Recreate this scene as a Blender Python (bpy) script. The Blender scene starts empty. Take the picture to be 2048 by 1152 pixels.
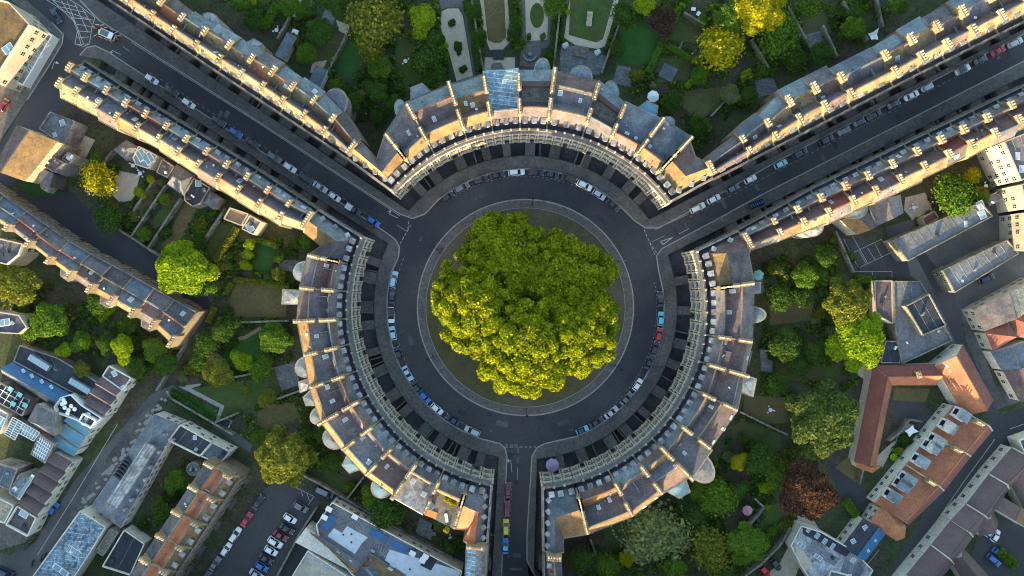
import bpy, math, random
from mathutils import Vector, Matrix, noise
from mathutils.geometry import tessellate_polygon
R = random.Random(11)
PI = math.pi
D = bpy.data
scene = bpy.context.scene
COL = scene.collection

# ------------------------------------------------------------------ camera, sky, sun, exposure
HC = 190.0            # flying height of the camera in metres
FPX = 1311.0          # focal length in photo pixels (photo is 2048 wide)
cam_d = D.cameras.new('camera'); cam = D.objects.new('camera', cam_d); COL.objects.link(cam)
cam.location = (0, 0, HC); cam.rotation_euler = (0, 0, 0)
cam_d.sensor_width = 36; cam_d.lens = FPX/2048*36; cam_d.clip_end = 3000; cam_d.clip_start = 1
scene.camera = cam
SUN_EL = math.radians(8.2)
SUN_DIR = Vector((-0.26, -1.0, 0)).normalized()          # towards the sun, on the map
SUN_VEC = Vector((SUN_DIR.x*math.cos(SUN_EL), SUN_DIR.y*math.cos(SUN_EL), math.sin(SUN_EL)))
wd = D.worlds.new('World'); scene.world = wd; wd.use_nodes = True
nt = wd.node_tree; nt.nodes.clear()
sky = nt.nodes.new('ShaderNodeTexSky'); sky.sky_type = 'NISHITA'; sky.sun_disc = False
sky.sun_elevation = SUN_EL; sky.sun_rotation = math.atan2(SUN_DIR.x, SUN_DIR.y) % (2*PI)
bg = nt.nodes.new('ShaderNodeBackground'); bg.inputs[1].default_value = 0.15
wo = nt.nodes.new('ShaderNodeOutputWorld')
nt.links.new(sky.outputs[0], bg.inputs[0]); nt.links.new(bg.outputs[0], wo.inputs[0])
sl = D.lights.new('sun', 'SUN'); sl.energy = 4.1; sl.angle = math.radians(0.6); sl.color = (1.0, 0.76, 0.44)
so = D.objects.new('sun', sl); COL.objects.link(so)
so.rotation_euler = SUN_VEC.to_track_quat('Z', 'Y').to_euler()
scene.view_settings.view_transform = 'Standard'; scene.view_settings.look = 'None'
scene.view_settings.gamma = 1; scene.view_settings.exposure = 2.4
scene.cycles.pixel_filter_type = 'BLACKMAN_HARRIS'; scene.cycles.filter_width = 1.05
scene.cycles.max_bounces = 4; scene.cycles.diffuse_bounces = 2; scene.cycles.transparent_max_bounces = 4
scene.cycles.glossy_bounces = 2; scene.cycles.transmission_bounces = 2

# ------------------------------------------------------------------ materials
MT = {}
def mat(name, col, rough=0.85, var=0.25, scale=0.6, detail=6, streak=None, bump=0.15, metal=0, spec=0.3,
        col2=None, mix2=(0.45, 0.65), scale2=0.12, brick=None, rnd=0.0, coat=0, fine=None):
    m = D.materials.new(name); m.use_nodes = True; n = m.node_tree; n.nodes.clear()
    L = n.links.new; N = n.nodes.new
    out = N('ShaderNodeOutputMaterial'); b = N('ShaderNodeBsdfPrincipled'); L(b.outputs[0], out.inputs[0])
    b.inputs['Roughness'].default_value = rough; b.inputs['Metallic'].default_value = metal
    b.inputs['Specular IOR Level'].default_value = spec
    if coat: b.inputs['Coat Weight'].default_value = coat; b.inputs['Coat Roughness'].default_value = 0.08
    geo = N('ShaderNodeNewGeometry')
    oi = N('ShaderNodeObjectInfo')
    add = N('ShaderNodeVectorMath'); add.operation = 'ADD'
    cmb = N('ShaderNodeCombineXYZ'); mu = N('ShaderNodeMath'); mu.operation = 'MULTIPLY'; mu.inputs[1].default_value = 37.0
    L(oi.outputs['Random'], mu.inputs[0]); L(mu.outputs[0], cmb.inputs[2])
    L(geo.outputs['Position'], add.inputs[0]); L(cmb.outputs[0], add.inputs[1])
    src = add.outputs[0]
    nz = N('ShaderNodeTexNoise'); nz.inputs['Scale'].default_value = scale; nz.inputs['Detail'].default_value = detail
    nz.inputs['Roughness'].default_value = 0.65
    L(src, nz.inputs['Vector'])
    mr = N('ShaderNodeMapRange'); mr.inputs[1].default_value = 0.3; mr.inputs[2].default_value = 0.7
    mr.inputs[3].default_value = 1-var; mr.inputs[4].default_value = 1+var
    L(nz.outputs['Fac'], mr.inputs[0])
    rgb = N('ShaderNodeRGB'); rgb.outputs[0].default_value = (*col, 1)
    cur = rgb.outputs[0]
    if col2:
        n2 = N('ShaderNodeTexNoise'); n2.inputs['Scale'].default_value = scale2; n2.inputs['Detail'].default_value = 5
        L(src, n2.inputs['Vector'])
        m2 = N('ShaderNodeMapRange'); m2.inputs[1].default_value = mix2[0]; m2.inputs[2].default_value = mix2[1]
        L(n2.outputs['Fac'], m2.inputs[0])
        mx = N('ShaderNodeMix'); mx.data_type = 'RGBA'
        L(m2.outputs[0], mx.inputs[0]); L(cur, mx.inputs[6]); mx.inputs[7].default_value = (*col2, 1)
        cur = mx.outputs[2]
    fac = mr.outputs[0]
    if fine:
        n3 = N('ShaderNodeTexNoise'); n3.inputs['Scale'].default_value = fine[0]; n3.inputs['Detail'].default_value = 3
        L(src, n3.inputs['Vector'])
        m3 = N('ShaderNodeMapRange'); m3.inputs[1].default_value = 0.35; m3.inputs[2].default_value = 0.65
        m3.inputs[3].default_value = 1-fine[1]; m3.inputs[4].default_value = 1+fine[1]
        L(n3.outputs['Fac'], m3.inputs[0])
        mm = N('ShaderNodeMath'); mm.operation = 'MULTIPLY'; L(fac, mm.inputs[0]); L(m3.outputs[0], mm.inputs[1]); fac = mm.outputs[0]
    if rnd:
        m4 = N('ShaderNodeMapRange'); m4.inputs[3].default_value = 1-rnd; m4.inputs[4].default_value = 1+rnd
        L(oi.outputs['Random'], m4.inputs[0])
        mm = N('ShaderNodeMath'); mm.operation = 'MULTIPLY'; L(fac, mm.inputs[0]); L(m4.outputs[0], mm.inputs[1]); fac = mm.outputs[0]
    if brick:      # (angle, width, height, mortar brightness, mortar size)
        vr = N('ShaderNodeVectorRotate'); vr.rotation_type = 'Z_AXIS'; vr.inputs['Angle'].default_value = brick[0]
        L(geo.outputs['Position'], vr.inputs['Vector'])
        bt = N('ShaderNodeTexBrick'); bt.inputs['Scale'].default_value = 1.0
        bt.inputs['Brick Width'].default_value = brick[1]; bt.inputs['Row Height'].default_value = brick[2]
        bt.inputs['Mortar Size'].default_value = brick[4]; bt.inputs['Color1'].default_value = (1, 1, 1, 1)
        bt.inputs['Color2'].default_value = (0.72, 0.72, 0.72, 1); bt.inputs['Mortar'].default_value = (brick[3],)*3 + (1,)
        L(vr.outputs[0], bt.inputs['Vector'])
        mb_ = N('ShaderNodeMix'); mb_.data_type = 'RGBA'; mb_.blend_type = 'MULTIPLY'; mb_.inputs[0].default_value = 1
        L(cur, mb_.inputs[6]); L(bt.outputs['Color'], mb_.inputs[7]); cur = mb_.outputs[2]
    vm = N('ShaderNodeVectorMath'); vm.operation = 'SCALE'; L(cur, vm.inputs[0]); L(fac, vm.inputs['Scale'])
    L(vm.outputs[0], b.inputs['Base Color'])
    if bump:
        bp = N('ShaderNodeBump'); bp.inputs['Strength'].default_value = bump; bp.inputs['Distance'].default_value = 0.3
        L(nz.outputs['Fac'], bp.inputs['Height']); L(bp.outputs[0], b.inputs['Normal'])
    MT[name] = m
    return m

def leafmat(name, col, var=0.45, tr=0.4, col2=None, yb=0.25):
    m = D.materials.new(name); m.use_nodes = True; n = m.node_tree; n.nodes.clear()
    L = n.links.new; N = n.nodes.new
    out = N('ShaderNodeOutputMaterial'); d = N('ShaderNodeBsdfDiffuse'); t = N('ShaderNodeBsdfTranslucent')
    mix = N('ShaderNodeMixShader'); mix.inputs[0].default_value = tr
    L(d.outputs[0], mix.inputs[1]); L(t.outputs[0], mix.inputs[2]); L(mix.outputs[0], out.inputs[0])
    geo = N('ShaderNodeNewGeometry')
    nz = N('ShaderNodeTexNoise'); nz.inputs['Scale'].default_value = 0.45; nz.inputs['Detail'].default_value = 4
    L(geo.outputs['Position'], nz.inputs['Vector'])
    # every leaf clump (mesh island) has a tint of its own
    ad = N('ShaderNodeMath'); ad.operation = 'MULTIPLY_ADD'; ad.inputs[1].default_value = 0.55
    L(geo.outputs['Random Per Island'], ad.inputs[0]); L(nz.outputs['Fac'], ad.inputs[2])
    mr = N('ShaderNodeMapRange'); mr.inputs[1].default_value = 0.3; mr.inputs[2].default_value = 1.25
    mr.inputs[3].default_value = 1-var; mr.inputs[4].default_value = 1+var
    L(ad.outputs[0], mr.inputs[0])
    mx = N('ShaderNodeMix'); mx.data_type = 'RGBA'
    L(geo.outputs['Random Per Island'], mx.inputs[0])
    c2 = col2 or (col[0]*1.5, col[1]*1.15, col[2]*0.8)
    mx.inputs[6].default_value = (*col, 1); mx.inputs[7].default_value = (*c2, 1)
    vm = N('ShaderNodeVectorMath'); vm.operation = 'SCALE'; L(mx.outputs[2], vm.inputs[0]); L(mr.outputs[0], vm.inputs['Scale'])
    L(vm.outputs[0], d.inputs[0])
    vt = N('ShaderNodeVectorMath'); vt.operation = 'MULTIPLY'; L(vm.outputs[0], vt.inputs[0]); vt.inputs[1].default_value = (1.9, 1.6, 0.6)
    L(vt.outputs[0], t.inputs[0])
    MT[name] = m
    return m

def simple(name, col, rough=0.5, metal=0, spec=0.5, coat=0, emit=None):
    m = D.materials.new(name); m.use_nodes = True
    b = m.node_tree.nodes['Principled BSDF']
    b.inputs['Base Color'].default_value = (*col, 1); b.inputs['Roughness'].default_value = rough
    b.inputs['Metallic'].default_value = metal; b.inputs['Specular IOR Level'].default_value = spec
    if coat: b.inputs['Coat Weight'].default_value = coat; b.inputs['Coat Roughness'].default_value = 0.06
    MT[name] = m
    return m

mat('asphalt', (0.066, 0.063, 0.061), 0.9, 0.16, 0.05, 4, bump=0.03, fine=(3.0, 0.14), col2=(0.034, 0.036, 0.042), scale2=0.03)
mat('asphalt_light', (0.115, 0.112, 0.105), 0.9, 0.16, 0.12, 5, bump=0.03, fine=(2.5, 0.15), col2=(0.06, 0.062, 0.068), scale2=0.05)
mat('paving', (0.145, 0.132, 0.118), 0.9, 0.18, 0.25, 5, bump=0.05, brick=(0.4, 0.9, 0.6, 0.72, 0.03), fine=(1.6, 0.15), col2=(0.095, 0.09, 0.085), scale2=0.08)
mat('island_paving', (0.145, 0.132, 0.118), 0.9, 0.16, 0.3, 5, bump=0.05, brick=(0.1, 1.0, 0.7, 0.75, 0.03), fine=(1.6, 0.15))
mat('kerbstone', (0.30, 0.275, 0.24), 0.85, 0.2, 0.8, 4, bump=0.05)
mat('road_paint', (0.42, 0.41, 0.37), 0.7, 0.3, 1.2, 5, bump=0)
mat('earth', (0.05, 0.062, 0.024), 0.95, 0.35, 0.3, 7, bump=0.3, fine=(2.2, 0.3), col2=(0.065, 0.052, 0.034), scale2=0.07)
mat('lawn', (0.05, 0.088, 0.018), 0.95, 0.25, 0.25, 6, bump=0.2, fine=(3.5, 0.22), col2=(0.075, 0.075, 0.026), scale2=0.09, mix2=(0.42, 0.62))
mat('lawn_fresh', (0.03, 0.095, 0.014), 0.95, 0.2, 0.25, 6, bump=0.2, fine=(3.5, 0.2), col2=(0.03, 0.085, 0.02), scale2=0.1)
mat('lawn_dry', (0.13, 0.10, 0.04), 0.95, 0.22, 0.2, 6, bump=0.2, fine=(3.0, 0.22), col2=(0.075, 0.085, 0.028), scale2=0.07, mix2=(0.5, 0.68))
mat('island_grass', (0.092, 0.082, 0.034), 0.95, 0.22, 0.2, 6, bump=0.2, fine=(3.0, 0.25), col2=(0.12, 0.095, 0.062), scale2=0.055, mix2=(0.45, 0.62))
mat('gravel', (0.44, 0.37, 0.27), 0.95, 0.14, 0.5, 6, bump=0.15, fine=(5.0, 0.18))
mat('flagstone', (0.17, 0.18, 0.18), 0.9, 0.2, 0.4, 5, bump=0.1, brick=(0.2, 1.4, 0.9, 0.6, 0.04), fine=(1.5, 0.2))
mat('brick_path', (0.26, 0.17, 0.11), 0.9, 0.2, 1.5, 4, bump=0.1, fine=(4, 0.25))
mat('bath_stone', (0.22, 0.170, 0.105), 0.9, 0.28, 0.35, 7, bump=0.15, fine=(2.5, 0.18), col2=(0.22, 0.195, 0.155), scale2=0.25, mix2=(0.5, 0.72), rnd=0.12)
mat('dirty_stone', (0.27, 0.24, 0.195), 0.9, 0.35, 0.5, 7, bump=0.2, fine=(2.5, 0.25), col2=(0.12, 0.11, 0.10), scale2=0.3, mix2=(0.45, 0.7))
mat('cream_wall', (0.42, 0.375, 0.285), 0.9, 0.22, 0.3, 5, bump=0.1, fine=(2, 0.12), rnd=0.1)
mat('rubble', (0.34, 0.29, 0.20), 0.95, 0.35, 1.1, 6, bump=0.6, fine=(2, 0.3))
mat('cream_wall_in_shade', (0.60, 0.56, 0.45), 0.9, 0.18, 0.5, 6, bump=0.1, fine=(2, 0.12), rnd=0.08)  # lighter copy of the cream wall, brightness painted in for walls lying in shade
mat('weathered_shaded', (0.145, 0.13, 0.11), 0.9, 0.4, 0.6, 7, bump=0.2, fine=(2.5, 0.25), rnd=0.12)  # weathered stone; its darkness also stands for shade on street parapets and cornices
mat('light_stone', (0.55, 0.47, 0.34), 0.9, 0.25, 0.8, 6, bump=0.1, fine=(2.5, 0.2))
mat('garden_wall', (0.20, 0.185, 0.15), 0.95, 0.35, 0.7, 6, bump=0.4, fine=(2.5, 0.3), col2=(0.10, 0.11, 0.06), scale2=0.3)
mat('slate', (0.095, 0.09, 0.10), 0.7, 0.4, 0.35, 7, bump=0.2, fine=(2.2, 0.22), col2=(0.135, 0.115, 0.105), scale2=0.13, rnd=0.28)
mat('slate_straw_lit', (0.205, 0.155, 0.085), 0.8, 0.4, 0.35, 7, bump=0.2, fine=(2.2, 0.25), col2=(0.13, 0.10, 0.065), scale2=0.22, mix2=(.45,.6), rnd=0.25)  # paler sunlit slate of the street rows, sunlight put into the colour
mat('slate_brown', (0.115, 0.078, 0.07), 0.75, 0.4, 0.35, 7, bump=0.2, fine=(2.2, 0.22), col2=(0.09, 0.075, 0.08), scale2=0.13, rnd=0.2)
mat('slate_tan_lit', (0.200, 0.125, 0.050), 0.8, 0.35, 0.35, 7, bump=0.2, fine=(2.2, 0.2), col2=(0.15, 0.10, 0.055), scale2=0.25, mix2=(.45,.62), rnd=0.22)  # tan slate with the low sun's gold put into its colour for lit slopes
mat('slate_blue', (0.085, 0.105, 0.13), 0.6, 0.4, 0.35, 7, bump=0.15, fine=(2.2, 0.2), col2=(0.14, 0.16, 0.17), scale2=0.15, rnd=0.2)
mat('lead', (0.155, 0.195, 0.205), 0.6, 0.42, 0.4, 6, bump=0.15, fine=(2.0, 0.2), col2=(0.13, 0.16, 0.19), scale2=0.2, rnd=0.2)
mat('lead_pale', (0.30, 0.31, 0.31), 0.6, 0.5, 0.5, 7, bump=0.15, fine=(1.6, 0.3), col2=(0.17, 0.15, 0.14), scale2=0.2, rnd=0.1)
mat('lead_seamed', (0.21, 0.30, 0.35), 0.55, 0.3, 0.4, 6, bump=0.1, brick=(0.12, 4.5, 1.1, 2.0, 0.07), fine=(2, 0.3), col2=(0.13, 0.2, 0.25), scale2=0.3)
mat('clay_tile', (0.36, 0.14, 0.065), 0.85, 0.2, 0.3, 6, bump=0.3, fine=(3.0, 0.2), col2=(0.24, 0.10, 0.06), scale2=0.12, rnd=0.12)
mat('red_tile', (0.20, 0.075, 0.055), 0.85, 0.2, 0.3, 6, bump=0.3, fine=(3.0, 0.2), rnd=0.12)
mat('brown_tile', (0.125, 0.085, 0.078), 0.8, 0.15, 0.3, 6, bump=0.25, fine=(3.0, 0.15), rnd=0.08)
mat('felt', (0.135, 0.138, 0.145), 0.9, 0.25, 0.25, 6, bump=0.05, fine=(1.5, 0.2), col2=(0.16, 0.17, 0.18), scale2=0.12, rnd=0.15)
mat('felt_dark', (0.035, 0.04, 0.05), 0.85, 0.2, 0.25, 6, bump=0.05, fine=(1.5, 0.2), rnd=0.15)
mat('membrane', (0.48, 0.53, 0.55), 0.8, 0.06, 0.1, 4, bump=0.0, fine=(1.0, 0.08))
mat('blue_membrane', (0.035, 0.12, 0.24), 0.6, 0.15, 0.2, 4, bump=0.03, fine=(1.0, 0.1))
mat('teal_metal', (0.13, 0.28, 0.36), 0.45, 0.12, 0.2, 4, bump=0.03, brick=(0.5, 30, 0.55, 0.7, 0.05))
mat('pot', (0.62, 0.50, 0.30), 0.9, 0.2, 1.0, 4, bump=0, rnd=0.25)
mat('pot_red', (0.45, 0.24, 0.13), 0.9, 0.2, 1.0, 4, bump=0, rnd=0.2)
mat('bark', (0.13, 0.11, 0.085), 0.95, 0.4, 1.2, 6, bump=0.5)
mat('wood', (0.22, 0.14, 0.08), 0.8, 0.25, 1.5, 5, bump=0.1)
mat('orange_deck', (0.55, 0.22, 0.07), 0.7, 0.2, 1.5, 5, bump=0.1)
simple('white_paint', (0.72, 0.72, 0.70), 0.6)
simple('iron', (0.015, 0.015, 0.017), 0.5)
simple('glass_dark', (0.012, 0.016, 0.022), 0.08, 0, 0.6)
simple('glass_roof', (0.16, 0.26, 0.30), 0.12, 0, 0.8)
simple('glass_pale', (0.34, 0.42, 0.44), 0.2, 0, 0.6)
simple('tyre', (0.015, 0.015, 0.015), 0.9)
simple('chrome', (0.5, 0.5, 0.52), 0.25, 1)
simple('lamp_lens', (0.7, 0.7, 0.68), 0.1, 0, 0.8)
simple('red_lens', (0.35, 0.01, 0.01), 0.2, 0, 0.6)
simple('canvas', (0.75, 0.75, 0.72), 0.9)
simple('canvas_teal', (0.22, 0.50, 0.45), 0.9)
simple('canvas_purple', (0.36, 0.27, 0.42), 0.9)
simple('canvas_pink', (0.55, 0.25, 0.30), 0.9)
simple('plastic_white', (0.7, 0.7, 0.7), 0.5)
simple('water', (0.05, 0.16, 0.20), 0.05, 0, 0.8)
PAINT = {}
for k, c in dict(black=(0.022, 0.024, 0.03), white=(0.80, 0.80, 0.78), silver=(0.42, 0.46, 0.50), grey=(0.13, 0.14, 0.155),
                 navy=(0.015, 0.03, 0.075), blue=(0.02, 0.13, 0.42), pale_blue=(0.36, 0.55, 0.63), cyan=(0.09, 0.52, 0.62), red=(0.50, 0.012, 0.02),
                 maroon=(0.19, 0.012, 0.025), yellow=(0.72, 0.55, 0.02)).items():
    PAINT[k] = simple('paint_'+k, c, 0.35, 0, 0.5, 0.8)
leafmat('leaf_plane', (0.145, 0.203, 0.012), var=.75, tr=.25)
leafmat('leaf_bright', (0.14, 0.235, 0.014), var=.55, tr=.25)
leafmat('leaf_yellow', (0.23, 0.25, 0.014), var=.5, tr=.3)
leafmat('leaf_mid', (0.064, 0.138, 0.020), var=.55, tr=.25)
leafmat('leaf_dark', (0.040, 0.090, 0.020), var=.55, tr=.25)
leafmat('leaf_olive', (0.105, 0.135, 0.024), var=.55, tr=.25)
leafmat('leaf_pale', (0.13, 0.18, 0.085))
leafmat('leaf_copper', (0.040, 0.024, 0.020), var=.5, tr=.15, col2=(0.10, 0.048, 0.024))
leafmat('leaf_deep', (0.052, 0.088, 0.024), var=.6, tr=.2)
leafmat('leaf_heather', (0.055, 0.042, 0.030), col2=(0.08, 0.055, 0.04))

# ------------------------------------------------------------------ geometry helpers
K0 = FPX/HC
def W(px, py, h=0.0):
    """point of the map seen at photo pixel (px, py), at height h"""
    k = (HC-h)/FPX
    return Vector(((px-1024)*k, -(py-576)*k))
def WL(pts, h=0.0): return [W(p[0], p[1], h) for p in pts]
CC = W(1051, 615)                                       # middle of the Circus
def pol(a, r): return Vector((CC.x+r*math.cos(a), CC.y+r*math.sin(a)))
def ang(p): return math.atan2(p.y-CC.y, p.x-CC.x)

class MB:
    def __init__(s): s.v = []; s.f = []; s.m = []
    def add(s, vs, fs, mi=0):
        o = len(s.v); s.v += [tuple(p) for p in vs]
        for i, f in enumerate(fs):
            s.f.append(tuple(o+k for k in f)); s.m.append(mi if isinstance(mi, int) else mi[i])
    def box(s, cx, cy, z0, z1, sx, sy, rot=0, mi=0, mtop=None):
        c, q = math.cos(rot), math.sin(rot); P = []
        for x, y in ((-.5, -.5), (.5, -.5), (.5, .5), (-.5, .5)):
            P.append((cx+x*sx*c-y*sy*q, cy+x*sx*q+y*sy*c))
        s.prism(P, z0, z1, mi, mtop)
    def prism(s, P, z0, z1, mi=0, mtop=None, inset=0):
        n = len(P)
        a = sum(P[i][0]*P[(i+1) % n][1]-P[(i+1) % n][0]*P[i][1] for i in range(n))
        if a < 0: P = list(P)[::-1]
        Z1 = z1 if isinstance(z1, (list, tuple)) else [z1]*n
        T = P
        if inset:
            cx = sum(p[0] for p in P)/n; cy = sum(p[1] for p in P)/n
            T = [(p[0]+(cx-p[0])*inset, p[1]+(cy-p[1])*inset) for p in P]
        vs = [(p[0], p[1], z0) for p in P]+[(T[i][0], T[i][1], Z1[i]) for i in range(n)]
        fs = [(i, (i+1) % n, n+(i+1) % n, n+i) for i in range(n)]+[tuple(range(n, 2*n)), tuple(range(n-1, -1, -1))]
        s.add(vs, fs, [mi]*n+[mi if mtop is None else mtop, mi])
    def slab(s, a, b, w, z0, z1, mi=0, mtop=None):
        d = Vector((b[0]-a[0], b[1]-a[1])); L = d.length
        if L < 1e-6: return
        n = Vector((-d.y, d.x))/L*w/2
        s.prism([(a[0]+n.x, a[1]+n.y), (a[0]-n.x, a[1]-n.y), (b[0]-n.x, b[1]-n.y), (b[0]+n.x, b[1]+n.y)], z0, z1, mi, mtop)
    def cyl(s, cx, cy, z0, z1, r0, r1=None, n=8, mi=0, mtop=None):
        r1 = r0 if r1 is None else r1
        vs = [(cx+r0*math.cos(2*PI*i/n), cy+r0*math.sin(2*PI*i/n), z0) for i in range(n)]
        vs += [(cx+r1*math.cos(2*PI*i/n), cy+r1*math.sin(2*PI*i/n), z1) for i in range(n)]
        s.add(vs, [(i, (i+1) % n, n+(i+1) % n, n+i) for i in range(n)]+[tuple(range(n, 2*n))], [mi]*n+[mi if mtop is None else mtop])
    def lathe(s, cx, cy, prof, n=8, mi=0):
        vs = []
        for r, z in prof: vs += [(cx+r*math.cos(2*PI*i/n), cy+r*math.sin(2*PI*i/n), z) for i in range(n)]
        fs = []
        for k in range(len(prof)-1):
            fs += [(k*n+i, k*n+(i+1) % n, (k+1)*n+(i+1) % n, (k+1)*n+i) for i in range(n)]
        fs += [tuple(range((len(prof)-1)*n, len(prof)*n))]
        s.add(vs, fs, mi)
    def rod(s, a, b, r, n=6, mi=0):
        a = Vector(a); b = Vector(b); d = (b-a)
        if d.length < 1e-6: return
        q = d.to_track_quat('Z', 'Y').to_matrix()
        vs = []
        for e in (a, b):
            for i in range(n): vs.append(e+q@Vector((r*math.cos(2*PI*i/n), r*math.sin(2*PI*i/n), 0)))
        s.add(vs, [(i, (i+1) % n, n+(i+1) % n, n+i) for i in range(n)]+[tuple(range(n, 2*n)), tuple(range(n-1, -1, -1))], mi)
    def taper(s, a, b, r0, r1, n=7, mi=0):
        a = Vector(a); b = Vector(b); d = (b-a); q = d.to_track_quat('Z', 'Y').to_matrix(); vs = []
        for e, r in ((a, r0), (b, r1)):
            for i in range(n): vs.append(e+q@Vector((r*math.cos(2*PI*i/n), r*math.sin(2*PI*i/n), 0)))
        s.add(vs, [(i, (i+1) % n, n+(i+1) % n, n+i) for i in range(n)]+[tuple(range(n, 2*n))], mi)
    def mesh(s, name, mats, off=(0, 0, 0), smooth=False):
        me = D.meshes.new(name)
        me.from_pydata([(v[0]-off[0], v[1]-off[1], v[2]-off[2]) for v in s.v], [], s.f)
        for m in mats: me.materials.append(MT[m] if isinstance(m, str) else m)
        me.polygons.foreach_set('material_index', s.m)
        if smooth: me.polygons.foreach_set('use_smooth', [True]*len(me.polygons))
        me.update()
        return me

ORG = {}
def org(o): return ORG.get(o.name, Vector((0, 0, 0))) if o else Vector((0, 0, 0))
LABELS = {}
def tag(o, label=None, cat=None, group=None, kind=None):
    if label: o['label'] = label; LABELS.setdefault(label, []).append((o.name, group))
    if cat: o['category'] = cat
    if group: o['group'] = group
    if kind: o['kind'] = kind
    return o
def thing(name, label, cat, loc, group=None):
    o = D.objects.new(name, None); COL.objects.link(o)
    o.location = (loc[0], loc[1], loc[2] if len(loc) > 2 else 0); o.empty_display_size = 0.5
    ORG[o.name] = Vector(o.location)
    return tag(o, label, cat, group)
def build(name, mb, mats, parent=None, smooth=False):
    if not mb.v: return None
    if parent is None:
        xs = [v[0] for v in mb.v]; ys = [v[1] for v in mb.v]
        og = Vector(((min(xs)+max(xs))/2, (min(ys)+max(ys))/2, min(v[2] for v in mb.v)))
    else: og = org(parent)
    me = mb.mesh(name, mats, og, smooth)
    o = D.objects.new(name, me); COL.objects.link(o)
    if parent is None: o.location = og
    else: o.parent = parent
    ORG[o.name] = og.copy()
    return o
def inst(name, me, parent, loc, rz=0.0, sc=(1, 1, 1), mats=None):
    o = D.objects.new(name, me); COL.objects.link(o)
    loc = Vector(loc)
    if parent: o.parent = parent; o.location = loc-org(parent)
    else: o.location = loc
    o.rotation_euler = (0, 0, rz); o.scale = sc
    ORG[o.name] = loc
    if mats:
        for i, m in mats.items():
            o.material_slots[i].link = 'OBJECT'; o.material_slots[i].material = MT[m] if isinstance(m, str) else m
    return o
def struct(name, mb, mats, kind='structure'):
    o = build(name, mb, mats); o['kind'] = kind
    return o
def sheet(P, z, mb=None, mi=0, holes=()):
    mb = mb or MB()
    loops = [[Vector((p[0], p[1], 0)) for p in P]]+[[Vector((p[0], p[1], 0)) for p in h] for h in holes]
    tri = tessellate_polygon(loops); flat = [v for l in loops for v in l]
    vs = [(v.x, v.y, z) for v in flat]; fs = []
    for t in tri:
        a, b, c = (flat[i] for i in t)
        fs.append(tuple(t) if (b-a).cross(c-a).z > 0 else tuple(t)[::-1])
    mb.add(vs, fs, mi)
    return mb
def lerp(a, b, t): return a+(b-a)*t
def arc_pts(a0, a1, r, n):
    return [pol(a0+(a1-a0)*i/n, r) for i in range(n+1)]
def ordinal(n):
    return {1: 'first', 2: 'second', 3: 'third', 4: 'fourth', 5: 'fifth', 6: 'sixth', 7: 'seventh', 8: 'eighth', 9: 'ninth', 10: 'tenth',
            11: 'eleventh', 12: 'twelfth', 13: 'thirteenth', 14: 'fourteenth'}[n]
# ------------------------------------------------------------------ the setting: ground, roads, pavements, basement areas
RF, RP, RK, RI, RG = 48.4, 44.0, 277/6.9, 216/6.9, 199/6.9
def offs(a, b, d, toward):
    t = (b-a).normalized(); n = Vector((-t.y, t.x))
    if n.dot(toward-a) < 0: n = -n
    return a+n*d, b+n*d
def line_circle(a, b, r):
    """where the line from a (outside) to b first meets the circle of radius r round the Circus"""
    best = None
    for i in range(4001):
        p = a+(b-a)*(i/4000*1.4)
        if (p-CC).length <= r: best = p; break
    return best
# eave lines of the streets (far end, end near the Circus)
LN = dict(nwu=(W(140, -55, 12), W(774, 374, 12)), nwl=(W(140, 103, 12), W(712, 470, 12)),
          neu=(W(2120, 6, 12), W(1353, 395, 12)), nel=(W(2140, 130, 12), W(1406, 499, 12)),
          gw=(W(966, 1260, 12), W(982, 980, 12)), ge=(W(1078, 1260, 12), W(1086, 980, 12)))
MID = dict(nwu=W(512, 270), nwl=W(512, 270), neu=W(1536, 340), nel=W(1536, 340), gw=W(1032, 1000), ge=W(1032, 1000))
POFF = dict(nwu=1.9, nwl=2.2, neu=1.9, nel=2.2, gw=1.5, ge=1.3)
PE = {}
for k in LN:
    a, b = offs(*LN[k], POFF[k], MID[k]); q = line_circle(a, b, RP); PE[k] = (a, q if q else b)
def crescent_hole(k0, k1):
    """pit outline: along street k0, round the Circus, out along street k1, back under the houses"""
    a0, a1 = ang(PE[k0][1]), ang(PE[k1][1])
    while a1 > a0: a1 -= 2*PI
    if a0-a1 > 4: a1 += 2*PI
    outer = [PE[k0][0], PE[k0][1]]+arc_pts(a0, a1, RP, 26)[1:-1]+[PE[k1][1], PE[k1][0]]
    i0 = offs(*LN[k0], -1.5, MID[k0]); i1 = offs(*LN[k1], -1.5, MID[k1])
    c0 = line_circle(i0[0], i0[1], RF+1.6); c1 = line_circle(i1[0], i1[1], RF+1.6)
    b0, b1 = ang(c0), ang(c1)
    while b1 > b0: b1 -= 2*PI
    if b0-b1 > 4: b1 += 2*PI
    inner = [i1[0], c1]+arc_pts(b1, b0, RF+1.6, 26)[1:-1]+[c0, i0[0]]
    return outer, inner
ARCS = dict(top=('nwu', 'neu'), right=('nel', 'ge'), left=('gw', 'nwl'))
HOLES = {k: crescent_hole(*v) for k, v in ARCS.items()}
BIG = 900
g = sheet([(-BIG, -BIG), (BIG, -BIG), (BIG, BIG), (-BIG, BIG)], 0.0, holes=[o+i for o, i in HOLES.values()])
struct('ground', g, ['earth'])
for k, (o, i) in HOLES.items():
    P = o+i; mb = MB(); sheet(P, -2.8, mb, 0)
    for q in range(len(P)):
        a, b = P[q], P[(q+1) % len(P)]
        mb.add([(a.x, a.y, -2.8), (b.x, b.y, -2.8), (b.x, b.y, 0.0), (a.x, a.y, 0.0)], [(0, 1, 2, 3)], 1)
    struct('basement_area', mb, ['slate', 'weathered_shaded'])

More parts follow.
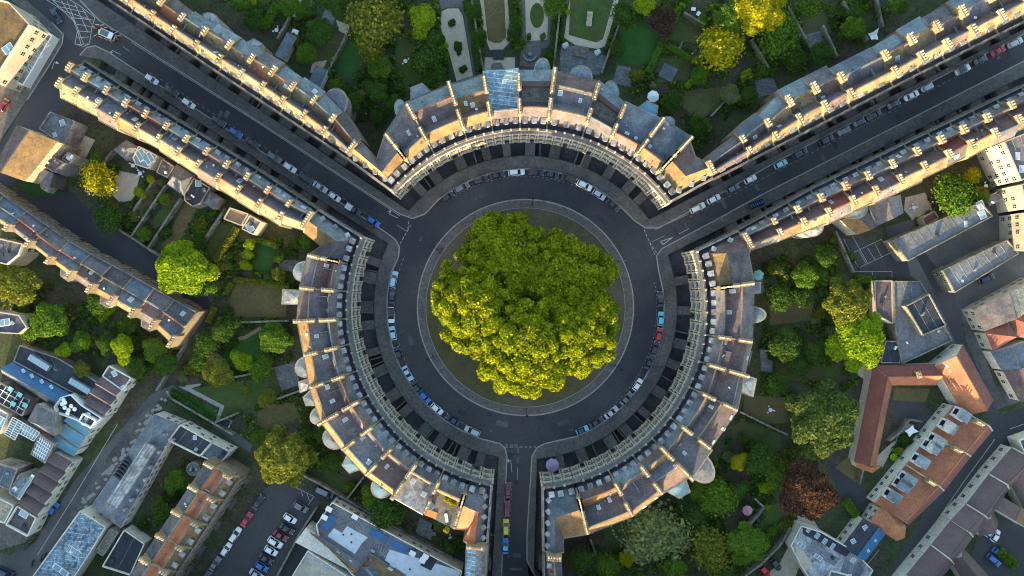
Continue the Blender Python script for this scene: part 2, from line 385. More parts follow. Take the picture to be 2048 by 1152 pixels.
def strip_road(name, pts, z, m='asphalt'):
    struct(name, sheet(WL(pts), z), [m])
mb = MB(); sheet(arc_pts(0, 2*PI, 43.0, 96)[:-1], 0.004, mb); struct('circus_road', mb, ['asphalt'])
strip_road('brock_street_road', [(35, -20), (104, 45), (127, 69), (125, 87), (97, 134), (150, 118), (200, 104), (287, 158), (759, 464), (812, 500), (835, 425), (732, 376), (512, 232), (262, 70), (200, 25), (140, -25)], 0.008)
strip_road('bennett_street_road', [(1300, 516), (1330, 508), (1491, 415), (1536, 391), (2140, 80), (2140, 12), (2048, 60), (1555, 314), (1377, 416), (1300, 446), (1285, 460)], 0.012)
strip_road('gay_street_road', [(1006, 880), (1004, 1108), (998, 1210), (1120, 1210), (1060, 1120), (1060, 915), (1066, 885)], 0.016)
strip_road('side_street_road', [(127, 69), (97, 134), (55, 200), (0, 290), (-60, 380), (-20, 420), (60, 330), (110, 240), (180, 130), (165, 100)], 0.020)
strip_road('mews_road', [(30, 385), (130, 372), (200, 440), (310, 500), (410, 590), (440, 640), (400, 670), (300, 565), (160, 475), (90, 430), (0, 385)], 0.006)
strip_road('rivers_street_road', [(345, 770), (300, 790), (250, 850), (150, 960), (70, 1085), (20, 1110), (-30, 1100), (-30, 1200), (60, 1200), (130, 1090), (230, 930), (320, 800), (350, 790), (420, 850), (500, 905), (505, 890), (400, 810)], 0.006, 'asphalt_light')
strip_road('back_lane', [(660, 985), (700, 1003), (925, 1115), (925, 1135), (860, 1105), (680, 1010), (640, 1000)], 0.006)
strip_road('lower_right_street_road', [(1745, 1200), (1860, 1010), (1960, 880), (1985, 860), (1960, 800), (1900, 660), (1870, 585), (1830, 510), (1845, 500), (1900, 570), (1925, 640), (1960, 720), (2000, 830), (2060, 810), (2100, 820), (2100, 905), (2020, 910), (1960, 960), (1880, 1070), (1800, 1200)], 0.006)
strip_road('car_park', [(595, 965), (640, 990), (640, 1075), (560, 1175), (400, 1175), (520, 985), (560, 960)], 0.010)
strip_road('tarmac_yard', [(1660, 470), (1810, 500), (1822, 558), (1700, 545), (1670, 500)], 0.006)
strip_road('service_yard', [(1770, 455), (1985, 385), (2075, 440), (2075, 640), (1960, 650), (1915, 700), (1870, 680), (1835, 560), (1800, 540)], 0.003, 'asphalt_light')
strip_road('mews_yard', [(1880, 520), (2060, 440), (2060, 600), (1960, 640), (1915, 600)], 0.009, 'asphalt_light')
strip_road('courtyard', [(1775, 790), (1830, 790), (1870, 830), (1850, 870), (1790, 850)], 0.010)
strip_road('parking_court', [(1985, 1040), (2010, 1000), (2060, 1040), (2060, 1170), (1930, 1170), (1950, 1090)], 0.010)
strip_road('tarmac_drive', [(1655, 920), (1700, 940), (1745, 1000), (1720, 1020), (1680, 1000)], 0.010)
strip_road('forecourt_paving', [(1500, 1180), (1560, 1125), (1600, 1050), (1640, 1075), (1600, 1130), (1580, 1180)], 0.011, 'gravel')

def arc_of(pa, pb, ccw_long=False):
    a0, a1 = ang(pa), ang(pb)
    while a1 > a0: a1 -= 2*PI
    if a0-a1 > 4: a1 += 2*PI
    return arc_pts(a0, a1, RK, 30)
KERB = {}
KERB['top'] = WL([(128, -40), (150, -10), (191, 33), (200, 42), (246, 70), (262, 80), (512, 240), (732, 384), (800, 428), (825, 437), (850, 428)])+arc_of(W(879, 404), W(1241, 416))+WL([(1270, 442), (1291, 456), (1317, 456), (1377, 424), (1555, 322), (2048, 68), (2130, 26)])
KERB['left'] = (WL([(160, 111), (174, 95), (191, 92), (215, 103), (287, 150), (759, 456), (790, 478), (799, 494), (797, 515)])+arc_of(W(785, 544), W(964, 876))[::1])
KERB['right'] = WL([(2140, 76), (2048, 122), (1536, 383), (1491, 407), (1424, 444), (1324, 497), (1313, 512), (1317, 540)])+arc_of(W(1324, 581), W(1151, 871))+WL([(1090, 887), (1074, 895), (1064, 912), (1054, 1068), (1054, 1121), (1068, 1148), (1110, 1215)])
# the left crescent runs the other way round
aL0, aL1 = ang(W(785, 544)), ang(W(964, 876))
while aL0 < 0: aL0 += 2*PI
while aL1 < aL0: aL1 += 2*PI
KERB['left'] = WL([(160, 111), (174, 95), (191, 92), (215, 103), (287, 150), (759, 456), (790, 478), (799, 494), (797, 515)])+arc_pts(aL0, aL1, RK, 30)+WL([(1000, 887), (1010, 896), (1014, 912), (1012, 955), (1005, 1108), (1000, 1215)])
def far(k): return PE[k][0]
PAVE = {}
o = HOLES['top'][0]; PAVE['top'] = KERB['top']+o[::-1]
o = HOLES['right'][0]; PAVE['right'] = KERB['right']+o[::-1]
o = HOLES['left'][0]; PAVE['left'] = KERB['left']+o          # hole outline of the left arc starts on Gay Street
for k, P in PAVE.items():
    mb = MB(); sheet(P, 0.12, mb, 0)
    n = len(P)
    for i in range(n):
        a, b = P[i], P[(i+1) % n]
        mb.add([(a.x, a.y, 0.0), (b.x, b.y, 0.0), (b.x, b.y, 0.12), (a.x, a.y, 0.12)], [(0, 1, 2, 3)], 0)
    struct('pavement', mb, ['paving'])
    mb = MB(); KP = KERB[k]
    for i in range(len(KP)-1): mb.slab(KP[i], KP[i+1], 0.34, 0.0, 0.128+0.0006*(i % 2), 0)
    struct('kerb', mb, ['kerbstone'])
def wide(name, pts, w, z1, m, z0=0.0, kind='structure'):
    mb = MB(); P = WL(pts)
    for i in range(len(P)-1): mb.slab(P[i], P[i+1], w, z0, z1+0.001*(i % 2))
    return struct(name, mb, [m], kind)
# other pavements
def pave(name, pts, z=0.12, m='paving', holes=()):
    P = WL(pts); mb = MB(); mb.prism(P, 0.0, z)
    return struct(name, mb, [m])
pave('pavement', [(30, -20), (104, 45), (127, 69), (125, 87), (97, 134), (55, 200), (-5, 290), (-60, 370), (-60, 200), (60, 130), (110, 90), (70, 40), (0, -20)])
pave('pavement', [(256, 855), (300, 810), (318, 800), (300, 850), (180, 1010), (100, 1160), (60, 1160), (130, 1050), (190, 950)], 0.11)
pave('pavement', [(-20, 1050), (60, 1030), (70, 1065), (50, 1085), (0, 1100), (-20, 1090)], 0.11)
pave('pavement', [(2020, 915), (1975, 960), (1800, 1200), (1840, 1200), (2010, 960), (2060, 915)], 0.11)
pave('pavement', [(1925, 650), (1935, 690), (1990, 820), (2048, 800), (1990, 770), (1960, 690), (1945, 640)], 0.11)
pave('pavement', [(1830, 560), (1868, 640), (1910, 690), (1895, 700), (1850, 650), (1820, 570)], 0.11)
# the round island
mb = MB()
N = 120
for i in range(N):
    a, b = 2*PI*i/N, 2*PI*(i+1)/N
    p, q, r_, s_ = pol(a, RG), pol(b, RG), pol(b, RI), pol(a, RI)
    mb.add([(p.x, p.y, .12), (q.x, q.y, .12), (r_.x, r_.y, .12), (s_.x, s_.y, .12), (s_.x, s_.y, 0), (r_.x, r_.y, 0)], [(3, 2, 1, 0), (4, 5, 2, 3)], 0)
struct('island_footpath', mb, ['island_paving'])
mb = MB()
for i in range(N):
    a, b = 2*PI*i/N, 2*PI*(i+1)/N
    mb.slab(pol(a, RI), pol(b, RI), 0.36, 0.0, 0.130)
    if i % 1 == 0: mb.slab(pol(a, RG), pol(b, RG), 0.14, 0.0, 0.19)
struct('island_kerb', mb, ['kerbstone'])
mb = MB(); sheet(arc_pts(0, 2*PI, RG, N)[:-1], 0.14, mb); struct('island_lawn', mb, ['island_grass'])

# ------------------------------------------------------------------ road markings
def marking(segs, w=0.13, z=0.024, name='road_marking', world=False, m='road_paint'):
    mb = MB(); j = 0
    for s in segs:
        P = [Vector(p) for p in s] if world else WL(s)
        for i in range(len(P)-1):
            mb.slab(P[i], P[i+1], w, z-0.003, z+0.001*((i+j) % 3)); 
        j += 1
    return struct(name, mb, [m])
def dashes(a, b, on=1.0, off_=0.7, world=False):
    a, b = (Vector(a), Vector(b)) if world else (W(*a), W(*b)); d = b-a; L = d.length; d.normalize(); t = 0; out = []
    while t < L:
        out.append((a+d*t, a+d*min(L, t+on))); t += on+off_
    return out
def arrow(tip, tail, w=0.35, bent=1):
    a, b = W(*tail), W(*tip); d = (b-a).normalized(); n = Vector((-d.y, d.x))*bent
    mb = MB(); mb.slab(a, b-d*0.6, 0.16, 0.02, 0.026)
    h = b-d*0.6+n*0.5
    mb.slab(b-d*0.6, h, 0.17, 0.021, 0.028)
    hh = h-n*0.2
    mb.prism([(h+d*.45).to_tuple(), (h-d*.45).to_tuple(), (h+n*1.0).to_tuple()], 0.021, 0.029)
    return struct('road_arrow', mb, ['road_paint'])
# give-way lines at the three mouths of the Circus
for a, b, c, d_ in (((822, 449), (797, 493), (818, 442), (815, 463)), ((1288, 459), (1311, 512), (1299, 484), (1316, 510)), ((1010, 894), (1072, 894), (1010, 890), (1040, 890))):
    marking([x for x in dashes(a, b, 0.9, 0.5, False)], 0.16, world=True)
    marking([x for x in dashes(c, d_, 0.9, 0.5, False)], 0.16, z=0.030, world=True)
marking([[(794, 450), (814, 463)], [(1330, 471), (1303, 484)], [(1036, 895), (1036, 925)], [(1035, 935), (1035, 962)], [(246, 93), (258, 102)]], 0.10)
arrow((774, 426), (796, 436), bent=-1); arrow((1352, 471), (1378, 457), bent=-1); arrow((1021, 917), (1024, 944), bent=1); arrow((221, 99), (241, 109), bent=1)
arrow((110, 120), (104, 138), bent=-1)
marking([[(1321, 483), (1345, 475), (1326, 489), (1321, 483)]], 0.25)
# parking bay dashes along the outer kerb and the streets
segs = []
for k, a0, a1 in (('top', 128, 53), ('left', 158, 247), ('right', -57, 12)):
    n = 40
    for i in range(n):
        t0 = math.radians(lerp(a0, a1, i/n)); t1 = math.radians(lerp(a0, a1, (i+.55)/n))
        segs.append((pol(t0, RK-2.05), pol(t1, RK-2.05)))
marking(segs, 0.07, world=True)
marking(dashes((300, 145), (740, 432), 0.9, 0.9)+dashes((1380, 434), (2048, 82), 0.9, 0.9)+dashes((1024, 965), (1016, 1120), 0.9, 0.6), 0.07, world=True)
marking([[(262, 84), (512, 243), (732, 387), (800, 432)], [(215, 106), (287, 153)], [(1320, 500), (1424, 447), (1536, 386), (2060, 119)], [(1310, 459), (1377, 428)]], 0.13, z=0.028)
wl = WL([(104, 45), (127, 69), (125, 87), (97, 134), (55, 200)])
mb = MB()
for i in range(len(wl)-1): mb.slab(wl[i], wl[i+1], .3, 0, .13)
struct('kerb', mb, ['kerbstone'])
# yellow-white hatched box at the street junction
hb = [(86, -5), (110, 10), (130, 25), (147, 42), (155, 62), (150, 88), (168, 93), (179, 88), (183, 60), (190, 35), (160, 12), (132, -5)]
hs = [[hb[i], hb[i+1]] for i in range(len(hb)-1)]
hs += [[(105, 0), (155, 15)], [(112, 12), (172, 25)], [(128, 22), (183, 40)], [(142, 35), (185, 40)], [(150, 48), (182, 53)], [(155, 62), (181, 64)], [(154, 76), (178, 74)], [(152, 89), (178, 88)],
       [(105, 0), (128, 22)], [(120, -3), (153, 50)], [(135, 3), (168, 90)], [(150, 8), (176, 65)], [(165, 18), (183, 48)], [(155, 62), (162, 88)]]
marking(hs, 0.16, z=0.034, m='road_paint')
mb = MB(); rr_ = random.Random(3)
def on_road():
    q = rr_.random()
    if q < .45: a = rr_.uniform(0, 2*PI); return pol(a, rr_.uniform(RI+.8, RK-1.2)), a
    if q < .65: t = rr_.random(); return lerp(W(290, 128), W(790, 452), t)+Vector((rr_.uniform(-2, 2), rr_.uniform(-2, 2))), -.58
    if q < .88: t = rr_.random(); return lerp(W(1320, 478), W(2048, 92), t)+Vector((rr_.uniform(-1.5, 1.5), rr_.uniform(-1.5, 1.5))), .48
    return W(rr_.uniform(1020, 1048), rr_.uniform(910, 1150)), PI/2
for i in range(46):
    p, a = on_road(); mb.box(p.x, p.y, .019, .0225+.0002*i, rr_.uniform(.8, 3.8), rr_.uniform(.5, 1.5), a+PI/2, i % 2)
struct('road_patches', mb, ['asphalt_light', 'felt_dark'])
mb = MB()
for i in range(40):
    p, a = on_road(); mb.cyl(p.x, p.y, .02, .034+.0002*i, .33, .33, 10)
for i in range(70):
    a = 2*PI*i/70; p = pol(a, RI+.35) if i % 3 == 0 else pol(a, RK-.35); mb.box(p.x, p.y, .02, .036+.0001*i, .45, .35, a)
struct('drain_covers', mb, ['iron'])
mb = MB()
for i in range(150):
    p, a = on_road(); mb.box(p.x, p.y, .012, .0405+.00005*i, rr_.uniform(.1, .25), rr_.uniform(.08, .2), a)
for i in range(50):
    a = rr_.uniform(0, 2*PI); p = pol(a, rr_.uniform(RG+.2, RI-.2)); mb.box(p.x, p.y, .115, .135+.0001*i, rr_.uniform(.3, .9), rr_.uniform(.3, .6), a)
struct('pavement_repairs', mb, ['paving'])
# marked bays in the tarmac yard and the car park
marking([[(1687, 478), (1717, 536), (1782, 505)], [(1692, 512), (1764, 478)], [(1704, 471), (1735, 526)], [(1750, 488), (1764, 515)], [(1735, 496), (1751, 521)], [(1708, 543), (1784, 543), (1784, 557)], [(1745, 543), (1745, 551)],
         [(1718, 502), (1732, 527)], [(1763, 480), (1782, 505)]], 0.12, z=0.020)
marking([[(592, 975), (628, 993), (616, 1010)], [(602, 982), (606, 993)], [(614, 986), (619, 1002)]], 0.12, z=0.020)
marking([[(2048, 848), (2020, 858)], [(1990, 878), (1930, 960), (1850, 1075), (1790, 1165)]], 0.15, z=0.020)
marking([[(235, 848), (150, 990), (75, 1110)]], 0.18, z=0.020)
marking([[(1758, 1100), (1700, 1170)]], 0.12, z=0.020)
# white slabs set in the pavement like in the lane
sl_ = MB()
for i in range(60):
    t = R.random(); c = W(lerp(330, 165, t)+R.uniform(-8, 8), lerp(795, 1012, t)+R.uniform(-6, 6))
    sl_.box(c.x, c.y, 0.10, 0.118+R.random()*.004, R.uniform(.7, 1.4), R.uniform(.6, .9), 0.55)
struct('pavement_slabs', sl_, ['kerbstone'])
# ------------------------------------------------------------------ shared pieces of the houses
def _mk(fn, name, mats, smooth=False):
    mb = MB(); fn(mb); return mb.mesh(name, mats, smooth=smooth)
def _pot(mb):
    mb.lathe(0, 0, [(0.19, 0), (0.20, .08), (0.15, .12), (0.13, .62), (0.17, .66), (0.17, .74), (0.10, .75)], 8)
POT = _mk(_pot, 'chimney_pot', ['pot'])
POT_RED = _mk(_pot, 'chimney_pot_red', ['pot_red'])
def _win(mb):      # width 1.15, height 2; faces +y, foot of the opening at z=0
    w, h = 1.15, 2.0
    for x in (-w/2-.09, w/2+.09): mb.box(x, .07, -.05, h+.05, .18, .16, 0, 0)
    mb.box(0, .08, h, h+.28, w+.5, .22, 0, 0); mb.box(0, .12, -.2, 0, w+.5, .30, 0, 0)
    mb.box(0, .02, 0, h, w, .05, 0, 1)
    mb.box(0, .06, h*.48, h*.52, w, .05, 0, 2); mb.box(0, .058, 0, h, .05, .05, 0, 2)
def _winc(mb):     # Circus window: broad pale surround, deep sill, dark sashes
    w, h = 1.2, 2.0
    for x in (-w/2-.15, w/2+.15): mb.box(x, .10, -.05, h+.05, .30, .22, 0, 0)
    mb.box(0, .12, h, h+.3, w+.75, .30, 0, 0); mb.box(0, .25, -.3, 0, w+.9, .62, 0, 0)
    mb.box(0, .02, 0, h, w, .05, 0, 1); mb.box(0, .06, h*.48, h*.52, w, .05, 0, 2); mb.box(0, .058, 0, h, .05, .05, 0, 2)
WINR = _mk(_winc, 'window', ['light_stone', 'glass_dark', 'white_paint'])
WIN = _mk(_win, 'window', ['bath_stone', 'glass_dark', 'white_paint'])
WINC = _mk(_win, 'window', ['cream_wall', 'glass_dark', 'white_paint'])
def _smallwin(mb):
    mb.box(0, .03, 0, 1.1, .9, .06, 0, 1); mb.box(0, .05, -.08, 0, 1.05, .12, 0, 0); mb.box(0, .05, 0, 1.1, .05, .05, 0, 2); mb.box(0, .052, .52, .57, .9, .05, 0, 2)
SWIN = _mk(_smallwin, 'window', ['cream_wall', 'glass_dark', 'white_paint'])
def _door(mb):
    mb.box(0, .03, 0, 2.3, 1.1, .08, 0, 1); mb.box(0, .08, 2.3, 2.75, 1.6, .3, 0, 0)
    for x in (-.7, .7): mb.box(x, .07, 0, 2.3, .22, .22, 0, 0)
DOOR = _mk(_door, 'door', ['bath_stone', 'iron'])
def _col(mb):      # a pair of engaged columns, height 1 unit (scaled in z)
    for x in (-.36, .36):
        mb.box(x, 0, 0, .035, .62, .62); mb.lathe(x, 0, [(.26, .035), (.23, .3), (.20, .9), (.20, .94)], 10)
        mb.box(x, 0, .94, 1.0, .58, .58)
COLP = _mk(_col, 'column_pair', ['light_stone'])
def _acorn(mb): mb.box(0, 0, 0, .3, .5, .5); mb.lathe(0, 0, [(.14, .3), (.30, .5), (.33, .7), (.24, .95), (.05, 1.2)], 8)
ACORN = _mk(_acorn, 'acorn_finial', ['dirty_stone'])
def _dormer(mb):   # square attic dormer; front faces +y, back sinks into the slope
    mb.box(0, -.65, 0, 1.35, 1.25, 1.5, 0, 0); mb.prism([(-.75, .22), (.75, .22), (.75, -1.35), (-.75, -1.35)], 1.35, 1.47, 1)
    mb.box(0, .12, .25, 1.2, .95, .06, 0, 2); mb.box(0, .15, .2, 1.25, .06, .05, 0, 3); mb.box(0, .152, .7, .76, .95, .05, 0, 3)
DORM = _mk(_dormer, 'dormer', ['slate', 'lead_pale', 'glass_dark', 'white_paint'])
def _bigdormer(mb):
    mb.box(0, -1.2, 0, 1.5, 2.0, 2.6, 0, 0); mb.prism([(-1.0, .25), (1.0, .25), (1.0, -2.9), (-1.0, -2.9)], 2.6, 2.75, 1); mb.box(0, .01, .9, 1.9, 1.1, .42, 0, 2)
BDORM = _mk(_bigdormer, 'dormer', ['white_paint', 'lead', 'glass_dark', 'white_paint'])
def _skyl(mb):
    mb.box(0, 0, 0, .16, 1.0, 1.3, 0, 0); mb.box(0, 0, .16, .19, .78, 1.08, 0, 1)
SKYL = _mk(_skyl, 'skylight', ['white_paint', 'glass_pale'])
def _pane(mb): mb.box(0, 0, 0, .2, 1.0, 1.0, 0, 0); mb.box(-.23, 0, .2, .23, .38, .84, 0, 1); mb.box(.23, 0, .2, .23, .38, .84, 0, 1)
ROOFL = _mk(_pane, 'roof_lantern', ['white_paint', 'glass_roof'])

def rot_for(n2): return math.atan2(n2.y, n2.x)-PI/2      # turns +y onto the direction n2

def party(parent, a, b, prof, zE, up=0.5, th=0.42, m='bath_stone'):
    """raised wall between two roofs, from a (front) to b (back), following the profile"""
    d = b-a; L = d.length; t = d/L; n = Vector((-t.y, t.x))*th/2
    pts = [(0.012, zE-.8)]+[(min(.988, max(.012, p[0])), p[1]+up) for p in prof]+[(.988, zE-.8)]
    vs = []; k = len(pts)
    for s in (1, -1):
        for q, z in pts: c = a+d*q+n*s; vs.append((c.x, c.y, z))
    fs = [tuple(range(k))[::-1], tuple(range(k, 2*k))]+[(i, (i+1) % k, k+(i+1) % k, k+i) for i in range(k)]
    mb = MB(); mb.add(vs, fs); return build('party_wall', mb, [m], parent)
def prof_z(prof, t):
    for (t0, z0, *_), (t1, z1, *_) in zip(prof, prof[1:]):
        if t0 <= t <= t1: return z0+(z1-z0)*(t-t0)/max(1e-6, t1-t0)
    return prof[-1][1]
def chimney(parent, a, b, t0, t1, z0, z1, w=0.95, pots=None, m='bath_stone', potmesh=None):
    p, q = lerp(a, b, t0), lerp(a, b, t1); L = (q-p).length; d = (q-p)/L
    mb = MB(); mb.slab(p, q, w, z0, z1-.25); mb.slab(p-d*.12, q+d*.12, w+.26, z1-.25, z1)
    c = build('chimney', mb, [m], parent)
    n = pots or max(2, int(L/.62))
    for i in range(n):
        s = (i+.5)/n+R.uniform(-.01, .01); r = lerp(p, q, s); k = R.uniform(.85, 1.25)
        inst('chimney_pot', potmesh or (POT if R.random() < .85 else POT_RED), c, (r.x, r.y, z1), R.uniform(0, 3), (k*1.15, k*1.15, k))
    return c

def roof_shell(parent, Fp, Bk, prof, mats, lip=0.0, name='roof'):
    """roof surface over front points Fp and the back edge Bk[0]-Bk[1]; prof rows (t, z, material of the strip that follows)"""
    mb = MB(); nf = len(Fp); ms = []; 
    for p in prof:
        if p[2] not in ms: ms.append(p[2])
    rows = []
    for i, f in enumerate(Fp):
        s = i/(nf-1); b = lerp(Bk[0], Bk[1], s); rows.append([(lerp(f, b, p[0]).x, lerp(f, b, p[0]).y, p[1]) for p in prof])
    k = len(prof); vs = [v for r in rows for v in r]; fs = []; mi = []
    for i in range(nf-1):
        for j in range(k-1):
            fs.append((i*k+j, i*k+j+1, (i+1)*k+j+1, (i+1)*k+j)); mi.append(ms.index(prof[j][2]))
    mb.add(vs, fs, mi)
    # closed ends and back so the roof is a solid body
    zb = min(p[1] for p in prof)-.3
    for r in (rows[0], rows[-1]):
        mb.add([(r[0][0], r[0][1], zb)]+r+[(r[-1][0], r[-1][1], zb)], [tuple(range(k+2))], mi[-1])
    mb.add([rows[0][-1], rows[-1][-1], (*rows[-1][-1][:2], zb), (*rows[0][-1][:2], zb)], [(0, 1, 2, 3)], 0)
    mb.add([rows[0][0], rows[-1][0], (*rows[-1][0][:2], zb), (*rows[0][0][:2], zb)], [(0, 1, 2, 3)], 0) if nf == 2 else None
    return build(name, mb, ms, parent)
def house_pt(Fp, Bk, s, t):
    x = s*(len(Fp)-1); i = min(len(Fp)-2, int(x)); f = lerp(Fp[i], Fp[i+1], x-i)
    return lerp(f, lerp(Bk[0], Bk[1], s), t)
def bow(parent, Fp, Bk, s, w, dep, z1, kind='round', m='lead', wall='dirty_stone', s_in=0.6):
    if len(Fp) > 2: dep *= 1.15; z1 = min(12.6, z1+1.3)
    c = lerp(Bk[0], Bk[1], s); t = (Bk[1]-Bk[0]).normalized(); o = (c-house_pt(Fp, Bk, s, 0.5)).normalized()
    if kind == 'round': P = [c-o*s_in-t*w/2]+[c+o*dep*math.sin(a)-t*(w/2)*math.cos(a) for a in [PI*i/12 for i in range(13)]]+[c-o*s_in+t*w/2]
    elif kind == 'cant': P = [c-o*s_in-t*w/2, c-t*w/2, c+o*dep-t*w*.27, c+o*dep+t*w*.27, c+t*w/2, c-o*s_in+t*w/2]
    else: P = [c-o*s_in-t*w/2, c+o*dep-t*w/2, c+o*dep+t*w/2, c-o*s_in+t*w/2]
    mb = MB(); mb.prism(P, 0, z1-.25); b = build('rear_bay', mb, [wall], parent)
    g = c; Q = [(p[0]*1.0, p[1]*1.0) for p in P]
    mb = MB(); mb.prism([lerp(Vector(p), g, -.05) for p in Q], z1-.25, z1)
    n = len(Q); apex = g+o*dep*.25
    ring = [lerp(Vector(p), apex, .12) for p in Q]
    vs = [(p.x, p.y, z1+.004) for p in ring]+[(apex.x, apex.y, z1+.28)]
    a = sum(ring[i].x*ring[(i+1) % n].y-ring[(i+1) % n].x*ring[i].y for i in range(n))
    mb.add(vs, [(i, (i+1) % n, n) if a > 0 else ((i+1) % n, i, n) for i in range(n)], 1)
    build('bay_roof', mb, [wall, m], b)
    return b

def facade_circus(parent, Fp):
    """three superimposed orders of paired columns, entablatures, windows, parapet with acorns"""
    nb = len(Fp)-1
    storeys = ((0.15, 4.3), (4.75, 4.0), (9.15, 3.3))
    for i in range(nb):
        a, b = Fp[i], Fp[i+1]; t = (b-a).normalized(); n = Vector((-t.y, t.x)); mid = (a+b)/2
        if n.dot(CC-mid) < 0: n = -n
        rz = rot_for(n)
        for k, (z, h) in enumerate(storeys):
            if k == 0 and i == nb//2: inst('door', DOOR, parent, (mid.x, mid.y, .15), rz, (1, 1, 1.1))
            else: inst('window', WINR, parent, (mid.x+n.x*.02, mid.y+n.y*.02, z+.75), rz, (1.1, 1, 1.12 if k < 2 else .95))
            c = a+(CC-a).normalized()*.38
            inst('column_pair', COLP, parent, (c.x, c.y, z), rot_for((CC-a).normalized()), (.92, .92, h))
            if i == nb-1 and not parent.get('mid'):
                pass
    nn = [(CC-p).normalized() for p in Fp]
    for name, z0, z1, d0 in (('cornice', 4.5, 4.75, .62), ('cornice', 8.8, 9.1, .62), ('cornice', 12.5, 12.9, .85)):
        mb = MB()
        mb.prism([p+nn[i]*d0 for i, p in enumerate(Fp)]+[p-nn[i]*.2 for i, p in enumerate(Fp)][::-1], z0, z1-.12, 0)
        mb.prism([p+nn[i]*(d0+.14) for i, p in enumerate(Fp)]+[p-nn[i]*.2 for i, p in enumerate(Fp)][::-1], z1-.12, z1, 1)
        build(name, mb, ['dirty_stone', 'felt'], parent)
    mb = MB(); P0 = [p+nn[i]*.30 for i, p in enumerate(Fp)]; P1 = [p-nn[i]*.12 for i, p in enumerate(Fp)]
    mb.prism(P0+P1[::-1], 12.9, 13.75)
    mb.prism([p+nn[i]*.38 for i, p in enumerate(Fp)]+[p-nn[i]*.2 for i, p in enumerate(Fp)][::-1], 13.75, 13.9)
    build('parapet', mb, ['weathered_shaded'], parent)
    for i in range(nb):
        c = Fp[i]+nn[i]*.1; inst('acorn_finial', ACORN, parent, (c.x, c.y, 13.9), 0, (1.1, 1.1, 1.0))

def facade_street(parent, a, b, toward, zE, rows=(1.2, 4.9, 8.5), mesh=None, step=2.1, wall='dirty_stone', extra=True):
    t = (b-a); L = t.length; t /= L; n = Vector((-t.y, t.x))
    if n.dot(toward-a) < 0: n = -n
    k = max(1, int(L/step)); rz = rot_for(n)
    for r, z in enumerate(rows):
        for i in range(k):
            c = a+t*L*(i+.5)/k+n*.01
            if r == 0 and i == 0 and mesh is None: inst('door', DOOR, parent, (c.x, c.y, .15), rz)
            else: inst('window', mesh or WIN, parent, (c.x, c.y, z), rz, (.85, 1, .9))
    if extra:
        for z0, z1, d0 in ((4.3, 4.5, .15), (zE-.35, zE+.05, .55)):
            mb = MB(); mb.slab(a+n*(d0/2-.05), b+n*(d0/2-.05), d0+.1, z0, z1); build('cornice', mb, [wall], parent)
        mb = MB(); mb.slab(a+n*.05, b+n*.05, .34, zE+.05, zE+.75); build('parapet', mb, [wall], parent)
    return n

def bridge(parent, a, b, n, reach, w=2.2, at=.5):
    c = lerp(a, b, at); t = (b-a).normalized(); p = c+n*.05; q = c+n*reach
    mb = MB(); mb.slab(p, q, w, -2.8, .122, 0, 1); build('entrance_bridge', mb, ['dirty_stone', 'paving'], parent)

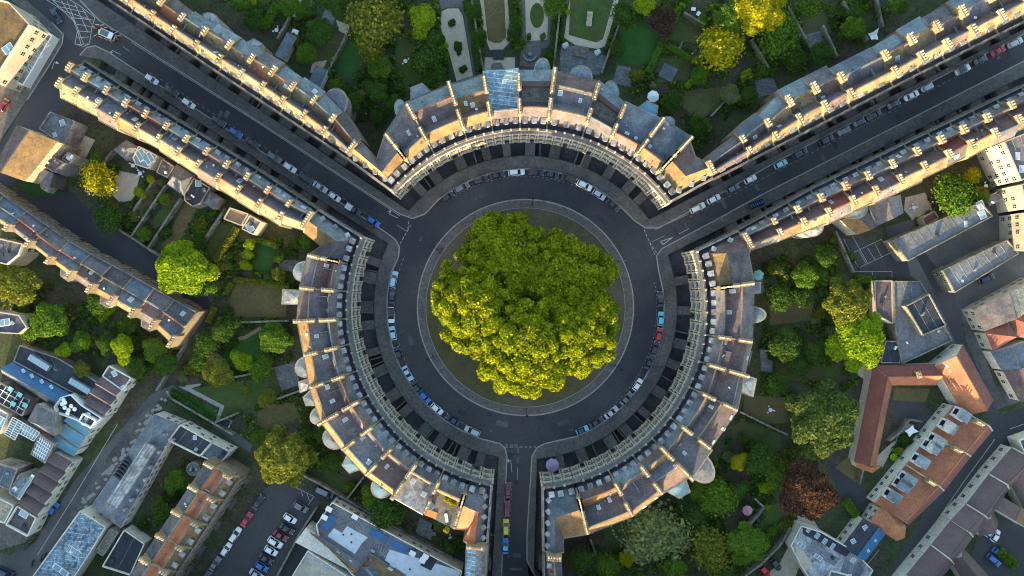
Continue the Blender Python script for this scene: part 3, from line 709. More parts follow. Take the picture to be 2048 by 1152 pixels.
def terrace_house(label, cat, group, Fp, Bk, zE, prof, facade, toward, last=False, chims=((.22, .5),), zc=None, dorm=0, dt=.07, dz=None,
                  bays=(), skyl=(), pit=0, wall='bath_stone', rows=(1.2, 4.9, 8.5), back_z=None, partyup=.5, sk_t=(.12,), extra=True, step=2.1, ct=.95, first=True, zfoot=0.0, name='terraced_house'):
    c = (Fp[0]+Fp[-1]+Bk[0]+Bk[1])/4
    dzr = R.uniform(-.35, .45); prof = [(p[0], p[1]+(dzr if p[1] > zE+.9 else 0), p[2]) for p in prof]
    if facade == 'street' and zE > 11:
        k_ = R.uniform(-.9, .5); d_ = [(b-f).normalized() for f, b in ((Fp[0], Bk[0]), (Fp[-1], Bk[1]))]; Bk = [Bk[0]+d_[0]*k_, Bk[1]+d_[1]*k_]
    h = thing(name, label, cat, (c.x, c.y, 0), group)
    if facade == 'circus' and wall == 'bath_stone': wall = 'weathered_shaded'
    mb = MB(); mb.prism(list(Fp)+[Bk[1], Bk[0]], -2.8 if pit else 0.0, zE-.05)
    build('wall', mb, [wall], h)
    roof_shell(h, Fp, Bk, prof, None)
    for (ta, za, *_), (tb, zb, *_), (tc, zc_, *_) in zip(prof, prof[1:], prof[2:]):
        if zb > za and zb >= zc_ and zb > zE+1 and tb < .95:
            mb = MB(); q_ = [house_pt(Fp, Bk, i/(len(Fp)-1), tb) for i in range(len(Fp))]
            for i in range(len(q_)-1): mb.slab(q_[i], q_[i+1], .34, zb-.25, zb+.10+.002*(i % 2))
            build('ridge_tiles', mb, [R.choice(['bath_stone', 'lead', 'clay_tile', 'weathered_shaded'])], h)
    if first: party(h, Fp[0], Bk[0], prof, zE, partyup)
    if last: party(h, Fp[-1], Bk[1], prof, zE, partyup)
    for t0, t1 in chims:
        if first:
            z = zc or prof_z(prof, (t0+t1)/2)+1.9
            chimney(h, Fp[0], Bk[0], t0, t1, zE-1, z, ct)
        if last: chimney(h, Fp[-1], Bk[1], t0, t1, zE-1, zc or prof_z(prof, (t0+t1)/2)+1.9, ct)
    n = None
    if facade == 'circus': facade_circus(h, Fp)
    elif facade == 'street': n = facade_street(h, Fp[0], Fp[-1], toward, zE, rows, wall='weathered_shaded', extra=extra, step=step)  # dark stone paints the shade on street parapet and cornices
    m = (Fp[0]+Fp[-1])/2; nn = (m-(Bk[0]+Bk[1])/2).normalized()
    if pit:
        t = (Fp[-1]-Fp[0]).normalized(); n2 = Vector((-t.y, t.x)); n2 = n2 if n2.dot(toward-m) > 0 else -n2
        bridge(h, Fp[0], Fp[-1], n2, pit, w=R.uniform(2.2, 3.3) if facade == 'circus' else R.uniform(2.6, 4.0), at=R.uniform(.38, .62))
        if R.random() < .6: bridge(h, Fp[0], Fp[-1], n2, pit, w=.35, at=R.choice([.12, .84]))
    if dorm:
        for i in range(dorm):
            s = (i+.5)/dorm if facade == 'circus' else (i+.6)/(dorm+.2)
            p = house_pt(Fp, Bk, s, dt); q = house_pt(Fp, Bk, s, 0)
            inst('dormer', DORM, h, (p.x, p.y, (dz if dz is not None else prof_z(prof, dt)-.3)), rot_for((q-p).normalized()), (1, 1, 1))
    for s, t in skyl:
        p = house_pt(Fp, Bk, s, t); q = house_pt(Fp, Bk, s, t+.02)
        dz_ = (prof_z(prof, t+.02)-prof_z(prof, t-.02))/(house_pt(Fp, Bk, s, t+.02)-house_pt(Fp, Bk, s, t-.02)).length
        d = (q-p).normalized()
        o = inst('skylight', SKYL, h, (p.x, p.y, prof_z(prof, t)-.02), 0, (R.uniform(.8, 1.3), R.uniform(.8, 1.2), 1))
        X = Vector((-d.y, d.x, 0)); Y = Vector((d.x, d.y, dz_)).normalized(); Z = X.cross(Y)
        if Z.z < 0: X = -X; Z = X.cross(Y)
        o.rotation_euler = Matrix((X, Y, Z)).transposed().to_euler()
    for _ in range(R.choice([1, 2, 3, 4])):
        s, t = R.uniform(.15, .85), R.uniform(.15, .9); p = house_pt(Fp, Bk, s, t); z = prof_z(prof, t); q_ = R.random()
        mb = MB()
        if q_ < .5: mb.box(p.x, p.y, z-.3, z+.35, R.uniform(.3, .7), R.uniform(.3, .9), R.uniform(0, 3), 0, 1)
        else: mb.cyl(p.x, p.y, z-.3, z+.6, .12, .10, 6)
        build('roof_vent', mb, [R.choice(['lead', 'felt_dark', 'bath_stone']), R.choice(['lead_pale', 'white_paint', 'felt'])], h)
    if R.random() < .5:
        s = R.uniform(.1, .9); a_, b_ = house_pt(Fp, Bk, s, .31), house_pt(Fp, Bk, s, R.uniform(.45, .66)); mb = MB(); za, zb = prof_z(prof, .36), prof_z(prof, .6)
        mb.slab(a_, b_, .22, min(za, zb)-.8, max(za, zb)-.25); build('lead_gutter', mb, ['lead'], h)
    for (s, w, dep, z1, kind, m_) in bays: bow(h, Fp, Bk, s, w, dep, z1, kind, m_)
    return h

# ------------------------------------------------------------------ the Circus: three crescents of tall houses
def P_M(f='slate', b='slate_brown', r='slate', back='slate_tan_lit', z=0, v=.43, w2=.80, zr1=16.6, zr2=16.2, ze=13.0):
    return [(0, ze, 'felt_dark'), (.10, ze, f), (.30, zr1, b), (v, 14.6+z, r), (w2, zr2+z, back), (1.0, 12.6, back)]
def P_flat(f='slate', b='slate_brown', r='lead_seamed', t=.36, z=15.6):
    return [(0, 13.0, 'felt_dark'), (.10, 13.0, f), (.30, 16.4, b), (t, z-.6, r), (.97, z, r), (1.0, z-.4, r)]
def P_low(f='slate', b='slate_brown', r='brown_tile'):      # deep well behind the front range
    return [(0, 13.0, 'felt_dark'), (.10, 13.0, f), (.32, 16.6, b), (.46, 13.6, r), (.52, 12.6, r), (.70, 12.4, r), (.72, 13.6, r), (.80, 13.8, 'lead'), (1, 13.4, 'lead')]
PX = {}
PX['top'] = ([(779.4, 376.5), (818.5, 328), (864, 300), (930.5, 270), (984, 254), (1040, 247.6), (1095, 247.6), (1167, 267), (1217.5, 286.7), (1266, 316.6), (1316.5, 344), (1349, 396)],
             [None, (769, 264.5), (811, 202), (898.4, 167), (967, 146), (1037, 140), (1109.5, 139.5), (1198, 160), (1250, 205), (1323, 240), (1380, 276), None])
PX['left'] = ([(716, 472.5), (695, 527), (684, 582), (687.6, 638), (690, 690), (705.4, 744.7), (723.6, 798), (756, 843.7), (791, 886.7), (833, 924.4), (882.5, 949.7), (934, 970), (980.5, 977)],
              [None, (613, 510), (597, 575.4), (592, 642), (605.6, 712), (617, 776), (640, 846), (682, 901), (729, 952), (786, 993), (846.5, 1027.5), (907, 1059), None])
PX['right'] = ([(1401, 501), (1419, 578), (1418, 670.5), (1410, 726.5), (1396, 782.5), (1354.6, 845), (1314, 886.7), (1270, 916.6), (1221.6, 949.7), (1152.4, 975.6), (1087.6, 981.4)],
               [None, (1510.5, 565), (1506.6, 683.5), (1491, 751), (1477, 821.6), (1422, 898.4), (1382, 955.7), (1326, 989.5), (1266, 1034.7), (1175.4, 1070.7), None])
def snap(px, h=14): v = W(px[0], px[1], h); return ang(v)
CRES = {}
for k, (fr, bk) in PX.items():
    A = [snap(p) for p in fr]
    for i in range(1, len(A)):
        while A[i]-A[i-1] > PI: A[i] -= 2*PI
        while A[i]-A[i-1] < -PI: A[i] += 2*PI
    CRES[k] = (A, [W(*b, 13.2) if b else None for b in bk])
def front_pts(a0, a1):
    n = max(2, round(abs(a1-a0)*RF/2.75)); return [pol(a0+(a1-a0)*i/n, RF) for i in range(n+1)]
def pflip(pts): return pts
PAVES = 'tall houses of the circular terrace'
circus_specs = dict(
 top={1: dict(prof=P_M('slate_tan_lit', 'slate', 'slate', 'slate'), d=3, bays=[(.75, 4, 2.2, 11, 'round', 'lead')], sk=[(.6, .55)], lb='pale stone house with a gold-lit front slope and a broad lead rear bay'),
      2: dict(prof=P_M('slate_tan_lit', 'slate_brown', 'slate_brown', 'lead', v=.45, w2=.7), d=4, bays=[(.35, 6, 2.6, 11.5, 'cant', 'lead')], sk=[(.4, .5)], lb='wide house with a copper-toned front slope and a canted blue-grey rear bay'),
      3: dict(prof=P_M('slate_tan_lit', 'slate_brown', 'slate_tan_lit', 'lead', v=.42, w2=.66), d=3, bays=[], sk=[(.3, .55), (.5, .5)], lb='house with gold front slope and pale turquoise flat lead strip at its rear'),
      4: dict(prof=P_flat('slate_brown', 'slate', 'lead_seamed'), d=3, bays=[(.4, 5, 2.6, 12.5, 'cant', 'slate')], sk=[], lb='house with a big pale blue seamed lead roof behind a brown front slope'),
      5: dict(prof=P_low('slate_brown', 'felt_dark', 'brown_tile'), d=3, bays=[(.65, 4.4, 3.0, 11, 'round', 'lead')], sk=[], lb='house with dark sunken brown roof wells and a scalloped round rear bow'),
      6: dict(prof=P_M('slate_brown', 'slate', 'slate', 'slate_brown', v=.46, w2=.7), d=3, bays=[(.6, 6, 2.6, 11.5, 'round', 'lead')], sk=[(.2, .6), (.7, .56)], lb='broad house with large pale roof lights and a round lead bow over a blue terrace'),
      7: dict(prof=P_low('slate', 'felt_dark', 'brown_tile'), d=3, bays=[(.5, 5, 2.6, 10.5, 'round', 'lead')], sk=[], lb='house with a near-black roof well and bow with two pale blue roof lights'),
      8: dict(prof=P_flat('slate_brown', 'felt_dark', 'slate_blue', .42, 14.9), d=3, bays=[(.6, 6, 2.8, 12, 'cant', 'teal_metal')], sk=[(.4, .43), (.7, .43)], lb='house with blue-grey flat roofs and a bright turquoise faceted bay'),
      9: dict(prof=P_flat('slate_tan_lit', 'slate_brown', 'slate_blue', .40, 15.2), d=3, bays=[(.2, 4, 2.0, 11.5, 'round', 'lead')], sk=[(.2, .42)], lb='house with a dark blue hipped lead roof and a narrow bow beside it')},
 left={1: dict(prof=P_M('slate', 'slate_brown', 'slate_brown', 'slate', v=.42, w2=.68), d=3, bays=[(.5, 5.5, 2.4, 11, 'round', 'lead')], sk=[(.2, .5)], lb='house with a red-brown middle slope and a pale round rear bow'),
       2: dict(prof=P_M('slate', 'slate_brown', 'slate', 'slate_brown', v=.36, w2=.7), d=3, bays=[(.3, 4, 4.4, 9, 'sq', 'lead_pale')], sk=[(.3, .36), (.7, .36)], lb='house with a broad scuffed grey roof and two small roof lights in its gutter'),
       3: dict(prof=P_M('slate_brown', 'felt_dark', 'slate', 'slate_tan_lit', v=.40, w2=.72), d=3, bays=[], sk=[(.5, .6)], lb='house with a patched lead platform and a pale tan hip at its garden side'),
       4: dict(prof=P_M('slate', 'slate_brown', 'slate', 'slate_tan_lit', v=.40, w2=.74), d=3, bays=[(.35, 5.5, 2.6, 11, 'round', 'lead'), (.9, 3, 3, 9, 'sq', 'lead_pale')], sk=[(.2, .5)], lb='house with a blue-black roof, a slim gold rear slope and a ribbed round bow'),
       5: dict(prof=P_M('slate', 'slate', 'slate_brown', 'slate_tan_lit'), d=3, bays=[(.3, 4.4, 2.2, 11, 'cant', 'lead'), (.8, 4.4, 2.2, 11, 'round', 'lead')], sk=[(.15, .6), (.6, .6)], lb='house with a chocolate roof, two blue roof lights and twin garden bays'),
       6: dict(prof=P_M('slate', 'slate', 'slate', 'slate_tan_lit'), d=3, bays=[(.6, 6, 2.4, 11, 'round', 'lead')], sk=[(.3, .55)], lb='house with a crumpled gold rear slope above a rounded bay and one long roof light'),
       7: dict(prof=P_M('slate_blue', 'slate', 'felt', 'slate_tan_lit'), d=3, bays=[(.5, 5.5, 2.6, 10.5, 'cant', 'glass_roof')], sk=[(.1, .5), (.8, .7)], lb='house with a torn grey roof platform, gold rear slope and a faceted glass bay'),
       8: dict(prof=P_M('slate', 'slate_brown', 'brown_tile', 'slate_tan_lit'), d=3, bays=[(.6, 6, 3.0, 10, 'round', 'glass_roof')], sk=[(.3, .55)], lb='house with a maroon-brown roof, gold rear slope and a half-round glass-topped bow'),
       9: dict(prof=P_flat('slate', 'slate_tan_lit', 'lead_pale', .40, 14.6), d=3, bays=[], sk=[(.25, .5), (.75, .62)], lb='house with a mottled silvery lead platform marked by two barred roof lights'),
       10: dict(prof=[(0, 13, 'felt_dark'), (.10, 13, 'slate'), (.34, 16.4, 'slate_tan_lit'), (.5, 12.6, 'lawn'), (1, 12.5, 'lawn')], d=3, bays=[], sk=[], lb='house with a planted roof garden and orange decking behind its dark front slope')},
 right={1: dict(prof=P_M('slate', 'slate_brown', 'slate_brown', 'slate', v=.40, w2=.66), d=5, bays=[(.55, 4.5, 3.4, 10, 'round', 'lead'), (.1, 3, 1.8, 10.5, 'sq', 'lead')], sk=[(.5, .44), (.1, .5)], lb='widest five-bay house, with a barred roof light and small half-round rear bow'),
        2: dict(prof=P_M('slate', 'slate', 'slate_brown', 'slate'), d=3, bays=[(.5, 4, 2.2, 6, 'sq', 'felt_dark')], sk=[(.15, .42), (.5, .94)], lb='house with a plum-coloured middle slope and one blue roof light near its chimney'),
        3: dict(prof=P_M('slate', 'slate', 'slate', 'slate', v=.42), d=3, bays=[(.25, 5, 4, 8, 'sq', 'lead')], sk=[], lb='house with creased dark slates and a pyramid-roofed garden annexe'),
        4: dict(prof=P_M('slate_blue', 'slate', 'slate', 'slate_brown', v=.44, w2=.6), d=4, bays=[], sk=[(.2, .5), (.2, .97), (.5, .97), (.85, .97)], lb='four-bay house with a spotted blue-grey front slope and three rear attic windows'),
        5: dict(prof=P_flat('slate_blue', 'slate_brown', 'felt', .42, 15.4), d=3, bays=[(.6, 7, 4.6, 13, 'round', 'felt')], sk=[(.6, .6)], lb='house with a smooth navy flat roof sweeping into a big stone-rimmed round bow'),
        6: dict(prof=P_M('slate_brown', 'slate_tan_lit', 'slate_blue', 'slate_brown', v=.46, w2=.62), d=3, bays=[(.5, 6.5, 3.4, 10, 'cant', 'glass_roof')], sk=[(.05, .45), (.1, .6)], lb='house with a purple front slope, gold ridge line and a blue glazed canted bay'),
        7: dict(prof=P_M('lead', 'slate_brown', 'slate', 'slate_tan_lit', v=.45), d=3, bays=[], sk=[(.2, .96), (.6, .96)], lb='house with a pale lead gutter strip and a narrow gold patch on its rear slope'),
        8: dict(prof=P_M('slate_brown', 'slate_tan_lit', 'slate', 'slate_tan_lit', v=.46), d=4, bays=[], sk=[(.3, .5), (.6, .55)], lb='wide house with freckled brown slates and a long gold band on its garden slope')})
ZC = 17.6
for k, (A, Bp) in CRES.items():
    sign = dict(top=('nwu', 'neu'), left=('nwl', 'gw'), right=('nel', 'ge'))[k]
    for i in range(1, len(A)-2):
        sp = circus_specs[k][i]; Fp = front_pts(A[i], A[i+1]); Bk = [Bp[i], Bp[i+1]]
        terrace_house(sp['lb'], 'house', PAVES, Fp, Bk, 13.0, sp['prof'], 'circus', CC, last=(i == len(A)-3), chims=((.20, .44), (.60, .86)) if i % 3 else ((.14, .46), (.55, .95)),
                      zc=ZC, dorm=sp['d'], dt=.105, dz=13.05, bays=sp['bays'], skyl=sp['sk'], pit=RF-RP+.1, name='circus_house')

# ------------------------------------------------------------------ L-shaped corner houses
def corner_house(label, k, a_corner, a_party, party_back, street_end_f, street_end_b, J, mats, name='corner_house', pitk=None, dstreet=4, zr=16.0):
    """eave corner on the arc at angle a_corner, arc to a_party; the wing runs along the street to street_end_f/b"""
    Fp = front_pts(a_corner, a_party); A_ = Fp[0]; B_ = Fp[-1]; B2 = party_back; D_, D2 = street_end_f, street_end_b
    c = (A_+B_+B2+D_+D2+J)/6; h = thing(name, label, 'house', (c.x, c.y, 0), 'corner houses where the streets meet the circular terrace')
    mb = MB(); mb.prism(Fp+[B2, J, D2, D_], -2.8, 12.95); build('wall', mb, ['bath_stone'], h)
    ze, zg = 13.0, 13.0
    nn = lambda p: (p-CC).normalized()
    ins = 1.35
    A1 = A_+((B_-A_).normalized()+(D_-A_).normalized())*1.1
    B1 = lerp(B_, B2, .10); D1 = lerp(D_, D2, .10)
    Br, Dr = lerp(B_, B2, .45), lerp(D_, D2, .5); Kp = lerp(A_, J, .52)
    F1 = [lerp(p, Kp, .0)+nn(p)*ins for p in Fp]; F1[0] = A1; F1[-1] = B1
    n = len(F1); ms = mats+['felt_dark']
    mb = MB()
    mb.add([(p.x, p.y, ze) for p in F1]+[(Br.x, Br.y, zr), (Kp.x, Kp.y, zr)], [tuple(range(n))+(n, n+1)], 0)
    V = lambda p, z: (p.x, p.y, z)
    mb.add([V(A1, ze), V(Kp, zr), V(Dr, zr), V(D1, ze)], [(0, 1, 2, 3)], 1)
    mb.add([V(Br, zr), V(B2, ze-.2), V(J, ze-.2), V(Kp, zr)], [(0, 1, 2, 3)], 2)
    mb.add([V(Kp, zr), V(J, ze-.2), V(D2, ze-.2), V(Dr, zr)], [(0, 1, 2, 3)], 3)
    mb.add([V(p, ze-.02) for p in Fp]+[V(F1[i], ze-.02) for i in range(n-1, -1, -1)], [tuple(range(2*n))], 4)
    mb.add([V(A_, ze-.03), V(A1, ze-.03), V(D1, ze-.03), V(D_, ze-.03)], [(0, 1, 2, 3)], 4)
    mb.add([V(B1, ze-.3), V(Br, zr), V(B2, ze-.3)], [(0, 1, 2)], 2); mb.add([V(D1, ze-.3), V(Dr, zr), V(D2, ze-.3)], [(0, 1, 2)], 3)
    build('roof', mb, ms, h)
    facade_circus(h, Fp)
    t = D_-A_; n2 = Vector((-t.y, t.x)).normalized(); tw = MID[k]
    facade_street(h, A_, D_, tw, 12.9)
    pr = [(0, 13, ''), (.1, 13, ''), (.45, zr, ''), (1, 12.8, '')]
    party(h, B_, B2, pr, 13); party(h, D_, D2, [(0, 13, ''), (.1, 13, ''), (.5, zr, ''), (1, 12.8, '')], 13)
    chimney(h, B_, B2, .22, .60, 12, 17.6); chimney(h, D_, D2, .12, .8, 12, 17.2)
    for i in range(n-1):
        p = (F1[i]+F1[i+1])/2; inst('dormer', DORM, h, (p.x, p.y, 13.05), rot_for(-nn(p)))
    for i in range(dstreet):
        p = lerp(A1, D1, (i+.6)/(dstreet+.3)); d = (lerp(A_, D_, .5)-lerp(J, D2, .5)).normalized()
        inst('dormer', DORM, h, (p.x, p.y, 13.0), rot_for(d), (.85, .85, .8))
    m = (A_+B_)/2; bridge(h, A_, B_, (CC-m).normalized(), RF-RP+.2, 2.4, .7)
    return h
A, Bp = CRES['top']
corner_house('gold-lit wedge-shaped corner house above the street with the hatched junction', 'nwu', A[0], A[1], Bp[1], W(697, 317, 12.6), W(724, 284, 12.6), W(752, 318, 13), ['slate_tan_lit', 'slate_tan_lit', 'slate', 'slate'], dstreet=4, zr=15.8)
corner_house('corner house with fully gold-lit roof and white chimney pots opposite the give-way triangle', 'neu', A[-1], A[-2], Bp[-2], W(1422, 357, 12.6), W(1404, 320, 12.6), W(1392, 312, 13), ['slate_tan_lit', 'slate_tan_lit', 'slate_brown', 'slate'], dstreet=3, zr=15.4)
A, Bp = CRES['left']
corner_house('corner house near the red scooter, pale lead slope towards the street', 'nwl', A[0], A[1], Bp[1], W(637, 421, 12.6), W(608, 466, 12.6), W(640, 492, 13), ['slate', 'lead', 'slate', 'slate_tan_lit'], dstreet=3, zr=16)
corner_house('corner house with an orange inner slope beside the yellow and blue parked cars', 'gw', A[-1], A[-2], Bp[-2], W(973, 1084, 12.6), W(926, 1080, 12.6), W(936, 1062, 13), ['slate', 'slate_brown', 'clay_tile', 'clay_tile'], dstreet=5, zr=16)
A, Bp = CRES['right']
corner_house('corner house with a copper-lit triangular slope beside the painted give-way triangle', 'nel', A[0], A[1], Bp[1], W(1475, 463, 12.6), W(1499, 506, 12.6), W(1500, 512, 13), ['slate_tan_lit', 'slate_brown', 'slate', 'slate'], dstreet=2, zr=16)
corner_house('corner house with blue-grey hips beside the purple parasol garden', 'ge', A[-1], A[-2], Bp[-2], W(1088, 1100, 12.6), W(1128, 1102, 12.6), W(1128, 1078, 13), ['slate_blue', 'slate_blue', 'slate_tan_lit', 'slate'], dstreet=5, zr=16)

# ------------------------------------------------------------------ the street terraces
def pl_at(P, x):
    """point at pixel x on the pixel polyline P (sorted either way in x)"""
    for a, b in zip(P, P[1:]):
        if (a[0]-x)*(b[0]-x) <= 0: t = (x-a[0])/(b[0]-a[0]); return (x, a[1]+(b[1]-a[1])*t)
    e = P[0] if abs(P[0][0]-x) < abs(P[-1][0]-x) else P[-1]; f = P[1] if e == P[0] else P[-2]
    t = (x-e[0])/(f[0]-e[0]); return (x, e[1]+(f[1]-e[1])*t)
def street_terrace(key, fx, Fl, Bl, perp, labels, group, cat='house', zE=12.0, profs=(), mid=None, dorm=2, chims=((.16, .38), (.56, .8)), pit=2.2, zc=15.9, dt=.12, bays={}, sk={}, rows=(1.2, 4.9, 8.5), name='terraced_house', step=2.1, partyup=.35):
    for i in range(len(fx)-1):
        F = [W(*pl_at(Fl, x), zE) for x in (fx[i], fx[i+1])]
        # back points: straight behind, where the perpendicular meets the back line
        B = []
        for f in F:
            best = None
            for j in range(len(Bl)-1):
                a, b = W(*Bl[j], zE), W(*Bl[j+1], zE)
                d = b-a; den = perp.x*d.y-perp.y*d.x
                if abs(den) < 1e-6: continue
                s = ((a.x-f.x)*d.y-(a.y-f.y)*d.x)/den; u = ((a.x-f.x)*perp.y-(a.y-f.y)*perp.x)/den
                if -0.02 <= u <= 1.02 and s > 0 and (best is None or s < best): best = s
            B.append(f+perp*(best or 11.5))
        pr = profs[i % len(profs)]
        terrace_house(labels[i], cat, group, F, B, zE, pr, 'street', mid, last=(i == len(fx)-2), chims=chims, zc=zc, dorm=dorm, dt=dt, pit=pit, skyl=sk.get(i, ()), bays=bays.get(i, ()), rows=rows, name=name, step=step, partyup=partyup)
def PS(f, b, r, back, flat='lead', e=12.0, zr1=15.4, v=13.0, zr2=15.0, tv=.44, w2=.68, end=12.4):
    return [(0, e, 'felt_dark'), (.09, e, f), (.30, zr1, b), (tv, v, r), (w2, zr2, back), (.76, 13.6, flat), (1.0, end, flat)]
def PG(f, b, r, back, e=12.0, zr1=15.2, v=13.0, zr2=15.3, tv=.42, w2=.69):
    return [(0, e, 'felt_dark'), (.09, e, f), (.31, zr1, b), (tv, v, r), (w2, zr2, back), (.97, e, 'felt_dark'), (1.0, e-.1, 'felt_dark')]
def desc(n, a, parts): return [f'{ordinal(i+1)} house {a}: {parts[i % len(parts)]}' for i in range(n)]
pn = (W(586, 131)-W(535, 205)).normalized()
street_terrace('nwu', [697, 645, 603, 561, 521, 481, 438, 393, 349, 307, 262, 218], [(779, 373), (697, 317), (512, 194), (203, -12)], [(726, 283), (700, 235), (655, 187), (569, 127), (512, 95), (420, 40), (253, -80), (100, -200)], pn,
    desc(11, 'from the corner, row backing on walled gardens', ['half-round blue bow behind', 'orange second slope', 'dark brown roof valley', 'orange strip behind its chimney', 'grey-green lead rear flat', 'pale lead rear flat', 'sunlit cream front slope']), 'houses in the upper left street row',
    profs=[PS('slate_straw_lit', 'brown_tile', 'clay_tile', 'slate', 'slate'), PS('slate_straw_lit', 'slate', 'slate_straw_lit', 'lead', 'lead'), PS('slate_straw_lit', 'slate', 'slate_straw_lit', 'slate', 'lead'), PS('slate_straw_lit', 'slate_brown', 'slate_straw_lit', 'lead', 'lead')], mid=W(512, 270),
    bays={1: [(.5, 7, 4, 11, 'round', 'felt')], 7: [(.5, 6, 2.4, 10, 'round', 'lead_pale')], 5: [(.6, 5, 2, 10, 'cant', 'lead_pale')]}, sk={2: [(.3, .85)], 3: [(.3, .6)], 6: [(.3, .35)]})
pn = (W(230, 250)-W(284, 166)).normalized()
street_terrace('nwl', [637, 597, 556, 516, 476, 436, 396, 357, 317, 279, 241, 201, 170], [(716, 472), (637, 420), (512, 337), (267, 187), (140, 103)], [(640, 500), (608, 468), (560, 455), (413, 365), (320, 305), (200, 240), (97, 190)], pn,
    desc(12, 'from the corner, row above strip gardens', ['pale blue lead front slope', 'teal-grey lead roof and boxy chimneys', 'red-brown roof valley', 'grey front slope and roof lights', 'gold rear slope']), 'houses in the lower left street row',
    profs=[PG('lead', 'slate', 'slate', 'slate_straw_lit'), PG('lead', 'slate_blue', 'felt', 'slate_straw_lit', w2=.66), PG('slate_blue', 'brown_tile', 'brown_tile', 'slate_straw_lit', w2=.72), PG('slate', 'slate_brown', 'slate', 'slate_straw_lit'), PG('slate_blue', 'slate', 'felt', 'slate_brown', w2=.74)],
    mid=W(512, 270), sk={0: [(.5, .2)], 1: [(.4, .18)], 3: [(.3, .5)], 6: [(.6, .45)], 8: [(.4, .55)]})
pn = (W(1546, 190)-W(1593, 272)).normalized()
street_terrace('neu', [1425, 1497, 1549, 1600, 1650, 1700, 1785, 1838, 1888, 1940, 1995, 2048, 2110], [(1349, 396), (1425, 358), (1536, 301), (1836, 147), (2048, 42), (2200, -33)], [(1403, 321), (1462, 275), (1514, 226), (1553, 185), (1743, 88), (1836, 33), (1990, -50), (2200, -150)], pn,
    desc(12, 'from the corner, row above parked-up kerb', ['stepped dark front slope', 'tall white-lit chimneys', 'flat blue lead rear roof', 'brown valley and small roof light', 'gold streaked front slope', 'pinkish slope and teal rear roof']), 'houses in the upper right street row',
    profs=[PS('slate_brown', 'slate', 'slate_brown', 'slate', 'slate'), PS('slate_straw_lit', 'slate_brown', 'slate', 'slate_blue', 'slate_blue'), PS('slate_straw_lit', 'slate', 'slate_straw_lit', 'slate_blue', 'lead'), PS('slate_straw_lit', 'slate', 'slate_straw_lit', 'lead', 'lead')],
    mid=W(1536, 340), sk={2: [(.4, .42)], 4: [(.3, .45)], 6: [(.5, .5)], 1: [(.5, .5)]}, zc=16.6)
pn = (W(1660, 460)-W(1619, 380)).normalized()
street_terrace('nel', [1475, 1530, 1575, 1620, 1668, 1711, 1758, 1807, 1855, 1898, 1944, 1992, 2042, 2100], [(1401, 501), (1475, 461), (1536, 427), (1619, 380), (2048, 172), (2200, 100)], [(1475, 522), (1499, 506), (1536, 495), (1653, 451), (1790, 388), (1881, 346), (1976, 295), (2060, 258), (2200, 190)], pn,
    desc(13, 'from the corner, row behind the blue cycle rack', ['plain grey front slope', 'copper-toned inner slope', 'gold rear slope, fanned pots', 'red-brown valley', 'teal front slope', 'blue roof light']), 'houses in the lower right street row',
    profs=[PG('slate', 'slate_brown', 'slate_brown', 'slate', w2=.74), PG('slate', 'brown_tile', 'brown_tile', 'slate_straw_lit'), PG('slate_blue', 'slate_brown', 'brown_tile', 'slate_straw_lit', w2=.72), PG('lead', 'red_tile', 'red_tile', 'slate'), PG('slate', 'slate', 'slate_brown', 'slate_straw_lit')],
    mid=W(1536, 340), bays={2: [(.6, 6, 2.4, 9, 'round', 'lead_pale')], 4: [(.5, 6, 2.6, 9, 'round', 'lead')]}, sk={0: [(.4, .2)], 3: [(.4, .5)], 6: [(.5, .2)], 8: [(.5, .85)], 5: [(.5, .5)]}, zc=16.4)
# Gay Street ends
# ------------------------------------------------------------------ other terraces and separate buildings
pn = (W(233, 611)-W(270, 554)).normalized()
street_terrace('lt', [393, 350, 310, 268, 225, 182, 140, 98, 55, 10, -45], [(393, 624), (270, 554), (157, 494), (10, 391), (-60, 345)], [(343, 676), (233, 611), (180, 581), (107, 527), (33, 467), (0, 447), (-110, 380)], pn,
    [f'{ordinal(i+1)} house from the lane end in the cream-fronted row, {p}' for i, p in enumerate(['broad end wall of rubble', 'long dark roof light', 'plum-brown roof well', 'slim ochre rear slope', 'blue lead roof well', 'plain dark roofs', 'blackened flat roof', 'dormered rear', 'cracked flat roof', 'copper hipped end'])],
    'cream-fronted houses along the mews lane', profs=[[(0, 7.5, 'slate'), (.05, 7.6, 'slate'), (.36, 8.4, 'slate'), (.40, 9.9, 'slate_tan_lit'), (.46, 8.1, 'slate_blue'), (.80, 8.7, 'slate_tan_lit'), (1, 7.3, 'slate_tan_lit')],
     [(0, 7.5, 'slate'), (.05, 7.6, 'slate'), (.40, 8.8, 'slate_brown'), (.46, 8.1, 'brown_tile'), (.76, 8.7, 'slate'), (1, 7.3, 'slate')],
     [(0, 7.5, 'slate'), (.05, 7.6, 'slate_blue'), (.42, 8.8, 'slate_tan_lit'), (.46, 8.1, 'felt'), (.78, 9.1, 'slate_tan_lit'), (1, 7.3, 'slate_tan_lit')]],
    zE=7.5, mid=W(330, 480), dorm=0, chims=((.66, .98),), pit=0, zc=11.2, bays={3: [(.5, 5, 2.2, 6, 'cant', 'slate')], 5: [(.5, 5, 2.2, 6, 'cant', 'slate')], 1: [(.5, 5, 2, 6, 'cant', 'slate')]}, sk={0: [(.4, .2)], 2: [(.5, .6)], 4: [(.5, .5)]}, rows=(.9, 3.2, 5.4), step=2.0)
pn = (W(417, 917)-W(480, 955)).normalized()
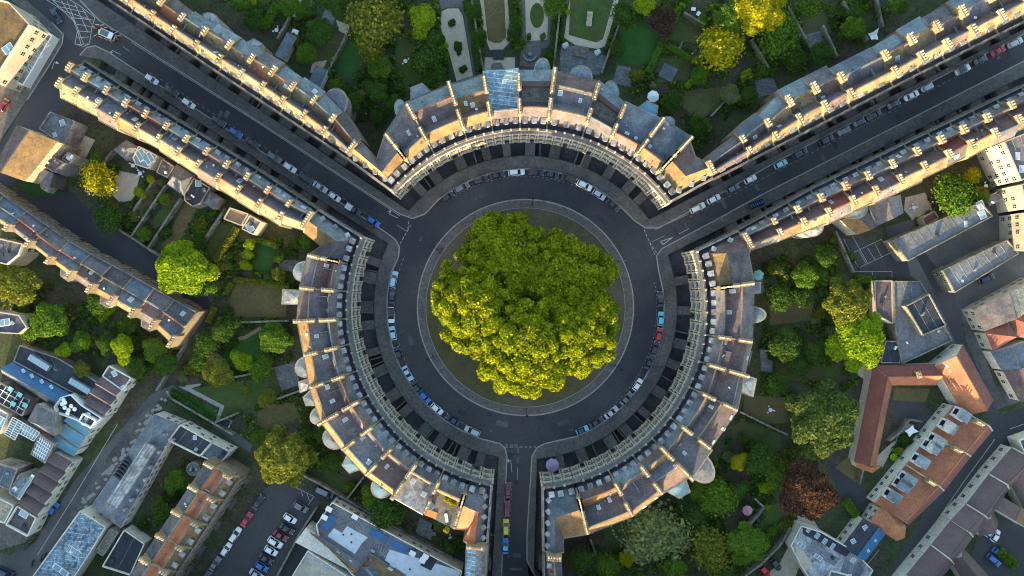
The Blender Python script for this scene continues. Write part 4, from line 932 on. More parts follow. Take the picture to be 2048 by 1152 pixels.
street_terrace('ot', [481, 451, 419, 388, 357, 325, 293], [(481, 955), (350, 1155), (250, 1308)], [(425, 905), (413, 922), (267, 1140), (160, 1300)], pn,
    [f'{ordinal(i+1)} terracotta-valley house beside the car park, {p}' for i, p in enumerate(['hipped end nearest the olive tree', 'ochre front hip', 'two ranks of pale pots', 'deep orange valley', 'grey rear slope', 'cut by the photo edge'])],
    'terracotta-valley houses beside the car park', profs=[[(0, 8, 'slate_tan_lit'), (.04, 8, 'slate_tan_lit'), (.34, 10.8, 'clay_tile'), (.50, 9.9, 'clay_tile'), (.66, 10.8, 'slate'), (1, 8.2, 'slate')]],
    zE=8, mid=W(620, 1080), dorm=2, dt=.10, chims=((.14, .36), (.68, .95)), pit=1.2, zc=11.8, rows=(1.0, 3.6, 5.8), partyup=.45)
# the ends of the street running down
def quad_house(name, label, cat, group, F, B, h, prof, toward, fac='street', **kw):
    terrace_house(label, cat, group, WL(F, h), WL(B, h), h, prof, fac, toward, name=name, **kw)
quad_house('terraced_house', 'house roofed in streaked turquoise-white lead below the yellow and blue cars', 'house', None, [(975, 1087), (966, 1215)], [(926, 1083), (920, 1215)], 12.0,
    [(0, 12, 'lead_pale'), (.08, 12, 'lead_pale'), (.5, 12.6, 'lead_seamed'), (.92, 12, 'lead'), (1, 12, 'lead')], W(1032, 1100), chims=(), dorm=0, pit=1.4)
quad_house('terraced_house', 'narrow house with brown slates and a row of pots across its party wall', 'house', None, [(1089, 1106), (1090, 1215)], [(1128, 1108), (1132, 1215)], 12.0,
    [(0, 12, 'felt_dark'), (.1, 12, 'slate_brown'), (.55, 14.6, 'slate'), (1, 12, 'slate')], W(1032, 1100), chims=((.1, .9),), dorm=3, pit=1.2, zc=16, dt=.16)

def wins_on(parent, a, b, cen, h, rows, step=2.2, mesh=None, dz=0):
    t = b-a; L = t.length; t /= L; n = Vector((-t.y, t.x))
    if n.dot(cen-a) > 0: n = -n
    k = max(1, int(L/step))
    for z in rows:
        for i in range(k):
            if R.random() < .30: continue
            c = a+t*L*(i+.5)/k+n*.01; inst('window', mesh or SWIN, parent, (c.x, c.y, z), rot_for(n))
def FH(poly):
    x, y = poly[0]
    if y > 690: return .45
    if x < 450: return .78
    return .85 if (x > 1995 and y < 520) else .58
def block(name, label, cat, poly, h, roof='flat', rm='felt', wm='cream_wall', zr=None, par=.5, pm=None, wins=(), rows=None, n=3, inset=.28, group=None, lights=(), z0=0.0, chim=(), over=.25, step=2.2, vents=0, rt=.5, coping=False):
    h0 = h
    if h >= 7 and z0 == 0 and cat not in ('annexe', 'hall') and group != 'unseen terraces added beyond the lower edge' and not label.startswith('stone terrace'):
        h = round(h*FH(poly), 2); zr = zr and zr-h0+h
    dh = h-h0
    if poly[0][1] > 690 and wm == 'cream_wall': wm = 'cream_wall_in_shade'  # mostly shaded blocks get the cream wall with brightness painted in
    P = WL(poly, h); c = sum(P, Vector((0, 0)))/len(P); o = thing(name, label, cat, (c.x, c.y, 0), group)
    a2 = sum(P[i].x*P[(i+1) % len(P)].y-P[(i+1) % len(P)].x*P[i].y for i in range(len(P)))
    zr = zr or h+2.4
    mb = MB(); mb.prism(P, z0, h-.06); build('wall', mb, [wm], o)
    mb = MB(); V = lambda p, z: (p.x, p.y, z)
    def up(f):     # make faces point upwards
        vs = mb.v; 
        return f
    if roof == 'flat':
        mb.prism([lerp(p, c, .004) for p in P], h-.06, h); build('roof', mb, [rm], o)
        if len(P) >= 4 and name not in ('porch', 'roof_terrace_bar') and rm in ('felt', 'felt_dark', 'lead_pale', 'slate_blue', 'lead_seamed', 'slate', 'brown_tile', 'slate_brown'):
            mb = MB(); L_ = (P[1]-P[0]).length
            for i in range(1, max(2, int(L_/2.4))):
                s_ = i/max(2, int(L_/2.4)); mb.slab(lerp(P[0], P[1], s_), lerp(P[-1], P[-2], s_) if len(P) == 4 else lerp(lerp(P[0], P[1], s_), c, .9), .09, h-.05, h+.05+.001*i)
            build('roof_joints', mb, [R.choice(['lead', 'felt', 'lead_pale'])], o)
            for _ in range(R.choice([1, 2, 3])):
                q_ = lerp(P[R.randrange(len(P))], c, R.uniform(.35, .95)); mb = MB(); mb.box(q_.x, q_.y, h-.05, h+R.uniform(.2, .8), R.uniform(.4, 1.2), R.uniform(.4, 1.0), R.uniform(0, 3)); build('roof_vent', mb, [R.choice(['lead', 'lead_pale', 'felt_dark', 'white_paint'])], o)
        if par:
            mb = MB(); q = [p+(c-p).normalized()*.16 for p in P]
            for i in range(len(P)): mb.slab(q[i], q[(i+1) % len(q)], .32, h-.3, h+par+.004*(i % 3))
            build('parapet', mb, [pm or wm], o)
    else:
        E = [p+(p-c).normalized()*over for p in P]
        if roof == 'pyramid':
            mb.add([V(p, h-.1) for p in E]+[V(c, zr)], [(i, (i+1) % len(E), len(E)) for i in range(len(E))], 0)
        elif roof in ('gable', 'hip'):
            m0, m1 = lerp(E[0], E[1], rt), lerp(E[3], E[2], rt)
            if roof == 'hip': m0, m1 = lerp(m0, m1, inset), lerp(m1, m0, inset)
            zz = h-.1
            mb.add([V(E[0], zz), V(E[3], zz), V(m1, zr), V(m0, zr)], [(0, 1, 2, 3)], 0)
            mb.add([V(E[1], zz), V(E[2], zz), V(m1, zr), V(m0, zr)], [(0, 1, 2, 3)], 1)
            k = 0 if roof == 'hip' else 2
            mb.add([V(E[0], zz), V(E[1], zz), V(m0, zr)], [(0, 1, 2)], k); mb.add([V(E[2], zz), V(E[3], zz), V(m1, zr)], [(0, 1, 2)], k)
        elif roof == 'saw':     # n small ridges parallel to edge 0-1, stepped from edge 0-1 to edge 3-2
            for i in range(n):
                s0, s1 = i/n, (i+1)/n; sm = lerp(s0, s1, .62)
                A0, A1, B0, B1, M0, M1 = (lerp(E[0], E[3], s0), lerp(E[1], E[2], s0), lerp(E[0], E[3], s1), lerp(E[1], E[2], s1), lerp(E[0], E[3], sm), lerp(E[1], E[2], sm))
                mb.add([V(A0, h), V(A1, h), V(M1, zr), V(M0, zr)], [(0, 1, 2, 3)], 0); mb.add([V(M0, zr), V(M1, zr), V(B1, h), V(B0, h)], [(0, 1, 2, 3)], 1)
                mb.add([V(A0, h), V(M0, zr), V(B0, h)], [(0, 1, 2)], 2); mb.add([V(A1, h), V(M1, zr), V(B1, h)], [(0, 1, 2)], 2)
        if roof in ('gable', 'hip'):
            rb_ = MB(); rb_.slab(m0, m1, .3, zr-.2, zr+.09); ridge_mb = rb_
        else: ridge_mb = None
        r2 = rm if isinstance(rm, (list, tuple)) else [rm, rm]
        build('roof', mb, [r2[0], r2[1], wm], o)
        if ridge_mb: build('ridge_tiles', ridge_mb, [r2[0]], o)
        if coping: party(o, P[0], P[1], [(0, h, ''), (rt, zr, ''), (1, h, '')], h, .35, .4, 'cream_wall')
    rows = [z for z in (1.0, 3.6, 6.3, 9.0) if z+1.3 < h]
    for i in wins: wins_on(o, P[i], P[(i+1) % len(P)], c, h, rows, step)
    for (x, y, w, l, rot, kind) in lights:
        hh = h
        if roof in ('gable', 'hip'): hh = (h+zr)/2-.2
        p = W(x, y, hh)
        me = {'lantern': ROOFL, 'sky': SKYL, 'dormer': BDORM}[kind]
        inst({'lantern': 'roof_lantern', 'sky': 'skylight', 'dormer': 'dormer'}[kind], me, o, (p.x, p.y, hh-(.3 if kind == 'dormer' else 0)), math.radians(rot), (w, l, 1))
    for (x0, y0, x1, y1, zt) in chim: chimney(o, W(x0, y0, zt+dh), W(x1, y1, zt+dh), 0, 1, h-1, zt+dh)
    return o
# --- upper left corner
block('hotel_building', 'cream building with a copper-brown roof and paired dark windows at the hatched junction', 'building', [(62, 50), (-12, 165), (-130, 110), (-40, -10), (20, 5)], 12.5, 'flat', 'slate_tan_lit', 'cream_wall', wins=[0, 4], par=.6, lights=[(17, 98, 3, 2.4, 35, 'lantern')], rows=(1.2, 4.2, 7.2, 10))
block('porch', 'row of white porches in front of the cream building by the hatched junction', 'porch', [(92, 62), (106, 72), (47, 172), (30, 162)], 2.8, 'flat', 'lead_pale', 'white_paint', par=.4, lights=[(92, 88, 1.6, 2, 35, 'lantern'), (78, 110, 1.6, 2, 35, 'lantern'), (60, 138, 1.6, 2, 35, 'lantern')])
block('brick_hall', 'bright cream gabled hall with a stone ridge beside the side street', 'hall', [(33, 250), (114, 284), (50, 362), (-14, 335)], 10.5, 'gable', ['slate_brown', 'slate_tan_lit'], 'rubble', zr=13.5, over=.1)
block('rear_wing', 'low dark flat-roofed wing between the bright hall and the street row', 'rear wing', [(102, 224), (152, 243), (130, 292), (80, 258)], 7, 'flat', 'felt', 'dirty_stone', lights=[(125, 246, 1.4, 1.4, 20, 'sky'), (110, 270, 1.0, 1, 20, 'sky')])
block('annexe', 'brown flat-roofed annexe stepping down from the bright hall towards the yellow tree', 'annexe', [(98, 309), (130, 326), (108, 345), (75, 322)], 8, 'flat', 'brown_tile', 'slate', par=.3)
block('annexe', 'lower dark annexe with an ochre strip, beside the rubble end of the hall', 'annexe', [(72, 332), (105, 347), (97, 374), (66, 352)], 6.5, 'gable', ['slate_tan_lit', 'slate'], 'slate_brown', zr=8)
block('annexe', 'small brown annexe with two square roof lights beside a pale sheltered patio', 'annexe', [(137, 304), (153, 313), (139, 328), (124, 318)], 6, 'flat', 'brown_tile', 'dirty_stone', par=.3, lights=[(137, 312, .9, .9, 30, 'sky'), (142, 316, .9, .9, 30, 'sky')])
wb = MB(); wb.prism(WL([(85, 345), (112, 350), (158, 312), (165, 318), (120, 372), (108, 388), (95, 380)]), 0, 2.6); tag(build('rubble_bank', wb, ['rubble']), 'pale rough rubble wall head sloping below the brown annexes', 'wall')
# --- behind the lower left street row
EX = 'rear extensions behind the strip-garden row'
block('garden_room', 'grey hipped garden room with a white star-shaped roof lantern near the yellow tree', 'garden room', [(228, 300), (252, 281), (276, 296), (254, 320)], 4, 'pyramid', 'felt', 'dirty_stone', zr=5.6, lights=[(250, 299, 1.6, 1.6, 30, 'lantern')], group=EX)
block('conservatory', 'glass conservatory with pale ribs and a curved front', 'conservatory', [(278, 292), (316, 312), (298, 338), (272, 330), (266, 316)], 4, 'flat', 'glass_roof', 'cream_wall', par=.3, group=EX, lights=[(283, 310, 2.6, 3.4, 30, 'lantern'), (298, 317, 2.6, 3.4, 30, 'lantern')])
block('garden_room', 'plain brown flat-roofed garden room between conservatory and twin hips', 'garden room', [(325, 318), (350, 334), (335, 356), (313, 345)], 4, 'flat', 'brown_tile', 'dirty_stone', par=.2, group=EX)
block('garden_room', 'dark hipped garden room with white triangular roof window', 'garden room', [(335, 368), (353, 330), (387, 351), (367, 390)], 4.5, 'hip', 'felt', 'cream_wall', zr=6.4, group=EX)
block('garden_room', 'black-roofed garden room with a round white wheel-shaped roof light', 'garden room', [(388, 356), (421, 375), (402, 408), (386, 414), (370, 402), (369, 388)], 4.5, 'flat', 'felt_dark', 'dirty_stone', par=.35, group=EX, lights=[(397, 367, 1.7, 1.7, 0, 'lantern')])
block('garden_room', 'small grey pyramid-roofed garden room beside the wheel-topped one', 'garden room', [(420, 383), (441, 396), (428, 418), (408, 405)], 4, 'pyramid', 'felt', 'dirty_stone', zr=5.4, group=EX)
block('garden_room', 'pinkish terrace room and roof light at the foot of a gold rear slope', 'garden room', [(460, 415), (498, 428), (484, 452), (448, 438)], 5, 'flat', 'brick_path', 'cream_wall', par=.4, group=EX)
block('garden_room', 'grey flat room with a square blue roof window above the clipped lawn', 'garden room', [(500, 430), (524, 444), (508, 470), (484, 458)], 5, 'flat', 'felt', 'cream_wall', par=.4, group=EX, lights=[(500, 455, 2, 2, 30, 'sky')])
block('lead_turret', 'white ribbed dome-shaped roof lantern on the street row', 'roof lantern', [(197+8*math.cos(i*PI/5), 203+8*math.sin(i*PI/5)) for i in range(10)], 14.6, 'pyramid', 'membrane', 'membrane', zr=16, z0=12.5, over=.1)
# --- lower left quarter
LLQ = None
block('long_workshop', 'long building with a navy glass slope and a teal-grey metal slope', 'building', [(6, 748), (26, 725), (138, 787), (110, 814)], 7.5, 'gable', ['slate_blue', 'blue_membrane'], 'dirty_stone', zr=10, lights=[(47, 742, .8, .9, 30, 'sky'), (64, 752, .8, .9, 30, 'sky'), (84, 763, .8, .9, 30, 'sky'), (103, 774, .8, .9, 30, 'sky')])
block('basement_roof', 'black flat yard roof round two long pale green roof lights', 'flat roof', [(40, 690), (118, 716), (205, 770), (172, 795), (140, 782), (28, 722)], 3.2, 'flat', 'felt_dark', 'dirty_stone', par=.3)
for (a, b, c_, d_, L) in (((62, 709), (68, 716), 0, 0, 'upper'), ((0, 0), (0, 0), 0, 0, 'x')):
    pass
def rooflight(label, p0, p1, w, z):
    a, b = W(*p0, z), W(*p1, z); mb = MB(); mb.slab(a, b, w, z-.8, z+.25); o = build('roof_light', mb, ['lead']); tag(o, label, 'roof light', 'long roof lights over the black yard')
    t = (b-a).normalized(); n = Vector((-t.y, t.x))*(w/2-.15); mb = MB()
    k = 7
    for i in range(k):
        p, q = lerp(a, b, (i+.06)/k), lerp(a, b, (i+.94)/k)
        mb.prism([p-n, q-n, q+n, p+n], z+.2, z+.33)
    build('glazing', mb, ['glass_pale'], o)
rooflight('long pale green roof light nearest the trees over the black yard', (59, 713), (98, 737), 1.9, 4.4)
rooflight('long pale green roof light beside the brown saw-tooth roofs', (140, 760), (180, 784), 1.9, 4.4)
block('brown_roofed_building', 'building with a maroon-brown flat attic and two roof lights above the saw-tooth roofs', 'building', [(218, 731), (264, 756), (246, 781), (205, 752)], 11, 'flat', 'slate_brown', 'cream_wall', par=.3, lights=[(229, 747, 1.3, 1.3, 30, 'sky'), (248, 776, 1.1, 1.3, 30, 'sky')], wins=[1])
block('sawtooth_building', 'building with three maroon saw-tooth roofs facing the sloping lane', 'building', [(203, 755), (243, 779), (211, 832), (170, 808)], 11, 'saw', ['slate_brown', 'brown_tile'], 'cream_wall', zr=12.3, n=3, wins=[1], chim=())
rt = block('roof_terrace_bar', 'white-walled roof terrace crowded with round white parasols', 'roof terrace', [(113, 812), (127, 793), (146, 787), (168, 808), (208, 835), (190, 855), (155, 838), (117, 824)], 10.5, 'flat', 'felt_dark', 'cream_wall', par=1.2, pm='white_paint', wins=[5])
block('stepped_glass_building', 'topmost of three stepped blue glass-metal roofs, beside the white roof terrace', 'building', [(139, 828), (188, 855), (173, 874), (127, 842)], 11.5, 'flat', 'teal_metal', 'cream_wall', par=0, wins=[1], group='stepped blue roofs')
block('stepped_glass_building', 'middle of three stepped blue glass-metal roofs', 'building', [(126, 849), (171, 875), (158, 896), (113, 866)], 10.7, 'flat', 'teal_metal', 'cream_wall', par=0, wins=[1], group='stepped blue roofs')
block('stepped_glass_building', 'lowest of three stepped blue glass-metal roofs, beside the maroon roofs', 'building', [(110, 871), (158, 899), (146, 912), (100, 887)], 9.9, 'flat', 'teal_metal', 'cream_wall', par=0, wins=[1], group='stepped blue roofs')
block('roof_box', 'white framed plant enclosure on the edge of the stepped blue roofs', 'roof plant', [(168, 826), (195, 840), (185, 856), (160, 842)], 5.9, 'flat', 'felt_dark', 'white_paint', par=.8, z0=4.5, lights=[(172, 838, 1, 3, -30, 'sky')])
block('star_roofed_hall', 'hall with a folded grey star-shaped slate roof', 'hall', [(73, 808), (108, 830), (111, 855), (108, 872), (86, 860), (55, 842)], 8, 'pyramid', ['felt', 'felt'], 'dirty_stone', zr=11, over=.1)
def glassroof(label, poly, h, nx, ny, wm='dirty_stone', gm='glass_roof', name='glass_roofed_court'):
    o = block(name, label, 'glass roof', poly, h, 'flat', gm, wm, par=.25); P = WL(poly, h); mb = MB()
    for i in range(nx+1): mb.slab(lerp(P[0], P[1], i/nx), lerp(P[3], P[2], i/nx), .14, h, h+.16)
    for j in range(ny+1): mb.slab(lerp(P[0], P[3], j/ny), lerp(P[1], P[2], j/ny), .14, h, h+.163)
    build('glazing_bars', mb, ['white_paint'], o); return o
glassroof('glass roof of slanting pale blue panes near the white-gridded one', [(26, 834), (48, 846), (30, 880), (10, 868)], 7, 2, 8, gm='lead')
glassroof('glass roof with a white cross of broad bars, middle of the three', [(46, 845), (80, 865), (68, 882), (38, 866)], 7, 6, 2, gm='glass_pale')
glassroof('square glass roof with a fine white grid beside the maroon roofs', [(80, 868), (107, 888), (90, 926), (62, 908)], 6.5, 7, 6, gm='glass_roof')
glassroof('black shaded courtyard cover with turquoise hatches below the teal metal slope', [(2, 765), (60, 800), (45, 832), (-20, 795)], 4, 5, 3, gm='felt_dark')
for q, (x, y) in enumerate([(24, 778), (42, 789), (29, 807), (53, 810)]):
    c = W(x, y, 4.2); mb = MB(); mb.box(c.x, c.y, 4.2, 4.75, 1.5, 1.3, -.5, 0, 1)
    tag(build('roof_hatch', mb, ['iron', 'canvas_teal']), 'turquoise-topped square hatch on the black courtyard cover', 'roof hatch', 'turquoise hatches')
block('grid_roof_wing', 'pale grey wing with a white louvred roof box at the photo edge', 'building', [(-20, 805), (20, 828), (2, 868), (-40, 850)], 8, 'flat', 'lead_pale', 'cream_wall', par=.5, lights=[(4, 843, 2.4, 2.6, -30, 'lantern')])
block('maroon_terrace', 'row of five maroon saw-tooth roofs with roof lights along the sloping lane', 'building', [(108, 905), (144, 925), (78, 1032), (38, 1006)], 11, 'saw', ['brown_tile', 'slate_brown'], 'cream_wall', zr=12.5, n=5, wins=[1], lights=[(102, 948, .7, 1.2, 60, 'sky'), (74, 986, .8, 1.3, 60, 'sky'), (63, 1007, .8, 1.3, 60, 'sky')])
block('maroon_corner_building', 'brown flat roof with a glazed hatch and open timber frame at the street bend', 'building', [(37, 1010), (76, 1034), (58, 1072), (14, 1048)], 10.5, 'flat', 'slate_brown', 'cream_wall', par=.7, wins=[1], lights=[(48, 1028, 1.8, 2, 60, 'sky')])
block('grey_workshop', 'blue-grey flat roof divided by a seam, near the photo edge', 'building', [(-10, 925), (36, 938), (20, 980), (-25, 962)], 6, 'flat', 'slate_blue', 'dirty_stone', par=.2)
block('grey_workshop', 'blue-grey flat roof with a white louvred strip beside the maroon roofs', 'building', [(40, 947), (62, 960), (38, 998), (18, 985)], 6.5, 'flat', 'slate_blue', 'dirty_stone', par=.2, lights=[(52, 974, .9, 8, -32, 'lantern')])
block('courtyard_building', 'cluttered pale yard building between blue-grey roofs and maroon terrace', 'building', [(-20, 985), (30, 1010), (12, 1046), (-40, 1030)], 5, 'flat', 'rubble', 'cream_wall', par=.5)
block('old_school', 'long slate building with a pale white-slated hipped roof and dark ladder of vents', 'building', [(308, 829), (356, 848), (241, 1056), (182, 1012)], 12, 'hip', ['slate_blue', 'slate_blue'], 'cream_wall', zr=15, inset=.14, wins=[0, 1], over=.1)
pl = MB()
for i in range(30):
    for j in range(4):
        a = lerp(W(300, 893, 8.5), W(222, 1012, 8.5), i/30); t = (W(222, 1012, 8.5)-W(300, 893, 8.5)).normalized(); n = Vector((-t.y, t.x))
        c = a+n*(j-1.5)*.85; pl.box(c.x, c.y, 7.3, 8.46+.02*R.random(), .66, .78, math.atan2(t.y, t.x), 0)
tag(build('ridge_platform', pl, ['lead_pale']), 'band of whitish slabs along the ridge of the long slate building', 'roof slabs')
block('black_roof_house', 'black flat-roofed building with a cream windowed front above the lane', 'building', [(362, 848), (426, 884), (402, 912), (338, 880)], 11, 'flat', 'felt_dark', 'cream_wall', par=.7, wins=[0], lights=[(390, 875, 1, 1, 0, 'sky')])
block('cream_end_house', 'plain cream building end with scattered windows behind the olive tree', 'building', [(426, 884), (462, 903), (440, 928), (402, 912)], 11, 'flat', 'slate_blue', 'cream_wall', par=.4, wins=[0, 1])
block('mosaic_roof_building', 'blue-white patchwork roof with rows of pale slabs', 'building', [(163, 1020), (214, 1052), (178, 1112), (110, 1215), (40, 1190)], 10.5, 'flat', 'lead_seamed', 'cream_wall', par=.6, wins=[0], lights=[(139, 1097, 1, 2, -35, 'lantern'), (145, 1101, 1, 2, -35, 'lantern'), (151, 1105, 1, 2, -35, 'lantern'), (156, 1108, 1, 2, -35, 'lantern'), (122, 1140, 5, 1.6, -35, 'lantern')])
block('navy_roof_building', 'smooth navy-black flat roof beside the shaded strip of garden', 'building', [(250, 1058), (291, 1086), (262, 1150), (206, 1132)], 8, 'flat', 'felt_dark', 'cream_wall', par=.5)
block('glass_link', 'narrow grey glazed link of barrel-shaped panels', 'glass roof', [(222, 1056), (238, 1064), (206, 1112), (192, 1102)], 8, 'flat', 'garden_wall', 'dirty_stone', par=.3)
block('round_tower', 'small round grey tower roof by the black flat roof', 'tower', [(387+14*math.cos(i*PI/8), 938+14*math.sin(i*PI/8)) for i in range(16)], 7, 'flat', 'felt', 'dirty_stone', par=.2)
block('left_row_wing', 'white fronted wing with grey roofs at the photo edge below the cream-fronted row', 'building', [(-10, 475), (48, 488), (40, 510), (15, 530), (-20, 520)], 9, 'flat', 'slate', 'cream_wall', par=.5, wins=[0, 1])
block('left_row_wing', 'grey mansarded wing with a rounded end at the photo edge', 'building', [(-10, 622), (40, 630), (56, 655), (40, 668), (-10, 665)], 8, 'flat', 'slate', 'cream_wall', par=.4, wins=[0, 1], lights=[(10, 645, 3, 2, 10, 'lantern')])
# --- bottom middle
o = block('flat_roof_block', 'long modern block with patchwork grey roof, white membranes and blue panels', 'building', [(665, 1003), (876, 1116), (925, 1141), (905, 1215), (740, 1190), (690, 1130), (638, 1077), (633, 1048)], 12, 'flat', 'felt', 'cream_wall', par=.7, wins=[0, 7])
FZ = 5.4
def patch(parent, poly, h, m, t=.05, name='roof_panel'):
    mb = MB(); mb.prism(WL(poly, h), h-.02, h+t); return build(name, mb, [m], parent)
patch(o, [(694, 1052), (736, 1075), (724, 1086), (710, 1108), (655, 1072), (668, 1056), (684, 1066)], FZ+.03, 'membrane')
patch(o, [(779, 1099), (922, 1142), (905, 1180), (860, 1190), (770, 1120)], FZ+.03, 'membrane')
patch(o, [(661, 1027), (675, 1034), (656, 1063), (642, 1054)], FZ+.03, 'blue_membrane', .09)
patch(o, [(742, 1055), (778, 1074), (772, 1086), (737, 1068)], FZ+.03, 'blue_membrane', .08)
patch(o, [(783, 1077), (820, 1096), (811, 1109), (779, 1091)], FZ+.03, 'blue_membrane', .07)
patch(o, [(862, 1112), (875, 1119), (862, 1141), (840, 1130)], FZ+.03, 'felt_dark', .12)
for (x, y) in ((826, 1104), (846, 1118), (852, 1110), (712, 1031), (660, 1016), (651, 1032)):
    p = W(x, y, FZ); mb = MB(); mb.box(p.x, p.y, FZ, FZ+1.1, 1.8, 1.4, -.5, 0, 1); build('plant_box', mb, ['felt', 'white_paint'], o)
for (x, y) in ((687, 1069), (703, 1068), (703, 1084), (820, 1138), (845, 1160)):
    p = W(x, y, FZ); mb = MB(); mb.box(p.x, p.y, FZ+.05, FZ+.35, .5, .3, -.5, 0, 0); build('roof_vent', mb, ['felt_dark'], o)
block('ochre_attic_wing', 'dark-roofed wing with an ochre attic slope and four small windows', 'building', [(612, 1055), (638, 1072), (722, 1128), (708, 1146), (590, 1085)], 12.6, 'gable', ['slate_tan_lit', 'felt'], 'cream_wall', zr=14, lights=[(650, 1090, .9, .9, -30, 'sky'), (675, 1107, .9, .9, -30, 'sky'), (700, 1124, .9, .9, -30, 'sky')])
block('ochre_attic_wing', 'second ochre attic slope with one dark hatch near the photo edge', 'building', [(742, 1106), (770, 1124), (812, 1152), (790, 1180), (720, 1130)], 12.6, 'flat', 'slate_tan_lit', 'slate', par=.3, lights=[(783, 1134, 1.4, 1.4, -30, 'sky')])
block('cream_dormer_wing', 'cream sloping wing with small slatted dormers at the photo edge', 'building', [(616, 1100), (700, 1155), (690, 1200), (570, 1200), (585, 1150)], 11.5, 'flat', 'cream_wall', 'cream_wall', par=.4, lights=[(630, 1120, 1.2, 1, -30, 'lantern'), (656, 1136, 1.2, 1, -30, 'lantern')])
block('glass_atrium', 'steel-blue glass atrium between the ochre attic slopes', 'glass roof', [(722, 1135), (752, 1130), (790, 1165), (770, 1200), (700, 1180)], 11, 'gable', ['glass_roof', 'slate_blue'], 'dirty_stone', zr=13)
# --- right hand side
block('rear_wing', 'three-storey grey rear wing with a scrubbed flat roof between street row and yard', 'rear wing', [(1737, 408), (1800, 390), (1806, 425), (1755, 450), (1742, 430)], 9.5, 'gable', ['slate', 'felt'], 'cream_wall', zr=11)
block('rear_wing', 'ochre and grey rear wing above the marked tarmac bays', 'rear wing', [(1682, 440), (1735, 424), (1752, 452), (1715, 468)], 6, 'gable', ['slate_tan_lit', 'slate'], 'cream_wall', zr=8)
block('mews_garage', 'long flat mews roof of mottled grey felt with two white roof lights', 'garage block', [(1786, 480), (1961, 405), (1984, 432), (1814, 522)], 5.5, 'flat', 'felt', 'garden_wall', par=.4, lights=[(1961, 411, 2, 2, 25, 'sky'), (1964, 429, 2, 2, 25, 'sky'), (1931, 448, .8, 1.4, 0, 'sky')])
block('mews_garage', 'flat mews roof crossed by white seams beside a cream gabled wall', 'garage block', [(1884, 541), (2014, 480), (2036, 507), (1908, 585)], 5, 'flat', 'felt', 'garden_wall', par=.4, wins=[3], rows=(1.2,), lights=[(1925, 562, .6, .6, 0, 'sky')])
block('mews_garage', 'raised square black roof in the middle of the pale tarmac yard', 'garage block', [(1810, 612), (1857, 587), (1891, 651), (1845, 671)], 5.5, 'flat', 'felt_dark', 'garden_wall', par=.4)
block('yard_roof', 'wide smoky-grey low roof around the raised black square', 'flat roof', [(1786, 562), (1838, 562), (1855, 590), (1903, 681), (1802, 728), (1787, 650)], 3.6, 'flat', 'felt', 'garden_wall', par=.5)
block('yard_roof', 'rusty brown low roof beside the bulbous ochre tree', 'flat roof', [(1748, 561), (1784, 561), (1785, 648), (1750, 630)], 3.4, 'flat', 'slate_brown', 'cream_wall', par=.3)
block('yard_roof', 'small black low roof under the bright green tree', 'flat roof', [(1770, 682), (1800, 682), (1800, 726), (1760, 726)], 3.2, 'flat', 'felt_dark', 'dirty_stone', par=.3)
block('slate_range', 'long range of mottled slate with a tall cream windowed wall', 'building', [(1949, 620), (2070, 555), (2075, 610), (1970, 662)], 9.5, 'gable', ['slate', 'rubble'], 'cream_wall', zr=11.6, wins=[0, 3])
block('red_hip_house', 'house with a square red hipped roof', 'house', [(1973, 667), (2015, 642), (2034, 674), (1987, 700)], 9, 'pyramid', 'red_tile', 'cream_wall', zr=11.6, wins=[3])
block('red_hip_house', 'house with a red roof cut by the photo edge above the slate-blue one', 'house', [(2022, 636), (2075, 612), (2080, 680), (2040, 672)], 9, 'pyramid', 'red_tile', 'cream_wall', zr=11.6)
block('blue_roof_house', 'house with a smooth slate-blue slope and two white roof windows', 'house', [(1983, 704), (2052, 682), (2060, 730), (2005, 740)], 9, 'gable', ['slate_blue', 'slate_blue'], 'cream_wall', zr=10.5, wins=[3], lights=[(2024, 703, 1, .8, 20, 'sky'), (2032, 722, 1, .8, 20, 'sky')])
block('purple_roof_house', 'house with rough purple-brown slates at the street corner', 'house', [(2008, 744), (2070, 730), (2080, 800), (2040, 802)], 9, 'gable', ['slate_brown', 'slate_brown'], 'cream_wall', zr=11, wins=[3])
block('cream_rear_range', 'tall cream rear wall with many small windows behind the dark patio', 'building', [(2006, 284), (2090, 250), (2110, 330), (2040, 362)], 13, 'flat', 'slate', 'cream_wall', par=.5, wins=[3, 2], step=1.7, lights=[(2035, 312, 1.2, 1.6, 0, 'sky'), (2042, 338, 1.2, 1.6, 0, 'sky')])
block('cream_rear_range', 'stepped cream building with a grey slate lean-to, upper of the pair at the edge', 'building', [(2040, 370), (2100, 350), (2110, 410), (2050, 418)], 12, 'flat', 'slate', 'cream_wall', par=.5, wins=[3, 2], step=1.8)
block('cream_rear_range', 'stepped cream building, lower of the pair at the edge, above the hedge', 'building', [(2048, 425), (2110, 415), (2120, 500), (2050, 500)], 11, 'flat', 'slate', 'cream_wall', par=.5, wins=[3], step=1.8)
block('shed', 'small rust-red shed roof beside the pale gravel garden', 'shed', [(1843, 437), (1869, 421), (1878, 436), (1850, 452)], 2.8, 'flat', 'red_tile', 'cream_wall', par=.1)
block('shed', 'plain slate lean-to roof beside the big dark palm-like tree', 'shed', [(1974, 395), (2004, 378), (2008, 395), (1978, 412)], 3, 'flat', 'slate_blue', 'dirty_stone', par=.1)
block('corner_wing', 'bright pale plastered block at the edge above the dark patio', 'building', [(2016, 245), (2060, 225), (2070, 262), (2025, 280)], 9, 'flat', 'membrane', 'cream_wall', par=.5)
